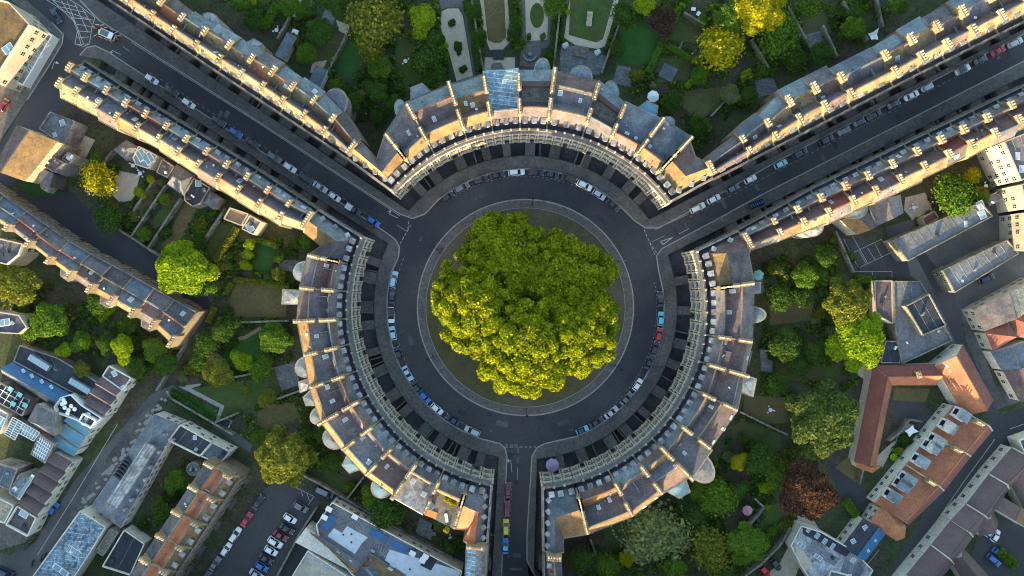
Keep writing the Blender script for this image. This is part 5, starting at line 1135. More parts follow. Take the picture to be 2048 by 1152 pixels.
# --- lower right: orange-roofed courtyard and terrace
OR = 'orange-tiled ranges round the courtyard'
block('courtyard_range', 'orange-tiled range along the olive tree side of the courtyard', 'building', [(1746, 735), (1784, 772), (1752, 930), (1709, 922)], 8, 'gable', ['red_tile', 'clay_tile'], 'cream_wall', zr=10.5, group=OR)
block('courtyard_range', 'orange-tiled range closing the top of the courtyard, pots at its junction', 'building', [(1748, 731), (1784, 770), (1872, 770), (1876, 728)], 8, 'gable', ['red_tile', 'clay_tile'], 'cream_wall', zr=10.5, group=OR, chim=((1838, 744, 1841, 756, 11.6),))
block('courtyard_range', 'large orange-tiled range with small white roof vents and cream gable', 'building', [(1872, 733), (1926, 690), (1986, 800), (1930, 832)], 10.5, 'gable', ['clay_tile', 'red_tile'], 'cream_wall', zr=13.5, group=OR, wins=[0], lights=[(1896, 731, 1, .7, 10, 'sky'), (1902, 741, 1, .7, 10, 'sky'), (1921, 749, .9, .7, 10, 'sky'), (1928, 761, .9, .7, 10, 'sky'), (1933, 774, .9, .7, 10, 'sky')])
block('courtyard_range', 'short hipped orange stub at the foot of the courtyard', 'building', [(1711, 922), (1752, 930), (1763, 932), (1745, 945), (1715, 935)], 7, 'pyramid', 'clay_tile', 'cream_wall', zr=8.6, group=OR)
TG = 'orange-roofed terrace with big dormers'
ter = [(1906, 811), (1857, 871), (1811, 929), (1749, 1005)]
ter2 = [(1985, 862), (1942, 913), (1888, 982), (1818, 1050)]
lbs = ['end house with one dormer nearest the cream gable, in the orange-roofed terrace', 'middle house of the orange-roofed terrace, with three large dormers', 'last house of the orange-roofed terrace, three dormers nearest the pyramid hip']
dz = [[(1920, 828), (1893, 851)], [(1871, 880), (1860, 892), (1838, 920)], [(1812, 957), (1802, 968), (1782, 990)]]
for i in range(3):
    block('terraced_house', lbs[i], 'house', [ter[i], ter2[i], ter2[i+1], ter[i+1]], 10, 'gable', ['clay_tile', 'red_tile'], 'cream_wall', zr=13, wins=[3], group=TG, over=.05, step=2.1, rt=.70, coping=True,
          lights=[], chim=((ter[i][0]+(ter2[i][0]-ter[i][0])*.62, ter[i][1]+(ter2[i][1]-ter[i][1])*.62, ter[i][0]+(ter2[i][0]-ter[i][0])*.78, ter[i][1]+(ter2[i][1]-ter[i][1])*.78, 14.6),))
    # note: ridge runs along the street; dormers on the slope above the windowed wall
    par_ = [o for o in COL.objects if o.get('label') == lbs[i]][0]
    for (x, y) in dz[i]:
        p = W(x, y, 6.5); d = (W(1749, 1005, 5)-W(1818, 1050, 5)).normalized()
        inst('dormer', BDORM, par_, (p.x+d.x*1.2, p.y+d.y*1.2, 4.9), rot_for(d), (1.5, 1.25, 1))
block('pyramid_hip_house', 'house with an orange pyramid hip and stone coping at the end of the dormered terrace', 'house', [(1758, 1017), (1772, 1014), (1811, 1052), (1809, 1075), (1793, 1081), (1741, 1045)], 11, 'pyramid', 'clay_tile', 'cream_wall', zr=13.5, wins=[0, 5], step=1.8)
block('navy_glass_house', 'house with a shiny navy roof, white dormers and cream windowed wall', 'house', [(1727, 1038), (1772, 1066), (1730, 1122), (1686, 1092)], 10, 'gable', ['felt_dark', 'blue_membrane'], 'cream_wall', zr=11.5, wins=[3], lights=[(1730, 1055, 1.3, 1.3, -60, 'lantern'), (1706, 1082, 1.3, 1.3, -60, 'lantern'), (1750, 1080, .9, .5, -60, 'sky'), (1736, 1101, .9, .5, -60, 'sky')])
block('grey_flat_block', 'grey rooftop block with white plant boxes and a black ribbon of roof lights', 'building', [(1600, 1050), (1640, 1062), (1706, 1100), (1745, 1140), (1720, 1180), (1640, 1190), (1600, 1130), (1580, 1090)], 9.5, 'flat', 'lead_pale', 'cream_wall', par=.5,
      lights=[(1617, 1059, 1, 1.6, -35, 'lantern'), (1634, 1071, 1.2, 1.6, -35, 'lantern'), (1649, 1082, 1.2, 1.6, -35, 'lantern'), (1665, 1092, 1, 1.6, -35, 'lantern'), (1602, 1090, 2.4, 1.2, -35, 'lantern'), (1636, 1114, 2.4, 1.2, -35, 'lantern'), (1706, 1120, 1.2, 1.2, -35, 'sky')])
block('grey_flat_block', 'blue-grey flat roof with a small square roof light, lowest on the forecourt side', 'building', [(1660, 1140), (1700, 1150), (1690, 1200), (1640, 1200)], 10.2, 'flat', 'slate_blue', 'cream_wall', par=.5, lights=[(1700, 1152, .9, .9, 0, 'sky')])
o = [q for q in COL.objects if q.name == 'grey_flat_block'][0]
patch(o, [(1607, 1053), (1640, 1065), (1702, 1101), (1692, 1114), (1640, 1085), (1605, 1068)], 4.35, 'felt_dark', .06)
patch(o, [(1590, 1090), (1604, 1098), (1625, 1128), (1612, 1142), (1594, 1118)], 4.35, 'gravel', .05)
patch(o, [(1625, 1085), (1680, 1118), (1668, 1132), (1615, 1102)], 4.35, 'felt', .04)
patch(o, [(1690, 1118), (1728, 1140), (1712, 1165), (1680, 1150)], 4.35, 'slate_blue', .05)
o = [q for q in COL.objects if q.name == 'old_school'][0]
for (x, y) in ((330, 870), (345, 880), (318, 905), (300, 935), (290, 960), (276, 980), (262, 1000), (250, 1020), (333, 895)):
    p = W(x, y, 7); mb = MB(); mb.box(p.x, p.y, 6, 7.4, .6, .8, .6, 0, 0); build('roof_vent', mb, ['lead_pale'], o)
mb = MB(); a_, b_ = W(262, 925, 7.6), W(240, 958, 7.6)
for i in range(6): q = lerp(a_, b_, i/5); mb.box(q.x, q.y, 6.0, 7.6, 4.6, .5, -.55, 0, 0)
build('roof_louvre', mb, ['felt_dark'], o)
for lb_, nm_ in (('mosaic_roof_building', 'slab'), ):
    o = [q for q in COL.objects if q.name == lb_][0]; mb = MB()
    for i in range(150):
        t, u = R.random(), R.random(); c_ = lerp(lerp(W(168, 1026, 4.8), W(208, 1052, 4.8), u), lerp(W(60, 1180, 4.8), W(130, 1200, 4.8), u), t)
        mb.box(c_.x, c_.y, 4.7, 4.80+.0004*i, R.uniform(.5, 1.6), R.uniform(.3, .8), -.62+PI/2*(i % 2), i % 2)
    build('roof', mb, ['lead_pale', 'slate_blue'], o)
MR = 'plum-roofed terrace with cream front'
E1 = [(2024, 895), (1978, 948), (1932, 1008), (1902, 1040), (1862, 1090), (1812, 1150), (1765, 1210)]
E2 = [(2075, 930), (2018, 978), (1978, 1040), (1946, 1074), (1908, 1128), (1850, 1190), (1800, 1250)]
lb5 = ['plum-roofed house at the street bend, first of the cream-fronted terrace', 'plum-roofed house with arched doorway, second from the street bend', 'projecting cream gable with an arched carriage entrance in the plum-roofed terrace', 'plum-roofed house with a balcony, just below the carriage entrance', 'plum-roofed house beside the pyramid hip, second below the carriage entrance', 'plum-roofed house cut by the photo edge']
for i in range(6):
    block('terraced_house', lb5[i], 'house', [E1[i], E2[i], E2[i+1], E1[i+1]], 9.5 if i != 2 else 10.4, 'gable', 'brown_tile', 'cream_wall', zr=12.4 if i != 2 else 13, wins=[3], group=MR, over=.05, step=2.9, coping=True)
block('rear_gable', 'plum cross-gable reaching back beside the parking court, near the pale and white cars', 'rear wing', [(2018, 960), (2052, 930), (2085, 1000), (2050, 1020)], 9, 'gable', 'brown_tile', 'cream_wall', zr=11.6)
block('rear_gable', 'plum cross-gable between two lead valleys behind the carriage entrance', 'rear wing', [(1952, 1045), (1985, 1020), (1996, 1045), (1960, 1072)], 9, 'gable', 'brown_tile', 'cream_wall', zr=11.6)
block('rear_gable', 'plum cross-gable with white lead valley at the photo edge', 'rear wing', [(1900, 1120), (1925, 1095), (1975, 1150), (1940, 1180)], 9, 'gable', 'brown_tile', 'cream_wall', zr=11.6)
block('rear_gable', 'olive and plum rear range beside the parking court hedge', 'rear wing', [(1985, 1015), (2060, 1060), (2070, 1035), (1998, 990)], 6, 'gable', ['brown_tile', 'slate_tan_lit'], 'cream_wall', zr=7.6)
block('street_corner_house', 'pale corner building where the lower streets meet', 'house', [(2035, 880), (2090, 860), (2100, 900), (2045, 905)], 9, 'flat', 'slate_brown', 'cream_wall', par=.6, wins=[3])
# unseen house rows added below the view to keep low sun off the ground
for i in range(12):
    x0 = -150+i*196
    block('terraced_house', 'stone terrace added out of view below the lower edge to block the low sun', 'house', [(x0, 1250), (x0+194, 1250), (x0+194, 1345), (x0, 1345)], 14, 'gable', 'slate', 'bath_stone', zr=17.5, group='unseen terraces added beyond the lower edge')
block('terraced_house', 'stone terrace added unseen across the foot of the downhill street to block low sun', 'house', [(820, 1370), (1180, 1370), (1180, 1470), (820, 1470)], 18, 'gable', 'slate', 'bath_stone', zr=24)  # taller block added out of view to close the street gap against low sun
# ------------------------------------------------------------------ foliage
def rnd_unit(rr):
    z = rr.uniform(-1, 1); a = rr.uniform(0, 2*PI); q = math.sqrt(1-z*z); return Vector((q*math.cos(a), q*math.sin(a), z))
def crown_mesh(name, seed, ncards, card, nl=14, flat=.75, spread=.62, lr=(.28, .42), spiky=0.0, up=0.5, core=.80, tall=0):
    rr = random.Random(seed); lobes = [(Vector((0, 0, 0)), .62)]
    for i in range(nl):
        d = rnd_unit(rr); d.z = abs(d.z)*.8-.15; r = rr.uniform(*lr)
        lobes.append((Vector((d.x*spread*rr.uniform(.75, 1.15), d.y*spread*rr.uniform(.75, 1.15), d.z*spread*flat)), r))
    vs = []; fs = []
    wts = [r*r for _, r in lobes]; tot = sum(wts)
    for (c, r), w in zip(lobes, wts):
        k = int(ncards*w/tot)
        for _ in range(k):
            d = rnd_unit(rr)
            if d.z < -.35: d.z = -d.z
            p = c+Vector((d.x, d.y, d.z*flat))*r*(1+rr.gauss(0, .05)+(spiky*rr.random()**3))
            if any((p-c2).length < r2*.80 for c2, r2 in lobes if c2 is not c): continue
            n = (d*(1.0)+rnd_unit(rr)*.75+Vector((0, 0, up*.4))).normalized()
            t = n.orthogonal().normalized(); t.rotate(Matrix.Rotation(rr.uniform(0, 2*PI), 3, n)); b = n.cross(t)
            s = card*rr.uniform(.6, 1.35); l = s*rr.uniform(.9, 1.5)
            o = len(vs); droop = n*(-.18*s)
            vs += [p-t*l*.5+droop, p+b*s*.5, p+t*l*.5+droop, p-b*s*.5]; fs.append((o, o+1, o+2, o+3))
    # opaque inner masses of foliage so that the crown does not show the ground through its middle
    for c, r in lobes:
        o = len(vs); nu, nv = 9, 5
        for j in range(nv+1):
            ph = PI*j/nv
            for i in range(nu):
                th = 2*PI*i/nu; q = r*core*(1+rr.uniform(-.12, .12))
                vs.append(c+Vector((q*math.sin(ph)*math.cos(th), q*math.sin(ph)*math.sin(th), q*math.cos(ph)*flat)))
        for j in range(nv):
            for i in range(nu): fs.append((o+j*nu+i, o+(j+1)*nu+i, o+(j+1)*nu+(i+1) % nu, o+j*nu+(i+1) % nu))
    me = D.meshes.new(name); me.from_pydata([tuple(v) for v in vs], [], fs); me.materials.append(MT['leaf_mid']); me.update()
    return me
CRB = [crown_mesh('crown', 100+i, 9000, .060, nl=34, lr=(.15, .28), spread=.7) for i in range(2)]
CRM = [crown_mesh('crown', 200+i, 3800, .092, nl=13) for i in range(3)]
CRP = [crown_mesh('crown', 300, 6500, .070, nl=26, lr=(.16, .26), spread=.74, spiky=.0, core=.9)]            # knobbly crown
CRF = [crown_mesh('crown', 400+i, 3600, .10, nl=10, lr=(.2, .34), spiky=.9, spread=.6) for i in range(2)]      # feathery crown
SHR = [crown_mesh('foliage', 500+i, 620, .17, nl=6, flat=.85) for i in range(5)]
def trunk_mesh(mb, r, h, rr, limbs=5, reach=.5, cz=0):
    mb.taper((0, 0, -.1), (rr.uniform(-.2, .2), rr.uniform(-.2, .2), h*.45), r, r*.7, 9)
    for i in range(limbs):
        a = 2*PI*i/limbs+rr.uniform(-.3, .3); z0 = h*rr.uniform(.28, .45); L = reach*rr.uniform(.6, 1)
        mid = (math.cos(a)*L*.5, math.sin(a)*L*.5, z0+h*.18)
        mb.taper((0, 0, z0), mid, r*.5, r*.33, 6); mb.taper(mid, (math.cos(a)*L, math.sin(a)*L, z0+h*.32), r*.33, r*.1, 6)
TRK = []
for i in range(3):
    mb = MB(); trunk_mesh(mb, .035, 1.0, random.Random(i), 5, .33); TRK.append(mb.mesh('trunk', ['bark']))
tcount = [0]
def tree(label, px, py, rp, h, leaf, kind='m', name='tree', cat='tree', group=None, asp=1.0, rot=None, crown_z=.62, vz=.36):
    zc = h*crown_z; c = W(px, py, zc+h*.15); r = rp*(HC-zc)/FPX*1.06; i = tcount[0]; tcount[0] += 1
    t = thing(name, label, cat, (c.x, c.y, 0), group)
    me = {'b': CRB, 'm': CRM, 'p': CRP, 'f': CRF}[kind]; me = me[i % len(me)]
    a = R.uniform(0, 6.28) if rot is None else rot
    inst('trunk', TRK[i % 3], t, (c.x, c.y, 0), a, (h, h, h*.8))
    inst('crown', me, t, (c.x, c.y, zc), a, (r*asp, r/asp, h*vz), {0: leaf})
    return t
# --- the five old planes on the island
PLN = 'old plane trees on the round island'
for i, (px, py, rp, h, lb) in enumerate([(1014, 520, 98, 25, 'old plane tree on the island, greenest and nearest the curved gold-lit houses'), (1132, 566, 102, 25, 'old plane tree on the island, nearest the give-way triangle street'),
        (956, 608, 97, 25, 'old plane tree on the island, nearest the scooter and the blue hatchback'), (1052, 684, 104, 26, 'old plane tree on the island, yellow-lit and nearest the downhill street'), (1148, 662, 92, 25, 'old plane tree on the island, nearest the red parked car')]):
    z = 13.5; c = W(px, py, z+4); r = rp*(HC-z-3)/FPX*1.10
    t = thing('plane_tree', lb, 'tree', (c.x, c.y, 0), PLN); rr = random.Random(40+i)
    mb = MB(); trunk_mesh(mb, .8, h*(.62 if i < 2 else .85), rr, 7, r*.7); build('trunk', MB(), ['bark'], t)
    o = inst('trunk', mb.mesh('trunk', ['bark']), t, (c.x, c.y, .14), 0)
    z, vz = ((9.5, 10.5), (9.5, 10.5), (12.5, 12.5), (14.5, 13.8), (12.5, 12.5))[i]
    me = crown_mesh('crown', 60+i, 27000, .036, nl=135, lr=(.075, .165), spread=.86, flat=.85, core=.74)
    inst('crown', me, t, (c.x, c.y, z), rr.uniform(0, 6), (r, r, vz), {0: 'leaf_plane'})

# --- named trees
TS = [
 ('great round yellow-green tree at the mews lane end', 362, 537, 64, 15, 'leaf_bright', 'b'),
 ('yellow feathery tree beside the rubble hall', 190, 357, 34, 9, 'leaf_yellow', 'f'),
 ('dark olive tree with yellow tufts above the car park', 558, 924, 64, 15, 'leaf_olive', 'p'),
 ('dense dark green tree between the olive garden wall and the orange courtyard', 1662, 842, 82, 16, 'leaf_deep', 'p'),
 ('knobbly ochre-green tree by the rusty low roof', 1700, 608, 52, 16, 'leaf_olive', 'p'),
 ('bright green spreading tree overhanging the smoky-grey yard roof', 1722, 682, 66, 14, 'leaf_bright', 'b'),
 ('yellow spiky tree in the middle of the upper gardens', 1443, 93, 44, 12, 'leaf_yellow', 'f'),
 ('large yellow tree cut by the top edge of the photo', 1525, 12, 58, 15, 'leaf_yellow', 'b'),
 ('deep green tree tucked beside the large yellow one', 1470, 30, 44, 12, 'leaf_mid', 'b'),
 ('deep green tree below the large yellow one', 1560, 60, 42, 11, 'leaf_mid', 'f'),
 ('small pale silver-green round tree by a garden wall end', 1463, 187, 21, 6, 'leaf_pale', 'm'),
 ('vivid lime tree beside the long gravel garden', 843, 36, 34, 10, 'leaf_bright', 'm'),
 ('drooping olive conifer group beside the lime tree', 745, 38, 54, 12, 'leaf_olive', 'f'),
 ('clipped round green tree, upper of the two beside the bright lawn', 757, 128, 26, 7, 'leaf_mid', 'm'),
 ('clipped round dark tree, lower of the two beside the bright lawn', 751, 180, 27, 7, 'leaf_dark', 'm'),
 ('bushy dark tree above the narrow shed roof', 636, 60, 29, 8, 'leaf_dark', 'm'),
 ('small dark bush-tree in the deep shade of the gold corner house', 753, 232, 15, 5, 'leaf_dark', 'm'),
 ('lime-edged tree at the top of the oval lawn garden', 1108, 0, 26, 8, 'leaf_mid', 'f'),
 ('lime tree at the top edge above the striped garden wall', 1291, 3, 25, 9, 'leaf_bright', 'm'),
 ('sprawling grey-green tree by the sunken rectangular lawn', 1247, 28, 27, 8, 'leaf_dark', 'f'),
 ('purplish heather-coloured tree over the wall', 1325, 40, 30, 8, 'leaf_heather', 'f'),
 ('round mid-green tree beside the teal parasol terrace', 1612, 552, 28, 9, 'leaf_mid', 'm'),
 ('shaggy green tree behind the small round bow', 1560, 595, 26, 8, 'leaf_dark', 'f'),
 ('dark tree between the brown lawns', 1610, 595, 20, 7, 'leaf_dark', 'f'),
 ('dark tree by the tarmac yard wall', 1655, 510, 24, 9, 'leaf_dark', 'm'),
 ('broad shaded tree behind the plum-sloped house', 1575, 690, 34, 8, 'leaf_dark', 'm'),
 ('broad shaded tree beside the bright green one', 1640, 700, 30, 8, 'leaf_dark', 'm'),
 ('low shaded tree by the pyramid-roofed annexe', 1555, 770, 26, 7, 'leaf_dark', 'm'),
 ('wispy grey-green tree behind the long gold rear slope', 1312, 1068, 62, 12, 'leaf_pale', 'f'),
 ('round green tree beside the curved boundary wall', 1498, 1092, 46, 12, 'leaf_mid', 'b'),
 ('small round lime tree by the spiral garden steps', 1254, 1119, 17, 5, 'leaf_yellow', 'm'),
 ('pale tufted tree at the bottom edge between two bigger ones', 1430, 1105, 44, 9, 'leaf_olive', 'f'),
 ('mustard round tree below the stone-rimmed bow', 1480, 926, 20, 7, 'leaf_yellow', 'm'),
 ('bright green small tree beside the pink parasol corner', 1531, 977, 13, 5, 'leaf_bright', 'm'),
 ('tall shaggy shaded tree below the glazed canted bay', 1440, 1000, 36, 9, 'leaf_mid', 'f'),
 ('dark tree by the pink parasol', 1475, 985, 26, 7, 'leaf_dark', 'm'),
 ('blue-green tree among the deep shade by the bow', 1525, 925, 30, 9, 'leaf_dark', 'f'),
 ('shaded tree behind the white and grey attic windows', 1385, 1040, 26, 8, 'leaf_dark', 'f'),
 ('shaded green tree beside the narrow downhill-street house', 1165, 1120, 26, 8, 'leaf_dark', 'f'),
 ('leafy tree at the bottom edge by the narrow house', 1215, 1135, 24, 8, 'leaf_mid', 'f'),
 ('olive tree in the gardens at the photo edge behind the cream-fronted row', 28, 572, 42, 10, 'leaf_olive', 'm'),
 ('round yellow-green tree below the cream-fronted row', 241, 697, 29, 8, 'leaf_bright', 'm'),
 ('small round olive tree beside the black yard roof', 160, 739, 18, 6, 'leaf_olive', 'm'),
 ('mid-green tree below the rubble end wall', 306, 700, 26, 7, 'leaf_mid', 'm'),
 ('green tree in the middle of the overgrown gardens', 158, 683, 24, 7, 'leaf_mid', 'm'),
 ('tall bushy tree in the overgrown gardens', 92, 640, 40, 9, 'leaf_mid', 'm'),
 ('dark tree beside the small garden patio', 195, 600, 26, 7, 'leaf_dark', 'f'),
 ('leafy dark tree behind the canted rear bay', 205, 690, 20, 7, 'leaf_dark', 'm'),
 ('dark shady tree under the rubble end wall', 330, 730, 24, 7, 'leaf_dark', 'm'),
 ('rounded olive tree by the white angled path', 432, 746, 31, 8, 'leaf_olive', 'm'),
 ('bright flowering tree beside the curving path', 482, 722, 24, 7, 'leaf_bright', 'm'),
 ('broad shaded bush-tree beside the flowering one', 520, 733, 25, 6, 'leaf_mid', 'f'),
 ('large rich green tree behind the mottled lead platform', 548, 677, 37, 10, 'leaf_mid', 'b'),
 ('dark tree where the brick path begins', 447, 660, 29, 8, 'leaf_dark', 'm'),
 ('grey-green tree beside the long lane wall', 412, 690, 25, 7, 'leaf_dark', 'f'),
 ('round olive tree on the dry lawn below the white path', 531, 797, 19, 6, 'leaf_olive', 'm'),
 ('small round shrub-tree in the middle of the walled lawn', 489, 778, 11, 4, 'leaf_olive', 'm'),
 ('dark green tree over the dry shaded garden', 630, 820, 26, 8, 'leaf_dark', 'm'),
 ('dark tree in the shade of the torn-platform house', 650, 860, 30, 8, 'leaf_dark', 'm'),
 ('bushy tree beside the faceted glass bay', 742, 1000, 26, 8, 'leaf_mid', 'm'),
 ('dark bushy tree beside the lane wall behind the glass bow', 772, 1025, 34, 9, 'leaf_dark', 'f'),
 ('big dark palm-like tree above the mottled mews roof', 1915, 392, 40, 9, 'leaf_mid', 'f'),
 ('small lime tree on the dark patio', 1948, 350, 16, 5, 'leaf_yellow', 'f'),
 ('olive tree beside the plain slate lean-to', 1965, 390, 20, 6, 'leaf_olive', 'm'),
 ('green tree beside the school courtyard', 345, 965, 22, 7, 'leaf_mid', 'm'),
 ('dark tree at the low end of the school courtyard', 320, 1030, 22, 7, 'leaf_dark', 'f'),
 ('dark green tree next to the strip-garden hedge', 327, 398, 13, 5, 'leaf_mid', 'm'),
 ('small lime bush-tree beside the conservatory', 299, 358, 8, 3.4, 'leaf_yellow', 'm'),
 ('round bush-tree on the pale gravel patio', 277, 385, 13, 4, 'leaf_bright', 'm'),
 ('yellow-green bush-tree in the narrow strip garden', 322, 364, 8, 3.4, 'leaf_olive', 'm'),
 ('feathery dark tree by the strip gardens', 213, 438, 28, 6, 'leaf_dark', 'f'),
 ('bushy tree above the pale patio wall', 190, 318, 16, 5, 'leaf_mid', 'm'),
 ('first clipped tree beside the fresh green lawn', 497, 489, 13, 4.5, 'leaf_bright', 'm'),
 ('second clipped tree beside the fresh green lawn', 493, 509, 12, 4.5, 'leaf_bright', 'm'),
 ('third clipped tree beside the fresh green lawn', 489, 530, 13, 4.5, 'leaf_bright', 'm'),
 ('bushy tree between glass roof and corner house', 612, 483, 15, 5, 'leaf_mid', 'm'),
 ('round bush-tree left of the glass-roofed circle', 590, 488, 12, 4.5, 'leaf_dark', 'm'),
 ('squat tree below the fresh lawn', 558, 515, 14, 5, 'leaf_dark', 'm'),
 ('rounded tree beside the blue hipped conservatory', 556, 548, 16, 5, 'leaf_olive', 'm'),
 ('dark tree beside the scalloped rear bow garden', 1096, 117, 13, 5, 'leaf_dark', 'f'),
 ('tall dark hedge-tree beside the dry lawn walk', 1030, 55, 16, 7, 'leaf_dark', 'f'),
 ('dark hedge-tree beside the long gravel walk', 958, 72, 17, 7, 'leaf_dark', 'f'),
 ('tangled tree above the gravel walk hedge', 948, 20, 17, 7, 'leaf_dark', 'f'),
 ('palm-like shrub-tree near the dark blue hipped roof', 1394, 252, 22, 6, 'leaf_dark', 'f'),
 ('leafy tree beside the white sail shade', 1712, 52, 26, 8, 'leaf_mid', 'm'),
 ('tree between two garden walls above the flat blue roofs', 1645, 105, 24, 7, 'leaf_dark', 'm'),
 ('bush-tree beside the pale blue patio', 1590, 118, 22, 6, 'leaf_dark', 'f'),
 ('green tree at the top edge between garden walls', 1800, 5, 22, 8, 'leaf_mid', 'm'),
 ('dark tree at the top edge beside the large yellow tree', 1620, 5, 26, 8, 'leaf_mid', 'f'),
 ('leafy tree at the top edge left of the drooping conifers', 665, 5, 26, 8, 'leaf_dark', 'm'),
 ('dark tree at the top edge by the box-hedged bed', 580, 10, 22, 7, 'leaf_mid', 'm'),
 ('green tree above the ribbed glass bay', 505, 38, 22, 7, 'leaf_dark', 'm'),
 ('dark green tree at the top left garden corner', 480, 8, 18, 6, 'leaf_mid', 'm'),
 ('broad dark tree between the round clipped trees and the gravel walk', 850, 115, 36, 8, 'leaf_dark', 'f'),
 ('dark tree below the long gravel garden', 868, 150, 28, 7, 'leaf_dark', 'm'),
 ('dark tree between lime tree and gravel walk', 865, 75, 22, 8, 'leaf_dark', 'm'),
 ('bushy olive tree below the drooping conifers', 742, 95, 26, 8, 'leaf_olive', 'f'),
 ('leafy tree between the shed roof and the bright lawn', 610, 105, 22, 7, 'leaf_mid', 'm'),
 ('dark tree in the corner by the half-round blue bow', 700, 205, 22, 7, 'leaf_dark', 'f'),
 ('mid-green tree beside the white-framed studio', 668, 168, 14, 5, 'leaf_mid', 'm'),
 ('shaded tree against the wedge-shaped corner house', 790, 205, 20, 7, 'leaf_dark', 'm'),
 ('olive tree beside the lowest gravel bush', 880, 175, 20, 6, 'leaf_olive', 'f'),
 ('leafy tree beyond the square pool cover', 1400, 150, 20, 6, 'leaf_mid', 'm'),
 ('dark tree beside the white octagonal parasol', 1345, 205, 20, 6, 'leaf_dark', 'f'),
 ('dark tree between long hedge and flagged terrace', 1272, 148, 16, 6, 'leaf_olive', 'm'),
 ('dark tree in the wedge by the sunlit white chimneys', 1500, 190, 20, 6, 'leaf_dark', 'm'),
 ('small lime tree beside the dry shaded lawn', 1395, 120, 9, 4, 'leaf_bright', 'f'),
 ('dark tree near the top edge between two walls', 1715, 20, 22, 7, 'leaf_dark', 'm'),
 ('leafy tree beyond the sunken terrace wall', 1235, 95, 18, 6, 'leaf_dark', 'm'),
 ('rounded tree below the grey-roofed rear wing', 1640, 545, 18, 6, 'leaf_mid', 'm'),
 ('shaded tree between the paved yard and the gold-striped house', 1600, 735, 24, 6, 'leaf_dark', 'f'),
 ('large shaded tree between the mustard tree and copper beech', 1560, 950, 26, 8, 'leaf_mid', 'f'),
 ('bushy tree beneath the white attic windows', 1400, 985, 22, 7, 'leaf_mid', 'm'),
 ('dark tree by the curved boundary wall foot', 1450, 1145, 24, 8, 'leaf_dark', 'm'),
 ('dark-leaved tree below the wispy grey-green one', 1350, 1140, 26, 8, 'leaf_mid', 'm'),
 ('leafy tree in the middle of the overgrown gardens, nearest the hedge', 250, 650, 20, 7, 'leaf_dark', 'm'),
 ('bright tree between the yard roof and overgrown gardens', 125, 700, 18, 6, 'leaf_bright', 'm'),
 ('dark bushy tree at the foot of the overgrown gardens', 270, 735, 22, 7, 'leaf_dark', 'm'),
 ('mid-green tree beside the tall bushy one', 55, 660, 22, 7, 'leaf_mid', 'f'),
 ('leafy tree above the dry strip lawn', 400, 575, 26, 8, 'leaf_mid', 'm'),
 ('dark tree beside the long lane wall and white path', 395, 725, 18, 6, 'leaf_dark', 'f'),
 ('dark tree in the shade of the crumpled gold slope', 665, 925, 20, 6, 'leaf_dark', 'm'),
 ('bushy tree beside the white cold frame', 515, 875, 18, 6, 'leaf_mid', 'm'),
 ('low tree beside the lane in the strip gardens', 285, 470, 16, 5, 'leaf_mid', 'm'),
 ('dark tree in the strip garden next to the hedge', 395, 480, 16, 5, 'leaf_dark', 'm'),
 ('dark tree in the narrow garden below the roof garden', 900, 1095, 14, 5, 'leaf_dark', 'm'),
]
for lb, px, py, rp, h, leaf, kd in TS:
    tree(lb, px, py, rp, h, leaf, kd, asp=R.uniform(.95, 1.06), rot=None)
tree('copper beech with a dark shaded top and an orange sunlit foot', 1622, 985, 66, 15, 'leaf_copper', 'b', name='copper_beech', asp=.97, rot=0)

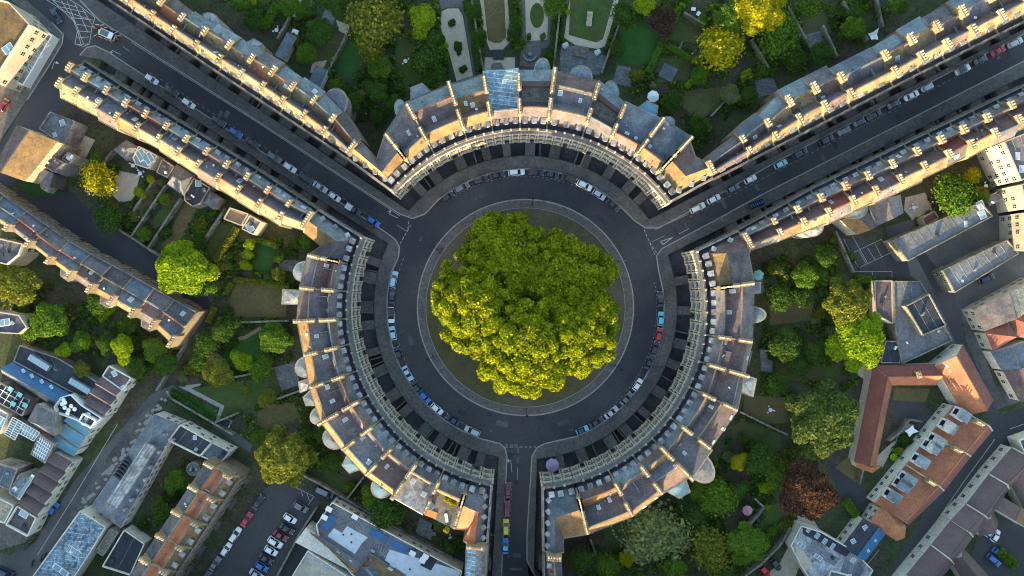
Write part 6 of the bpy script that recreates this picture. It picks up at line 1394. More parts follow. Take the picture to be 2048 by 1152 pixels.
# ------------------------------------------------------------------ lawns, paths, beds
def ground_patch(name, pts, z, m, kind='structure'):
    return struct(name, sheet(WL(pts), z), [m], kind)
def ell(cx, cy, rx, ry, n=28, rot=0):
    c, s = math.cos(rot), math.sin(rot)
    return [(cx+rx*math.cos(2*PI*i/n)*c-ry*math.sin(2*PI*i/n)*s, cy+rx*math.cos(2*PI*i/n)*s+ry*math.sin(2*PI*i/n)*c) for i in range(n)]
LAWNS = [
 ('lawn', [(965, -20), (1008, -20), (1012, 75), (1000, 86), (988, 86), (976, 80)], .05, 'lawn_dry'),
 ('lawn', ell(1074, 31, 14, 25), .05, 'lawn'), ('lawn', [(1141, -20), (1233, -20), (1206, 78), (1192, 85), (1138, 70)], .05, 'lawn'),
 ('lawn', [(694, 76), (742, 92), (722, 125), (700, 155), (690, 153), (668, 142)], .02, 'lawn_fresh'),
 ('lawn', [(640, 75), (690, 68), (655, 140), (610, 125)], .018, 'lawn'), ('lawn', [(790, 70), (830, 85), (838, 165), (805, 175), (790, 120)], .018, 'lawn'),
 ('lawn', [(1240, 50), (1320, 40), (1335, 90), (1290, 130), (1235, 125)], .018, 'lawn_fresh'), ('lawn', [(1355, 30), (1405, 55), (1398, 85), (1335, 80)], .018, 'lawn'),
 ('lawn', [(1320, 105), (1385, 125), (1375, 165), (1310, 165)], .018, 'lawn'), ('lawn', [(1370, 180), (1440, 175), (1440, 215), (1400, 240), (1365, 215)], .018, 'lawn_dry'),
 ('lawn', [(1595, 25), (1650, 20), (1660, 60), (1610, 70)], .018, 'lawn'), ('lawn', [(513, 487), (555, 496), (540, 545), (506, 540)], .02, 'lawn_fresh'),
 ('lawn', [(469, 568), (572, 574), (572, 634), (475, 634), (459, 602)], .02, 'lawn_dry'), ('lawn', [(384, 777), (444, 815), (437, 838), (480, 822), (562, 790), (552, 740), (500, 760)], .02, 'lawn'),
 ('lawn', [(430, 720), (460, 690), (520, 665), (515, 712), (470, 735)], .018, 'lawn_fresh'), ('lawn', [(520, 810), (590, 805), (600, 835), (540, 860), (510, 850)], .02, 'lawn_dry'),
 ('lawn', [(372, 405), (395, 415), (358, 487), (330, 500), (322, 492)], .02, 'lawn_dry'), ('lawn', [(430, 440), (468, 455), (430, 520), (412, 505)], .02, 'lawn'),
 ('lawn', [(305, 372), (320, 382), (285, 440), (270, 430)], .02, 'lawn_dry'), ('lawn', [(340, 390), (360, 402), (318, 455), (300, 450)], .02, 'lawn'),
 ('lawn', [(1535, 600), (1625, 605), (1630, 640), (1540, 650)], .02, 'lawn_dry'), ('lawn', [(1550, 725), (1690, 735), (1680, 765), (1560, 760)], .02, 'lawn'),
 ('lawn', [(1490, 790), (1570, 795), (1575, 845), (1530, 850), (1485, 825)], .02, 'lawn_dry'), ('lawn', [(1480, 835), (1560, 868), (1560, 900), (1460, 870)], .02, 'lawn'),
 ('lawn', [(1345, 975), (1420, 990), (1420, 1070), (1370, 1060)], .02, 'lawn_fresh'), ('lawn', [(1205, 1055), (1260, 1045), (1290, 1090), (1235, 1100), (1215, 1090)], .02, 'lawn'),
 ('lawn', [(1535, 1010), (1600, 1000), (1560, 1060), (1520, 1060)], .02, 'lawn'), ('lawn', [(335, 790), (345, 775), (430, 820), (436, 840), (425, 855)], .018, 'lawn_fresh'),
 ('lawn', [(35, 365), (100, 372), (130, 390), (60, 395)], .018, 'lawn_fresh'), ('lawn', [(400, 940), (370, 990), (345, 990), (360, 940)], .018, 'lawn'),
 ('lawn', [(870, 1030), (900, 1040), (890, 1065), (862, 1058)], .03, 'lawn'), ('lawn', [(640, 930), (700, 960), (690, 1000), (650, 970)], .018, 'lawn'),
 ('soil_bed', [(88, 575), (140, 570), (120, 615), (85, 610)], .02, 'earth')]
GP = [
 ('gravel_path', [(883, 23), (895, 17), (917, 17), (926, 33), (946, 152), (913, 162), (899, 109), (880, 51)], .03, 'gravel'),
 ('garden_path', [(917, -20), (927, -20), (950, 150), (947, 152), (928, 33), (919, 15), (893, 15), (882, 20), (875, -20)], .024, 'asphalt_light'),
 ('gravel_path', [(958, -20), (1014, -20), (1022, 82), (1005, 100), (980, 100), (968, 70)], .03, 'gravel'),
 ('garden_path', [(1042, -20), (1108, -20), (1100, 88), (1090, 97), (1045, 97)], .026, 'island_paving'), ('gravel_path', [(1050, -20), (1099, -20), (1094, 80), (1052, 82)], .036, 'gravel'),
 ('gravel_path', [(1143, -20), (1243, -20), (1226, 40), (1212, 92), (1195, 98), (1150, 90), (1128, 75), (1134, 30)], .03, 'gravel'),
 ('terrace_paving', [(1122, 92), (1150, 92), (1212, 112), (1205, 150), (1118, 145)], .04, 'flagstone'), ('terrace_paving', [(1042, 97), (1082, 97), (1078, 135), (1040, 132)], .04, 'island_paving'),
 ('terrace_paving', [(970, 115), (1030, 115), (1030, 140), (968, 142)], .04, 'gravel'), ('terrace_paving', [(1235, 130), (1262, 135), (1262, 175), (1225, 165)], .03, 'flagstone'),
 ('terrace_paving', [(1510, 160), (1545, 155), (1560, 185), (1515, 195)], .03, 'flagstone'), ('terrace_paving', [(1610, 70), (1645, 60), (1650, 95), (1615, 95)], .03, 'flagstone'),
 ('terrace_paving', [(655, 5), (690, -15), (665, 50), (640, 45)], .03, 'flagstone'), ('gravel_path', [(600, -10), (612, -10), (598, 40), (582, 32)], .03, 'gravel'),
 ('gravel_path', [(672, 40), (700, 50), (694, 70), (678, 62)], .03, 'gravel'), ('gravel_path', [(625, 125), (655, 120), (640, 150), (620, 145)], .03, 'gravel'),
 ('gravel_path', [(230, 340), (280, 350), (268, 400), (240, 405), (225, 390)], .03, 'gravel'), ('gravel_path', [(150, 262), (190, 280), (172, 315), (150, 308)], .03, 'gravel'),
 ('brick_path', [(460, 678), (487, 671), (520, 653), (524, 659), (490, 679), (462, 685)], .03, 'brick_path'), ('brick_path', [(392, 738), (414, 718), (424, 697), (446, 716), (430, 712), (420, 724), (398, 744)], .03, 'brick_path'),
 ('garden_path', [(356, 773), (378, 774), (449, 812), (437, 843), (431, 841), (439, 816), (375, 782)], .04, 'kerbstone'),
 ('garden_path', [(375, 778), (404, 770), (402, 767), (370, 771)], .045, 'kerbstone'),
 ('terrace_paving', [(548, 735), (590, 722), (600, 770), (563, 782)], .03, 'flagstone'), ('gravel_path', [(1492, 1046), (1522, 1010), (1530, 1018), (1500, 1054)], .03, 'gravel'),
 ('gravel_path', [(1810, 395), (1850, 385), (1865, 420), (1825, 440), (1808, 420)], .03, 'gravel'), ('terrace_paving', [(1712, 690), (1735, 690), (1730, 760), (1715, 750)], .03, 'gravel'),
 ('garden_path', [(1348, 112), (1365, 80), (1367, 84), (1352, 116)], .03, 'flagstone'), ('terrace_paving', [(1965, 325), (1985, 320), (2005, 370), (1985, 380)], .03, 'flagstone'),
 ('terrace_paving', [(1500, 545), (1525, 545), (1530, 585), (1503, 585)], .03, 'flagstone'), ('terrace_paving', [(1520, 695), (1545, 700), (1545, 745), (1522, 745)], .03, 'flagstone'),
 ('gravel_path', [(1745, 920), (1765, 935), (1800, 870), (1830, 850), (1810, 845), (1790, 880)], .03, 'gravel'), ('gravel_path', [(1670, 935), (1700, 910), (1725, 935), (1712, 965)], .03, 'lawn_dry'),
 ('sandy_path', [(1790, 775), (1860, 778), (1850, 805), (1785, 800)], .022, 'lawn_dry'), ('sandy_path', [(1590, 1060), (1600, 1000), (1640, 1060)], .022, 'gravel'),
 ('courtyard_paving', [(840, 1035), (868, 1050), (862, 1080), (830, 1066)], .03, 'flagstone'), ('terrace_paving', [(556, 520), (598, 520), (598, 545), (560, 540)], .02, 'flagstone')]
for a in GP: ground_patch(*a)
for a in LAWNS: ground_patch(*a)

# ------------------------------------------------------------------ garden walls and hedges
wallno = [0]
def gwall(label, pts, h=2.0, w=.42, m='garden_wall'):
    P = WL(pts, h*.5); mb = MB()
    for i in range(len(P)-1): mb.slab(P[i], P[i+1], w, 0, h+.01*(i % 2)); mb.slab(P[i], P[i+1], w+.14, h+.01*(i % 2), h+.12+.011*(i % 2))
    o = build('garden_wall', mb, [m]); tag(o, label, 'wall', 'walls between the gardens')
GW = [('wall along the fresh bright lawn beside the clipped round trees', [(694, 73), (655, 150)]), ('wall between shed roof and box-hedged bed', [(582, 35), (557, 80)]), ('wall at the top edge left of the dry lawn walk', [(942, -10), (952, 55), (958, 95), (967, 143)]),
 ('tall straight wall between the oval lawn and the sunken lawn', [(1123, -10), (1106, 143)]), ('wall right beside the sunken lawn terrace', [(1241, 40), (1202, 148)]), ('short low wall with loungers behind', [(1366, 27), (1407, 52)]),
 ('wall from the large yellow tree towards the blue patio', [(1573, 15), (1609, 80)]), ('wall from the spiky yellow tree towards the street row', [(1501, 81), (1535, 138)]), ('wall ending at the pale silver-green tree', [(1449, 203), (1420, 234)]),
 ('wall below the dark tree at the top edge', [(1643, 53), (1672, 115)]), ('wall running down to the white sail shade', [(1683, 5), (1733, 83)]), ('short wall at the top edge by the leafy tree', [(1749, -5), (1763, 57)]),
 ('wall along the dry strip lawn', [(300, 496), (365, 397)]), ('wall between two narrow strip gardens', [(266, 474), (336, 370)]), ('wall beside the yellow-flowered strip garden', [(270, 423), (312, 360)]), ('wall beside the hedge and the glass table', [(404, 491), (453, 418)]),
 ('wall beside the feathery yellow tree', [(202, 338), (229, 304)]), ('boundary wall along the mews lane', [(241, 460), (266, 475), (309, 504), (335, 520)]), ('white-topped wall between brown lawn and brick path garden', [(472, 645), (581, 641)]),
 ('wall from the twin garden bays into the shaded lawn', [(550, 799), (612, 777)]), ('wall between walled lawn and white garden table', [(434, 843), (481, 824)]), ('wall broken by the flowering tree', [(459, 756), (509, 746)]),
 ('long boundary wall beside the lane corner', [(337, 781), (345, 795), (469, 868)]), ('long wall beside the sloping lane', [(316, 781), (381, 674)]), ('wall from the gold-striped house to the dense dark tree', [(1477, 822), (1540, 853), (1572, 868)]),
 ('curved boundary wall round the forecourt', [(1578, 1052), (1556, 1090), (1520, 1125), (1480, 1155)]), ('wall from the round-bowed house to the olive tree', [(640, 905), (588, 938)]), ('wall from the glass bay to the lane', [(729, 952), (696, 995)]),
 ('boundary wall along the back lane', [(600, 945), (640, 965), (700, 1000), (760, 1035), (850, 1085), (905, 1112)]), ('wall beside the narrow house garden', [(1180, 1075), (1192, 1110)]), ('wall between the tarmac yard and street row gardens', [(1668, 462), (1705, 545)]),
 ('low wall round the pink parasol', [(1498, 1045), (1525, 1012), (1507, 995)]), ('wall beside the tarmac drive', [(1716, 965), (1725, 930), (1738, 940)]), ('wall across the courtyard gardens', [(1775, 880), (1800, 860), (1815, 838), (1840, 842)]),
 ('wall between the car park rank and the ochre attic wing', [(636, 1012), (603, 1062), (556, 1150)]), ('wall beside the seven slatted steps', [(1300, 1010), (1316, 1040)]), ('rear wall of the paved yard with a barrel roof', [(1518, 700), (1545, 702)])]
for lb, p in GW: gwall(lb, p)
def hedge(label, pts, w, h, leaf='leaf_mid', n=None):
    P = WL(pts, h*.5); mb = MB(); rr = random.Random(len(label)*7)
    for i in range(len(P)-1):
        a, b = P[i], P[i+1]; mb.slab(a, b, w*.8, 0, h*.88); L = (b-a).length; t = (b-a)/L; q = Vector((-t.y, t.x))
        for _ in range(int(L*w*26)):
            s = rr.uniform(0, L); u = rr.uniform(-.5, .5); c = a+t*s+q*u*w; z = h*(1-.35*abs(u*2)**3)*rr.uniform(.86, 1.06)
            nrm = (Vector((q.x*u*1.4, q.y*u*1.4, .8))+rnd_unit(rr)*.7).normalized(); e = nrm.orthogonal().normalized(); e.rotate(Matrix.Rotation(rr.uniform(0, 6.28), 3, nrm)); f = nrm.cross(e); g_ = rr.uniform(.12, .28)
            cc = Vector((c.x, c.y, z)); mb.add([cc-e*g_*1.3, cc+f*g_, cc+e*g_*1.3, cc-f*g_], [(0, 1, 2, 3)], 0)
    o = build('hedge', mb, [leaf]); tag(o, label, 'hedge', 'clipped hedges in the gardens')
for lb, p, w, h, lf in [('long straight hedge running up to the purplish tree', [(1358, 16), (1295, 146)], 2.0, 2.0, 'leaf_mid'), ('hedge crossing above the square dark pool cover', [(1325, 88), (1388, 122)], 1.8, 2, 'leaf_mid'), ('lime hedge beside the parasol garden', [(1372, 175), (1408, 135)], 1.6, 1.8, 'leaf_bright'),
   ('hedge beside the strip lawn next to the glass table', [(475, 455), (448, 500), (431, 523)], 2.2, 2, 'leaf_olive'), ('hedge along the top of the fresh green lawn', [(510, 478), (560, 494)], 1.6, 2, 'leaf_mid'), ('small hedge left of the dry lawn by the lane', [(464, 566), (452, 588)], 1.4, 1.8, 'leaf_olive'),
   ('hedge above the dry brown lawn', [(470, 560), (580, 572)], 1.8, 1.8, 'leaf_olive'), ('short yellow-green hedge at the end of the cream-fronted row', [(430, 615), (418, 645)], 1.8, 2.2, 'leaf_olive'), ('yellow-green hedge in the overgrown gardens', [(232, 610), (200, 640)], 1.8, 2, 'leaf_bright'),
   ('dark hedge in the upper gardens beside the drive of box beds', [(555, 10), (530, 52)], 2.6, 2, 'leaf_mid'), ('hedge beside the right edge of the sunken lawn', [(1232, 45), (1214, 100)], 1.8, 1.6, 'leaf_dark'), ('hedge between the dry lawn walk and the oval lawn', [(1022, -5), (1036, 90)], 2.2, 2.4, 'leaf_dark'),
   ('hedge beside the tall straight wall', [(1114, 5), (1100, 135)], 1.6, 1.8, 'leaf_dark'), ('hedge beyond the tall straight wall', [(1130, 5), (1122, 85)], 1.4, 1.6, 'leaf_dark'), ('hedge between gravel walk and dry lawn', [(936, 0), (962, 140)], 2.0, 2.2, 'leaf_dark'),
   ('green hedge along the lane in front of the white path', [(345, 790), (425, 845)], 3.0, 1.6, 'leaf_dark'), ('hedge beside the parking court cars', [(1995, 1100), (2030, 1130)], 3, 1.8, 'leaf_mid'), ('round-topped hedge under the tarmac bays', [(1712, 556), (1750, 562)], 2.4, 2, 'leaf_mid'),
   ('garden hedge by the tarmac drive and cream houses', [(1690, 1000), (1712, 1030)], 2.6, 1.8, 'leaf_mid')]:
    hedge(lb, p, w, h, lf)

# ------------------------------------------------------------------ shrubs and undergrowth
def inside(p, P):
    c = False; j = len(P)-1
    for i in range(len(P)):
        if (P[i][1] > p[1]) != (P[j][1] > p[1]) and p[0] < (P[j][0]-P[i][0])*(p[1]-P[i][1])/(P[j][1]-P[i][1])+P[i][0]: c = not c
        j = i
    return c
ZN = [
 ('the shaded gardens above the upper left street row', [(430, -10), (880, -10), (900, 160), (800, 185), (762, 262), (735, 245), (640, 128), (520, 45)], 52),
 ('the narrow strips between the gravel walk and the dry lawn', [(928, 0), (958, 0), (972, 110), (955, 140)], 8),
 ('the border between the dry lawn and the oval lawn', [(1016, 0), (1042, 0), (1042, 95), (1022, 100)], 8),
 ('the border along the tall straight wall', [(1106, 0), (1136, 0), (1120, 90), (1098, 130)], 7),
 ('the gardens around the spiky yellow tree', [(1245, -5), (1830, -5), (1700, 88), (1550, 178), (1450, 262), (1400, 300), (1330, 225), (1262, 190), (1235, 150)], 60),
 ('the gardens behind the five-bay house', [(1530, 520), (1680, 475), (1745, 570), (1745, 735), (1700, 780), (1600, 790), (1520, 790), (1528, 600)], 34),
 ('the shady gardens beside the copper beech', [(1500, 790), (1600, 790), (1600, 900), (1600, 1040), (1560, 1080), (1480, 1152), (1150, 1152), (1150, 1112), (1275, 1050), (1400, 965), (1445, 900)], 62),
 ('the strip gardens', [(150, 350), (225, 330), (345, 395), (440, 430), (600, 500), (590, 560), (440, 570), (400, 500), (310, 500), (240, 455)], 40),
 ('the gardens between sloping lane and round terrace', [(440, 560), (585, 580), (575, 650), (595, 780), (690, 960), (630, 940), (500, 880), (470, 860), (340, 778), (390, 690), (420, 630)], 40),
 ('the overgrown gardens below the cream-fronted row', [(-5, 490), (100, 565), (240, 640), (330, 690), (370, 680), (300, 775), (215, 720), (40, 680), (-5, 640)], 42),
 ('the narrow gardens beside the back lane', [(690, 962), (760, 1010), (840, 1045), (920, 1085), (920, 1105), (850, 1082), (700, 998)], 16),
 ('the sunken school courtyard garden', [(365, 920), (398, 920), (400, 950), (330, 1050), (295, 1075), (275, 1050)], 10),
 ('the small garden above the mottled mews roof', [(1810, 425), (1960, 340), (1990, 380), (1900, 430), (1840, 462)], 8),
 ('the courtyard gardens beside the white gazebo', [(1770, 890), (1835, 850), (1845, 880), (1790, 925)], 7)]
KEEP = [a[1] for a in LAWNS]+[a[1] for a in GP]
SPEC = [('leaf_dark', 'dark green'), ('leaf_dark', 'dark green'), ('leaf_mid', 'mid-green'), ('leaf_olive', 'olive'), ('leaf_pale', 'pale grey-green'), ('leaf_bright', 'lime green')]
ug = MB(); rr = random.Random(5)
for zn, P, cnt in ZN:
    xs = [p[0] for p in P]; ys = [p[1] for p in P]; k = 0; tries = 0
    while k < int(cnt*.75) and tries < 4000:
        tries += 1; p = (rr.uniform(min(xs), max(xs)), rr.uniform(min(ys), max(ys)))
        if not inside(p, P) or any(inside(p, q) for q in KEEP): continue
        w = W(*p, 1); sp = rr.choices(SPEC, [4, 3, 4, 2, 1, .6])[0]; r = rr.uniform(.9, 2.5)
        size = 'small' if r < 1.5 else 'large'
        t = thing('shrub', f'{size} {sp[1]} shrub in {zn}', 'shrub', (w.x, w.y, 0), f'{size} {sp[1]} shrubs in {zn}')
        inst('foliage', SHR[k % 5], t, (w.x, w.y, r*.42), rr.uniform(0, 6), (r, r*rr.uniform(.8, 1.2), r*.8), {0: sp[0]})
        inst('stem', TRK[k % 3], t, (w.x, w.y, 0), 0, (r*1.2, r*1.2, r*.6))
        k += 1
    A = abs(sum(P[i][0]*P[(i+1) % len(P)][1]-P[(i+1) % len(P)][0]*P[i][1] for i in range(len(P))))/2/47.6
    for _ in range(int(A*8)):
        p = (rr.uniform(min(xs), max(xs)), rr.uniform(min(ys), max(ys)))
        if not inside(p, P) or any(inside(p, q) for q in KEEP): continue
        w = W(*p, .3); d = noise.noise((w.x*.16, w.y*.16, 0))+.35*noise.noise((w.x*.6, w.y*.6, 3))
        if d < -.08: continue
        z = max(.05, (d+.1)*rr.uniform(.6, 3.0)); s = rr.uniform(.20, .52)
        nrm = (Vector((0, 0, 1))+rnd_unit(rr)*.9).normalized(); e = nrm.orthogonal().normalized(); e.rotate(Matrix.Rotation(rr.uniform(0, 6.28), 3, nrm)); f = nrm.cross(e); c = Vector((w.x, w.y, z))
        ug.add([c-e*s*1.3, c+f*s, c+e*s*1.3, c-f*s], [(0, 1, 2, 3)], rr.choice([0, 0, 0, 1, 1, 2]))
o = build('undergrowth', ug, ['leaf_dark', 'leaf_mid', 'leaf_olive']); tag(o, 'low tangled green undergrowth covering the beds of all the gardens', 'undergrowth', None, 'stuff')
for lb, cx, cy, rx, ry, h, lf in [('round clipped bush, topmost of the three on the long gravel garden', 902, 43, 9, 9, 1.2, 'leaf_dark'), ('large oval dark bush with a white post, middle of the long gravel garden', 915, 91, 10.5, 16, 1.6, 'leaf_dark'), ('round clipped bush, lowest of the three on the long gravel garden', 926, 136, 9, 9, 1.2, 'leaf_dark'),
     ('crescent box bush below the oval lawn, on its paved-edge side', 1057, 72, 6, 9, .8, 'leaf_mid'), ('crescent box bush below the oval lawn, on its tall-wall side', 1086, 72, 6, 9, .8, 'leaf_mid')]:
    c = W(cx, cy, h); t = thing('shrub', lb, 'shrub', (c.x, c.y, 0), 'clipped bushes on gravel')
    inst('foliage', SHR[int(cx) % 5], t, (c.x, c.y, .2), 0, (rx/6.9*1.1, ry/6.9*1.1, h), {0: lf})
for lb, cx, cy in [('white flowering bush beside the terrace, nearer the tall wall', 1131, 89), ('white flowering bush beside the terrace, farther from the tall wall', 1196, 103)]:
    c = W(cx, cy, 1.4); t = thing('flowering_bush', lb, 'bush', (c.x, c.y, 0), 'white flowering bushes'); inst('foliage', SHR[1], t, (c.x, c.y, .7), 0, (1.1, 1.1, 1.0), {0: 'white_paint'})
# plants and lawn on the roof garden
rg = [(905, 1008, 'yellow shrub nearest the dark slope on the roof garden'), (925, 1015, 'yellow shrub in the middle of the roof garden'), (893, 1000, 'yellow shrub at the corner of the roof garden'), (917, 1040, 'yellow shrub beside the curved white bench'), (894, 1060, 'yellow shrub at the rounded end of the roof garden')]
for x, y, lb in rg:
    c = W(x, y, 13.3); t = thing('shrub', lb, 'shrub', (c.x, c.y, 12.6), 'yellow shrubs on the roof garden'); inst('foliage', SHR[x % 5], t, (c.x, c.y, 13.0), 0, (1.1, 1.1, .9), {0: 'leaf_yellow'})
# ------------------------------------------------------------------ cars
def loft(mb, st, mi=0, top=True):
    """stations (x, half width at the sill, half width at the shoulder, z bottom, z shoulder, z crown)"""
    rows = []
    for x, wb, ws, z0, z1, z2 in st:
        rows.append([(x, -wb, z0), (x, -ws, z0+(z1-z0)*.55), (x, -ws*.97, z1), (x, -ws*.72, z2), (x, 0, z2+.02), (x, ws*.72, z2), (x, ws*.97, z1), (x, ws, z0+(z1-z0)*.55), (x, wb, z0)])
    k = 9; vs = [v for r in rows for v in r]; fs = []
    for i in range(len(rows)-1):
        for j in range(k-1): fs.append((i*k+j, i*k+j+1, (i+1)*k+j+1, (i+1)*k+j))
        fs.append((i*k+k-1, i*k, (i+1)*k, (i+1)*k+k-1))
    fs.append(tuple(range(k))); fs.append(tuple(range((len(rows)-1)*k, len(rows)*k))[::-1])
    mb.add(vs, fs, mi)
def car_meshes(L, Wd, H, kind):
    h = L/2; w = Wd/2; sh = H*.60; b = .22; out = {}
    mb = MB()
    hood = sh*.93
    if kind == 'van': hx = h-.75
    elif kind == 'pickup': hx = h-1.3
    else: hx = h-1.15
    loft(mb, [(-h, w*.70, w*.74, b+.15, sh*.72, sh*.80), (-h+.10, w*.84, w*.90, b, sh*.85, sh*.95), (-h+.55, w*.90, w*.98, b, sh*.93, sh), (-h*.3, w*.92, w, b, sh*.93, sh), (h*.25, w*.92, w, b, sh*.92, sh*.985), (hx, w*.92, w*.99, b, sh*.88, hood),
              (h-.45, w*.88, w*.95, b, sh*.80, hood*.92), (h-.12, w*.78, w*.84, b, sh*.68, hood*.80), (h, w*.62, w*.66, b+.15, sh*.58, hood*.66)])
    out['body'] = mb.mesh('body', ['paint_grey'], smooth=False)
    g = MB(); r = MB(); zt = H; zs = sh*.96
    if kind in ('hatch', 'suv', 'mini'): x0, x1, x2, x3 = -h+.28, -h+.72, h*.12, hx-.02
    elif kind == 'estate': x0, x1, x2, x3 = -h+.22, -h+.55, h*.10, hx-.05
    elif kind == 'saloon': x0, x1, x2, x3 = -h+.72, -h+1.40, h*.06, hx-.12
    elif kind == 'van': x0, x1, x2, x3 = -h+.06, -h+.16, h*.35, hx+.12
    else: x0, x1, x2, x3 = -h*.05, h*.06, h*.32, hx-.02
    gw0, gw1 = w*.93, w*.72
    vs = [(x0, -gw0, zs), (x3, -gw0*.95, zs), (x3, gw0*.95, zs), (x0, gw0, zs), (x1, -gw1, zt-.05), (x2, -gw1, zt-.05), (x2, gw1, zt-.05), (x1, gw1, zt-.05)]
    g.add(vs, [(0, 1, 5, 4), (1, 2, 6, 5), (2, 3, 7, 6), (3, 0, 4, 7), (4, 5, 6, 7)])
    out['windows'] = g.mesh('windows', ['glass_dark'])
    xm = (x1+x2)/2
    loft(r, [(x1-.10, gw1*.9, gw1*.95, zt-.12, zt-.08, zt-.06), (x1+.12, gw1*.99, gw1*1.04, zt-.10, zt-.04, zt-.01), (xm, gw1*1.0, gw1*1.05, zt-.09, zt-.03, zt), (x2-.12, gw1*.99, gw1*1.04, zt-.10, zt-.04, zt-.02), (x2+.08, gw1*.9, gw1*.95, zt-.13, zt-.09, zt-.07)])
    # pillars from the roof to the body
    for s in (-1, 1):
        for (xa, xb) in ((x0, x1), (x3, x2), (xm*.9, xm*.9)): r.rod((xa, s*gw0*(.95 if xa == x3 else 1.0), zs), (xb, s*(gw1+.01), zt-.06), .045, 5)
    out['roof_panel'] = r.mesh('roof_panel', ['paint_grey'])
    return out, dict(h=h, w=w, sh=sh, b=b, H=H, hx=hx)
def _wheel(mb):
    n = 14; r = .32
    for x in (-.11, .11):
        pass
    vs = [(r*math.cos(2*PI*i/n), s*.11, r*math.sin(2*PI*i/n)) for s in (-1, 1) for i in range(n)]
    mb.add(vs, [(i, (i+1) % n, n+(i+1) % n, n+i) for i in range(n)]+[tuple(range(n)), tuple(range(n, 2*n))])
WHEEL = _mk(_wheel, 'tyre', ['tyre'])
def _hub(mb):
    n = 10; r = .20
    vs = [(r*math.cos(2*PI*i/n), s*.12, r*math.sin(2*PI*i/n)) for s in (-1, 1) for i in range(n)]
    mb.add(vs, [(i, (i+1) % n, n+(i+1) % n, n+i) for i in range(n)]+[tuple(range(n)), tuple(range(n, 2*n))])
HUB = _mk(_hub, 'rim', ['chrome'])
def _light(mb): mb.prism([(-.10, -.20), (.10, -.12), (.08, .20), (-.12, .20)], -.08, .08)
HL = _mk(_light, 'headlight', ['lamp_lens']); TL = _mk(_light, 'tail_light', ['red_lens'])
def _mir(mb): mb.box(0, 0, 0, .16, .12, .22)
MIR = _mk(_mir, 'wing_mirror', ['paint_grey'])
def _rail(mb): mb.rod((-.9, 0, 0), (.9, 0, 0), .03, 5)
RAIL = _mk(_rail, 'roof_rail', ['chrome'])
CT = {'hatch': (4.1, 1.78, 1.46), 'mini': (3.8, 1.72, 1.42), 'saloon': (4.65, 1.84, 1.43), 'estate': (4.75, 1.84, 1.48), 'suv': (4.65, 1.92, 1.70), 'van': (5.1, 2.0, 1.98), 'pickup': (5.2, 1.95, 1.78)}
CM = {k: car_meshes(*v, k) for k, v in CT.items()}
KN = dict(hatch='hatchback', mini='small hatchback', saloon='saloon', estate='estate car', suv='off-roader', van='van', pickup='pickup with a white load cover')
def local(o, p, rz): c, s = math.cos(rz), math.sin(rz); return Vector((o.x+p[0]*c-p[1]*s, o.y+p[0]*s+p[1]*c, o.z+p[2]))
def car(px, py, dirpx, colr, kind, label, group, roof=None, z=0.02):
    c = W(px, py, .9); rz = math.atan2(-dirpx[1], dirpx[0]); o = Vector((c.x, c.y, z))
    nm = 'parked_van' if kind == 'van' else 'parked_car'
    t = thing(nm, label, 'van' if kind == 'van' else 'car', (c.x, c.y, z), group)
    ms, g = CM[kind]; P = 'paint_'+colr
    inst('body', ms['body'], t, o, rz, mats={0: P}); inst('windows', ms['windows'], t, o, rz); inst('roof_panel', ms['roof_panel'], t, o, rz, mats={0: 'paint_'+(roof or colr)})
    for sx in (-1, 1):
        for sy in (-1, 1):
            p = local(o, (sx*g['h']*.62, sy*(g['w']-.10), .32), rz); w = inst('wheel', WHEEL, t, p, rz); 
            q = D.objects.new('rim', HUB); COL.objects.link(q); q.parent = w; ORG[q.name] = p
    for sy in (-1, 1):
        inst('headlight', HL, t, local(o, (g['h']-.20, sy*g['w']*.62, g['sh']*.66), rz), rz, (1.2, sy, 1))
        inst('tail_light', TL, t, local(o, (-g['h']+.10, sy*g['w']*.66, g['sh']*.75), rz), rz, (1, sy, 1))
        inst('wing_mirror', MIR, t, local(o, (g['hx']-.45, sy*(g['w']+.09), g['sh']*.95), rz), rz, mats={0: P})
    if kind in ('estate', 'suv'):
        for sy in (-1, 1): inst('roof_rail', RAIL, t, local(o, (-g['h']*.22, sy*g['w']*.62, g['H']+.02), rz), rz)
    if kind == 'pickup':
        b = MB(); b.box(0, 0, g['sh'], g['sh']+.30, 2.0, 1.7); me = b.mesh('load_cover', ['white_paint']); inst('load_cover', me, t, local(o, (-1.35, 0, 0), rz), rz)
    return t
def row(name, cars, sort=None):
    """cars: (px, py, colour, kind, dir) in order along the kerb; labels say colour, body and neighbours"""
    n = len(cars); nm = lambda c: f'{c[2].replace("_", " ")} {KN[c[3]].split(" with")[0]}'
    seen = {}
    for i, c in enumerate(cars):
        b = nm(c)
        if i == 0: tail = f'first of {name}, next to a {cars[1][2].replace("_", " ")} one'
        elif i == n-1: tail = f'last of {name}, next to a {cars[i-1][2].replace("_", " ")} one'
        else: tail = f'between {cars[i-1][2].replace("_", " ")} and {cars[i+1][2].replace("_", " ")} ones, {name}'
        lb = f'{b}, {tail}'
        if lb in seen: lb = f'{b}, {ordinal(i+1)} car in {name}'
        seen[lb] = 1
        car(c[0], c[1], c[4], c[2], c[3], lb, 'cars in '+name, roof=(c[5] if len(c) > 5 else None))
def tang(px, py, s=1):
    x, y = px-1051, py-615; L = math.hypot(x, y); return (-y/L*s, x/L*s)
def ring(name, L): row(name, [(x, y, c, k, tang(x, y, s), *e) for x, y, c, k, s, *e in L])
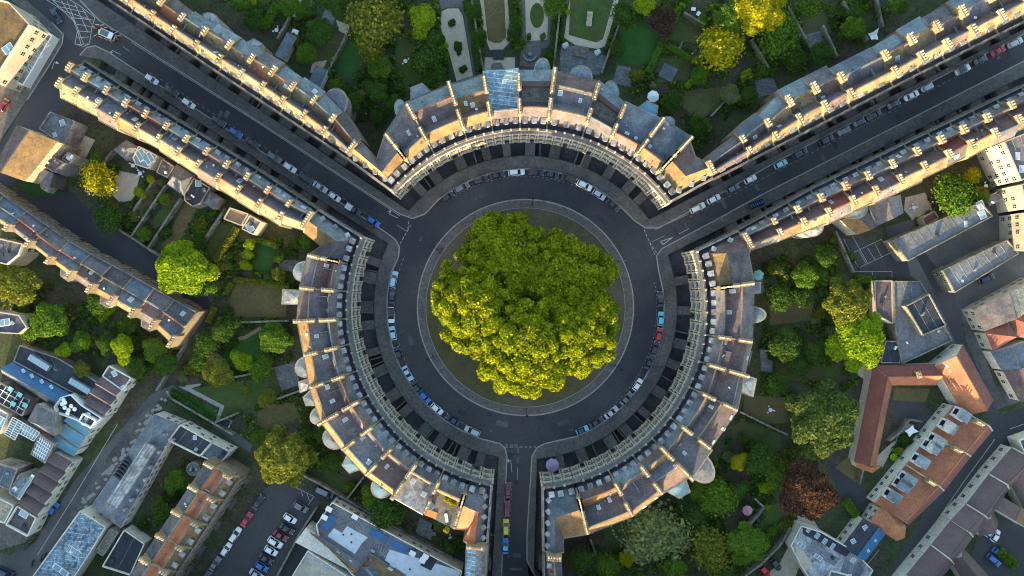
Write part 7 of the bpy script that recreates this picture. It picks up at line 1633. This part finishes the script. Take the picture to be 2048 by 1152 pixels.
ring('the arc below the gold houses', [(896, 394, 'black', 'hatch', 1), (924, 375.5, 'grey', 'estate', 1), (961, 360, 'black', 'estate', 1), (994, 350.5, 'black', 'saloon', 1), (1033, 344.5, 'white', 'estate', 1), (1073, 345, 'black', 'saloon', 1), (1104, 349.7, 'black', 'hatch', 1),
     (1138, 358, 'black', 'saloon', 1), (1169, 371, 'white', 'suv', 1), (1198, 389.5, 'silver', 'hatch', 1), (1226, 410, 'black', 'saloon', 1)])
ring('the scooter-side arc', [(787.5, 558.5, 'pale_blue', 'estate', 1), (784, 592, 'black', 'saloon', 1), (782, 630, 'white', 'suv', -1, 'black'), (785.5, 666.6, 'pale_blue', 'hatch', 1), (796, 705.6, 'black', 'mini', 1), (815, 747, 'pale_blue', 'saloon', -1),
     (831, 773, 'black', 'mini', 1), (849.5, 794, 'blue', 'hatch', -1), (873.7, 818, 'white', 'hatch', -1), (905, 839.7, 'navy', 'saloon', 1), (944.7, 862.5, 'silver', 'estate', 1)])
ring('the lower arc', [(1164.7, 860.3, 'cyan', 'mini', -1, 'black'), (1193, 844.7, 'black', 'saloon', -1), (1223, 825, 'silver', 'saloon', -1), (1253, 798, 'grey', 'saloon', -1), (1275.5, 769.5, 'white', 'mini', -1)])
ring('the five-bay arc', [(1299.5, 724, 'black', 'saloon', -1), (1310, 696.5, 'black', 'hatch', -1), (1318, 669, 'red', 'hatch', -1), (1322, 637.4, 'cyan', 'hatch', -1), (1321, 597.5, 'black', 'saloon', -1)])
dn = (.835, .55)
row('the street with the blue van', [(302.7, 158.3, 'white', 'hatch', dn), (341.7, 181.7, 'black', 'saloon', dn), (376.7, 206.7, 'white', 'hatch', dn), (437, 242.7, 'black', 'suv', dn), (471, 265.5, 'blue', 'hatch', dn), (504, 286, 'black', 'saloon', dn), (548.7, 315, 'grey', 'suv', dn), (579.3, 335, 'white', 'hatch', dn),
     (611, 356, 'black', 'saloon', dn), (640, 374, 'silver', 'saloon', dn), (668.7, 393.5, 'white', 'mini', dn), (706, 419, 'black', 'pickup', dn), (746.5, 443, 'blue', 'hatch', dn)])
de = (.89, -.455)
row('the long sunlit-row kerb', [(1395.7, 415.5, 'white', 'estate', de), (1428, 398, 'white', 'hatch', de), (1466, 377, 'grey', 'hatch', de), (1501.3, 358.3, 'white', 'mini', de), (1562, 328, 'pale_blue', 'hatch', de), (1601, 306.7, 'black', 'estate', de), (1653.3, 280, 'black', 'suv', de), (1688.7, 261.7, 'grey', 'hatch', de),
     (1719.3, 244.3, 'navy', 'mini', de), (1749.3, 230, 'black', 'saloon', de), (1788.7, 208, 'black', 'hatch', de), (1824.3, 190.7, 'white', 'saloon', de), (1856, 174.3, 'silver', 'mini', de), (1926.7, 139, 'white', 'suv', de, 'black')][:14])
row('the far kerb end', [(1962, 119.3, 'black', 'hatch', de), (1997.7, 101, 'red', 'saloon', de), (2031.7, 85, 'silver', 'estate', de)])
row('the downhill street', [(1016, 981, 'maroon', 'saloon', (0, -1)), (1014.3, 1018, 'maroon', 'estate', (0, -1)), (1012, 1054, 'yellow', 'suv', (0, -1)), (1010.7, 1093, 'blue', 'saloon', (0, -1), 'cyan')])
dp = (.57, -.82)
row('the terracotta-house kerb', [(516, 1005, 'black', 'saloon', dp), (492.7, 1039.7, 'red', 'saloon', dp), (470, 1070, 'white', 'estate', dp), (451.7, 1099, 'white', 'hatch', dp), (429.3, 1129, 'grey', 'saloon', dp), (411, 1156, 'navy', 'hatch', dp)])
dq = (.84, .54)
row('the car park rank', [(601.3, 1014, 'grey', 'suv', dq), (579.7, 1037.3, 'white', 'hatch', dq), (574, 1058, 'black', 'saloon', dq), (561, 1071.5, 'maroon', 'saloon', dq), (550, 1085, 'white', 'suv', dq), (541.5, 1102, 'white', 'hatch', dq), (532, 1118, 'black', 'saloon', dq), (523, 1134, 'blue', 'hatch', dq), (513, 1150, 'silver', 'saloon', dq)])
car(650.3, 984, (.9, .42), 'grey', 'van', 'dark grey van parked alone by the olive tree lane', None)
car(111.7, 30, (.45, .89), 'navy', 'saloon', 'dark blue saloon driving round the hatched junction', None)
car(1552.7, 1129.7, (.62, .78), 'black', 'hatch', 'black hatchback with a pale blue bonnet on the forecourt', None)
car(1530, 1143, (.62, .78), 'red', 'hatch', 'bright red hatchback at the edge of the forecourt', None)
row('the parking court', [(1979.3, 1061.3, 'pale_blue', 'hatch', (.55, -.83)), (1992, 1072, 'white', 'mini', (.55, -.83)), (1997.7, 1106.3, 'blue', 'hatch', (.75, .62)), (1988.7, 1121, 'blue', 'estate', (.75, .62))])
car(1974.3, 557.3, (.92, -.36), 'navy', 'estate', 'dark blue estate car tucked under the white-seamed mews roof', None)
car(106.7, 1018, (.57, -.82), 'blue', 'mini', 'small blue car half hidden below the maroon roofs', None)
car(6, 210, (.5, -.85), 'maroon', 'hatch', 'maroon hatchback at the photo edge beside the cream building', None)
car(10, 1145, (.9, .4), 'navy', 'van', 'dark blue van cut by the lower corner of the photo', None)

# ------------------------------------------------------------------ lamps, parasols, furniture
def lamp(label, px, py, arm):
    c = W(px, py, 0); t = thing('street_lamp', label, 'street lamp', (c.x, c.y, .12), 'street lamps round the island')
    a = Vector(arm).normalized(); h = 6.0
    mb = MB(); mb.lathe(c.x, c.y, [(.20, .12), (.20, .7), (.10, .8), (.075, h)], 8); build('post', mb, ['iron'], t)
    e = Vector((c.x+a.x*1.0, c.y+a.y*1.0, h+.1)); mb = MB(); mb.rod((c.x, c.y, h-.1), e, .05); build('arm', mb, ['iron'], t)
    mb = MB(); mb.lathe(e.x, e.y, [(.12, h-.75), (.30, h-.25), (.42, h-.2), (.30, h), (.06, h+.25)], 8); build('lantern', mb, ['iron'], t)
for lb, px, py in [('black street lamp on the island opposite the white estate car', 1064, 409), ('black street lamp on the island opposite the give-way triangle', 1237, 524), ('black street lamp on the island near the white small hatchback', 1230, 731), ('black street lamp on the island at the top of the downhill street', 1053, 818),
                   ('black street lamp on the island beside the black small hatchback', 866, 712), ('black street lamp on the island beside the parked motorcycle', 876, 499)]:
    c = W(px, py, 0); d = (c-CC); lamp(lb, px, py, (d.x, d.y))
def parasol(label, px, py, r, m, h=2.5, n=8, z0=0):
    c = W(px, py, z0+h); t = thing('parasol', label, 'parasol', (c.x, c.y, z0)); 
    mb = MB(); mb.cyl(c.x, c.y, z0, z0+h, .04, .04, 6); mb.cyl(c.x, c.y, z0, z0+.1, .35, .3, 8); build('pole', mb, ['iron'], t)
    mb = MB(); vs = [(c.x+r*math.cos(2*PI*(i+.3)/n), c.y+r*math.sin(2*PI*(i+.3)/n), z0+h-.35-.06*(i % 2)) for i in range(n)]+[(c.x, c.y, z0+h+.25)]
    mb.add(vs, [(i, (i+1) % n, n) for i in range(n)]); mb.cyl(c.x, c.y, z0+h+.2, z0+h+.38, .12, .05, 6); build('canopy', mb, [m], t)
parasol('white octagonal garden parasol near the turquoise faceted bay', 1307, 192, 1.75, 'canvas'); parasol('teal six-sided parasol beside the five-bay house', 1518, 550, 1.6, 'canvas_teal', n=6)
parasol('purple parasol in the sunken area at the downhill street corner', 1105, 931, 2.0, 'canvas_purple'); parasol('pink parasol in the walled corner of the shady gardens', 1496, 1022, 1.5, 'canvas_pink')
parasol('lime green round parasol beside the orange courtyard', 1789, 915, 1.1, 'leaf_bright', n=12)
pl_ = [(131, 805), (143, 812), (130, 815), (138, 820), (125, 808), (128, 800), (136, 826), (150, 818)]
for i, (x, y) in enumerate(pl_):
    c = W(x, y, 6.5); t = thing('parasol', 'round white parasol on the white-walled roof terrace', 'parasol', (c.x, c.y, 4.8), 'white parasols on the roof terrace')
    mb = MB(); mb.cyl(c.x, c.y, 4.8, 6.9, .05, .05, 6); build('pole', mb, ['iron'], t)
    mb = MB(); n = 10; vs = [(c.x+.62*math.cos(2*PI*i/n), c.y+.62*math.sin(2*PI*i/n), 6.7) for i in range(n)]+[(c.x, c.y, 7.15)]; mb.add(vs, [(i, (i+1) % n, n) for i in range(n)]); build('canopy', mb, ['canvas'], t)
def sail(label, pts, h, m='canvas'):
    P = WL(pts, h); c = sum(P, Vector((0, 0)))/len(P); t = thing('shade_sail', label, 'shade sail', (c.x, c.y, 0)); mb = MB(); n = len(P)
    Q = []
    for i in range(n): Q += [P[i], lerp(lerp(P[i], P[(i+1) % n], .5), c, .22)]
    k = len(Q); mb.add([(q.x, q.y, h+(.2 if i % 2 == 0 else -.1)) for i, q in enumerate(Q)]+[(c.x, c.y, h-.25)], [(i, (i+1) % k, k) for i in range(k)]); build('sail', mb, [m], t)
    for p in P: mb = MB(); mb.cyl(p.x, p.y, 0, h+.25, .05, .05, 6); build('post', mb, ['iron'], t)
sail('white triangular shade sail behind the sunlit street row', [(1735, 68), (1757, 56), (1756, 80), (1742, 80)], 3); sail('white four-pointed gazebo sail in the courtyard garden', [(1809, 862), (1825, 850), (1837, 863), (1818, 874)], 3)
def table_set(label, px, py, r=.6, m='plastic_white', seats=4, rot=0, kind='round'):
    c = W(px, py, .7); t = thing('garden_table', label.replace('set', 'table'), 'table', (c.x, c.y, 0))
    mb = MB(); 
    if kind == 'round': mb.cyl(c.x, c.y, .70, .75, r, r, 14)
    else: mb.box(c.x, c.y, .70, .75, r*2.4, r*1.3, rot)
    build('table_top', mb, [m], t); mb = MB(); mb.cyl(c.x, c.y, 0, .70, .06, .05, 6); mb.cyl(c.x, c.y, 0, .04, .3, .3, 8); build('pedestal', mb, [m], t)
    for i in range(seats):
        a = rot+2*PI*(i+.5)/seats; d = r+.45; x, y = c.x+d*math.cos(a), c.y+d*math.sin(a)
        s = thing('garden_chair', 'chair drawn up to the '+label.split(',')[0].replace('set', 'table'), 'chair', (x, y, 0), 'chairs round the '+label.split(',')[0])
        mb = MB(); mb.box(x, y, .42, .46, .45, .45, a); build('seat', mb, [m], s)
        mb = MB(); mb.box(x+.2*math.cos(a), y+.2*math.sin(a), .46, .9, .05, .45, a); build('backrest', mb, [m], s)
        mb = MB()
        for sx in (-.18, .18):
            for sy in (-.18, .18): mb.cyl(x+sx, y+sy, 0, .42, .02, .02, 4)
        build('legs', mb, [m], s)
for lb, x, y, k in [('white set on the pale gravel patio', 280, 347, 4), ('white set beside the glass conservatory', 266, 331, 2), ('white set in the narrow strip garden', 271, 438, 2), ('white set by the strip garden patio', 222, 412, 3), ('glass set behind the wheel-topped room', 401, 453, 6),
      ('white set by the walled lawn', 456, 846, 2), ('white set on the olive-brown garden behind the annexe', 1541, 820, 3), ('white set on the black workshop yard', 107, 760, 4), ('pale set on the upper shaded lawn', 811, 122, 2), ('white set in the gravelled small garden', 1828, 415, 4),
      ('white set on the dark patio', 1972, 372, 2), ('pale set in the courtyard garden', 1752, 893, 3), ('white set below the hedge by the round-bowed house', 1361, 990, 2), ('small white set below the street row', 553, 60, 3), ('pale set behind the barred lead roof', 1178, 1062, 3), ('white set by the roof garden', 901, 1077, 2)]:
    table_set(lb, x, y, seats=k, rot=R.random()*3)
# loungers, benches, hot tub and odds and ends
def box_thing(name, label, cat, px, py, sx, sy, h, rot, m, mt=None, z0=0, group=None, leg=True):
    c = W(px, py, z0+h); mb = MB(); mb.box(c.x, c.y, z0+(h*.6 if leg else 0), z0+h, sx, sy, math.radians(rot), 0, 1 if mt else None)
    if leg:
        co, si = math.cos(math.radians(rot)), math.sin(math.radians(rot))
        for a in (-.42, .42):
            for b in (-.4, .4): mb.box(c.x+a*sx*co-b*sy*si, c.y+a*sx*si+b*sy*co, z0, z0+h*.6, .08, .08, math.radians(rot))
    o = build(name, mb, [m]+([mt] if mt else [])); tag(o, label, cat, group); return o
box_thing('sun_lounger', 'pale lounger beside the low wall, upper of two', 'lounger', 1387, 18, 1.3, 1.0, .4, -5, 'wood', 'canvas', group='loungers by the low wall'); box_thing('sun_lounger', 'pale lounger beside the low wall, lower of two', 'lounger', 1397, 27, 1.3, 1.0, .4, 60, 'wood', 'canvas', group='loungers by the low wall')
box_thing('daybed', 'white covered daybed beside the narrow shed roof', 'daybed', 590, 64, 1.9, 1.5, .7, -20, 'plastic_white', 'canvas'); box_thing('pool_cover', 'square dark blue trampoline-like pool cover on the shaded lawn', 'pool cover', 1336, 145, 4.4, 4.2, .35, -28, 'felt', 'slate_blue', leg=False)
box_thing('garden_shed', 'narrow grey flat-roofed garden building below the street row', 'shed', 571, 92, 3.0, 7.6, 2.6, -28, 'cream_wall', 'slate_blue', leg=False); box_thing('garden_studio', 'white-framed studio with a dark blue flat roof below the street row', 'studio', 636, 152, 3.6, 5.2, 2.8, -24, 'white_paint', 'slate_blue', leg=False)
box_thing('bench', 'curved white bench on the roof garden lawn', 'bench', 893, 1036, .8, 2.4, .5, 10, 'plastic_white', 'canvas', z0=12.6); box_thing('deck_bench', 'orange timber deck and bench on the roof garden', 'deck', 862, 1028, 3.2, 1.8, .5, -20, 'orange_deck', 'orange_deck', z0=12.6, leg=False)
box_thing('deck', 'grey decking round the round tub on the roof garden', 'deck', 866, 1018, 3.6, 3.4, .2, -20, 'felt', 'felt', z0=12.6, leg=False)
c = W(862, 1012, 13.6); t = thing('hot_tub', 'round pale blue hot tub on the roof garden', 'hot tub', (c.x, c.y, 12.8)); mb = MB(); mb.cyl(c.x, c.y, 12.8, 13.6, .95, 1.0, 18); build('tub', mb, ['lead'], t); mb = MB(); mb.cyl(c.x, c.y, 13.55, 13.63, .82, .82, 18); build('water', mb, ['water'], t)
box_thing('cold_frame', 'white cold frame with a dark cover beside the lane wall', 'cold frame', 454, 844, 2.0, 1.5, .8, -30, 'white_paint', 'felt_dark', leg=False); box_thing('garden_screen', 'salmon-coloured square table on the yard below the roof garden', 'table', 868, 1068, 1.0, 1.0, .7, 10, 'clay_tile', 'brick_path')
box_thing('raised_bed', 'box-hedged rectangular planting bed at the top edge', 'raised bed', 608, 12, 2.6, 5.6, .7, -22, 'white_paint', 'leaf_dark', leg=False); box_thing('statue_plinth', 'pale stone monument slab on the sunken lawn', 'monument', 1179, 37, 1.6, 4.2, .7, -6, 'kerbstone', 'rubble', z0=.05, leg=False)
box_thing('fountain_basin', 'stone-edged rectangular fountain basin with mossy rocks on the blue terrace', 'fountain', 1162, 103, 4.2, 3.0, .8, -14, 'kerbstone', 'bark', leg=False); box_thing('planter', 'square black planter between the gravel lawn and the faceted slate bay', 'planter', 997, 108, 3.0, 2.6, 1.0, 0, 'iron', 'felt_dark', leg=False)
c = W(1060, 108, .6); t = thing('stone_seat', 'half-round stone seat round a circular table', 'seat', (c.x, c.y, 0)); mb = MB()
for i in range(10):
    a0, a1 = PI*(1+i/10), PI*(1+(i+1)/10); mb.prism([(c.x+r_*math.cos(a), c.y+r_*math.sin(a)) for r_, a in ((1.5, a0), (1.5, a1), (2.1, a1), (2.1, a0))], .04, .5+.001*(i % 2))
build('seat', mb, ['lead'], t); mb = MB(); mb.cyl(c.x, c.y, .04, .75, .6, .6, 14); build('table_top', mb, ['lead'], t)
def garden_steps():
    mb = MB()
    for i in range(9): c = W(1277+2.2*math.sin(i*.35), 1112+i*3.6, .3); mb.box(c.x, c.y, 0, .5-.05*i, 2.2, .34, -.1+.04*i)
    o = build('garden_steps', mb, ['flagstone']); tag(o, 'fan of slatted stone steps beside the small lime tree', 'steps')
garden_steps()
ss = [(1222, 1052), (1226, 1061), (1228, 1068), (1233, 1074), (1239, 1081), (1244, 1085), (1250, 1089), (1255, 1093)]
for x, y in ss:
    c = W(x, y); mb = MB(); mb.box(c.x, c.y, 0, .06, .7, .5, -.5); tag(build('stepping_stone', mb, ['kerbstone']), 'pale stepping stone crossing the lawn behind the long gold slope', 'stepping stone', 'stepping stones')
# two-wheelers, cycle rack, roadworks
def two_wheeler(name, label, cat, px, py, rot, m, z=.02, L=1.9, w=.5, group=None):
    c = W(px, py, .6); rz = math.radians(rot); o = Vector((c.x, c.y, z)); t = thing(name, label, cat, (c.x, c.y, z), group)
    for s in (-1, 1): inst('wheel', WHEEL, t, local(o, (s*L*.36, 0, .32), rz), rz, (1, .5, 1))
    b = MB(); b.box(0, 0, .35, .75, L*.55, .16 if w < .4 else .3); b.box(-L*.12, 0, .75, .90, L*.34, .22 if w < .4 else .34); inst('frame', b.mesh('frame', [m]), t, o, rz)
    b = MB(); b.rod((L*.30, -w/2-.1, 1.05), (L*.30, w/2+.1, 1.05), .035); b.rod((L*.36, 0, .4), (L*.30, 0, 1.05), .04); inst('handlebar', b.mesh('handlebar', ['iron']), t, o, rz)
    return t
two_wheeler('scooter', 'red scooter parked behind the blue hatchback', 'scooter', 742, 453, -25, 'paint_red'); two_wheeler('motorcycle', 'black motorcycle standing on the island footpath', 'motorcycle', 881, 501, 60, 'paint_black', .13)
for i, (x, y) in enumerate([(188, 1083), (192, 1078), (62, 1083), (68, 1075), (55, 1090), (50, 1096), (88, 1112), (82, 1118), (64, 1127)]):
    if i < 2: continue
    two_wheeler('motorcycle', 'black motorcycle in the rank at the street bend', 'motorcycle', x, y, 20+i*7, 'paint_black', .02, group='motorcycles at the street bend')
mb = MB(); a, b = W(1498, 414), W(1530, 401)
t = thing('cycle_rack', 'long low cycle rack on the pavement edge, holding blue bicycles', 'cycle rack', (lerp(a, b, .5).x, lerp(a, b, .5).y, 0)); mb.rod((a.x, a.y, .35), (b.x, b.y, .35), .05); mb.slab(a, b, .35, .02, .10); build('rail', mb, ['iron'], t)
for i in range(7):
    s = (i+.5)/7; p = (lerp(1500, 1528, s), lerp(413, 402, s)); two_wheeler('bicycle', 'blue bicycle standing in the cycle rack', 'bicycle', p[0], p[1], 118, 'paint_blue', .11, 1.75, .35, 'blue bicycles in the rack')
# roadworks at the junction
c = W(213, 68, 1.2); t = thing('works_lorry', 'small white tipper lorry standing in the roadworks', 'lorry', (c.x, c.y, .02)); o = Vector((c.x, c.y, .02)); rz = math.radians(-25)
b = MB(); b.box(-.5, 0, .75, 1.35, 3.1, 2.0); b.box(-.5, 0, 1.35, 1.38, 2.7, 1.6, 0, 1); inst('tipper_body', b.mesh('tipper_body', ['white_paint', 'felt']), t, o, rz)
b = MB(); b.box(1.75, 0, .45, 2.0, 1.3, 1.95); inst('cab', b.mesh('cab', ['paint_white']), t, o, rz); b = MB(); b.box(2.2, 0, 1.3, 1.9, .5, 1.8); inst('windscreen', b.mesh('windscreen', ['glass_dark']), t, o, rz)
for sx in (-1.3, 1.7):
    for sy in (-.85, .85): inst('wheel', WHEEL, t, local(o, (sx, sy, .32), rz), rz, (1.1, 1.4, 1.1))
box_thing('excavation_cover', 'yellow steel plate over the hole in the roadworks', 'road plate', 200, 64, 1.2, 1.5, .12, -10, 'paint_yellow', leg=False, z0=.06)
ground_patch('fresh_tarmac', [(190, 48), (232, 62), (245, 72), (222, 84), (188, 72)], .03, 'felt_dark')
bs = [(188, 55), (196, 50), (206, 51), (214, 56), (225, 60), (234, 66), (240, 72), (232, 77), (222, 82), (213, 79), (203, 75), (192, 72)]
for x, y in bs:
    c = W(x, y, .5); mb = MB(); mb.box(c.x, c.y, .02, .95, 1.0, .12, R.uniform(-.6, .6), 0, 1); mb.box(c.x, c.y, .02, .06, 1.0, .5, 0, 0); tag(build('works_barrier', mb, ['clay_tile', 'white_paint']), 'red and white plastic barrier round the roadworks', 'barrier', 'barriers round the roadworks')
# railings along the basement areas
def railing(label, pts):
    mb = MB(); z0, h = .12, 1.1
    for a, b in zip(pts, pts[1:]):
        L = (b-a).length; n = max(1, int(L/.45))
        mb.rod((a.x, a.y, z0+h), (b.x, b.y, z0+h), .03, 4); mb.rod((a.x, a.y, z0+.15), (b.x, b.y, z0+.15), .025, 4)
        for i in range(n): p = lerp(a, b, i/n); mb.box(p.x, p.y, z0, z0+h+.12, .04, .04)
    tag(build('railings', mb, ['iron']), label, 'railings', 'iron railings along the basement areas')
for k, lb in (('top', 'black iron railings along the areas below the gold houses and upper street rows'), ('left', 'black iron railings along the areas below the blue-black roofs and scooter corner'), ('right', 'black iron railings along the areas below the five-bay house and freckled slates')):
    o_ = HOLES[k][0]; railing(lb, [p+(CC-p).normalized()*.12 for p in o_])
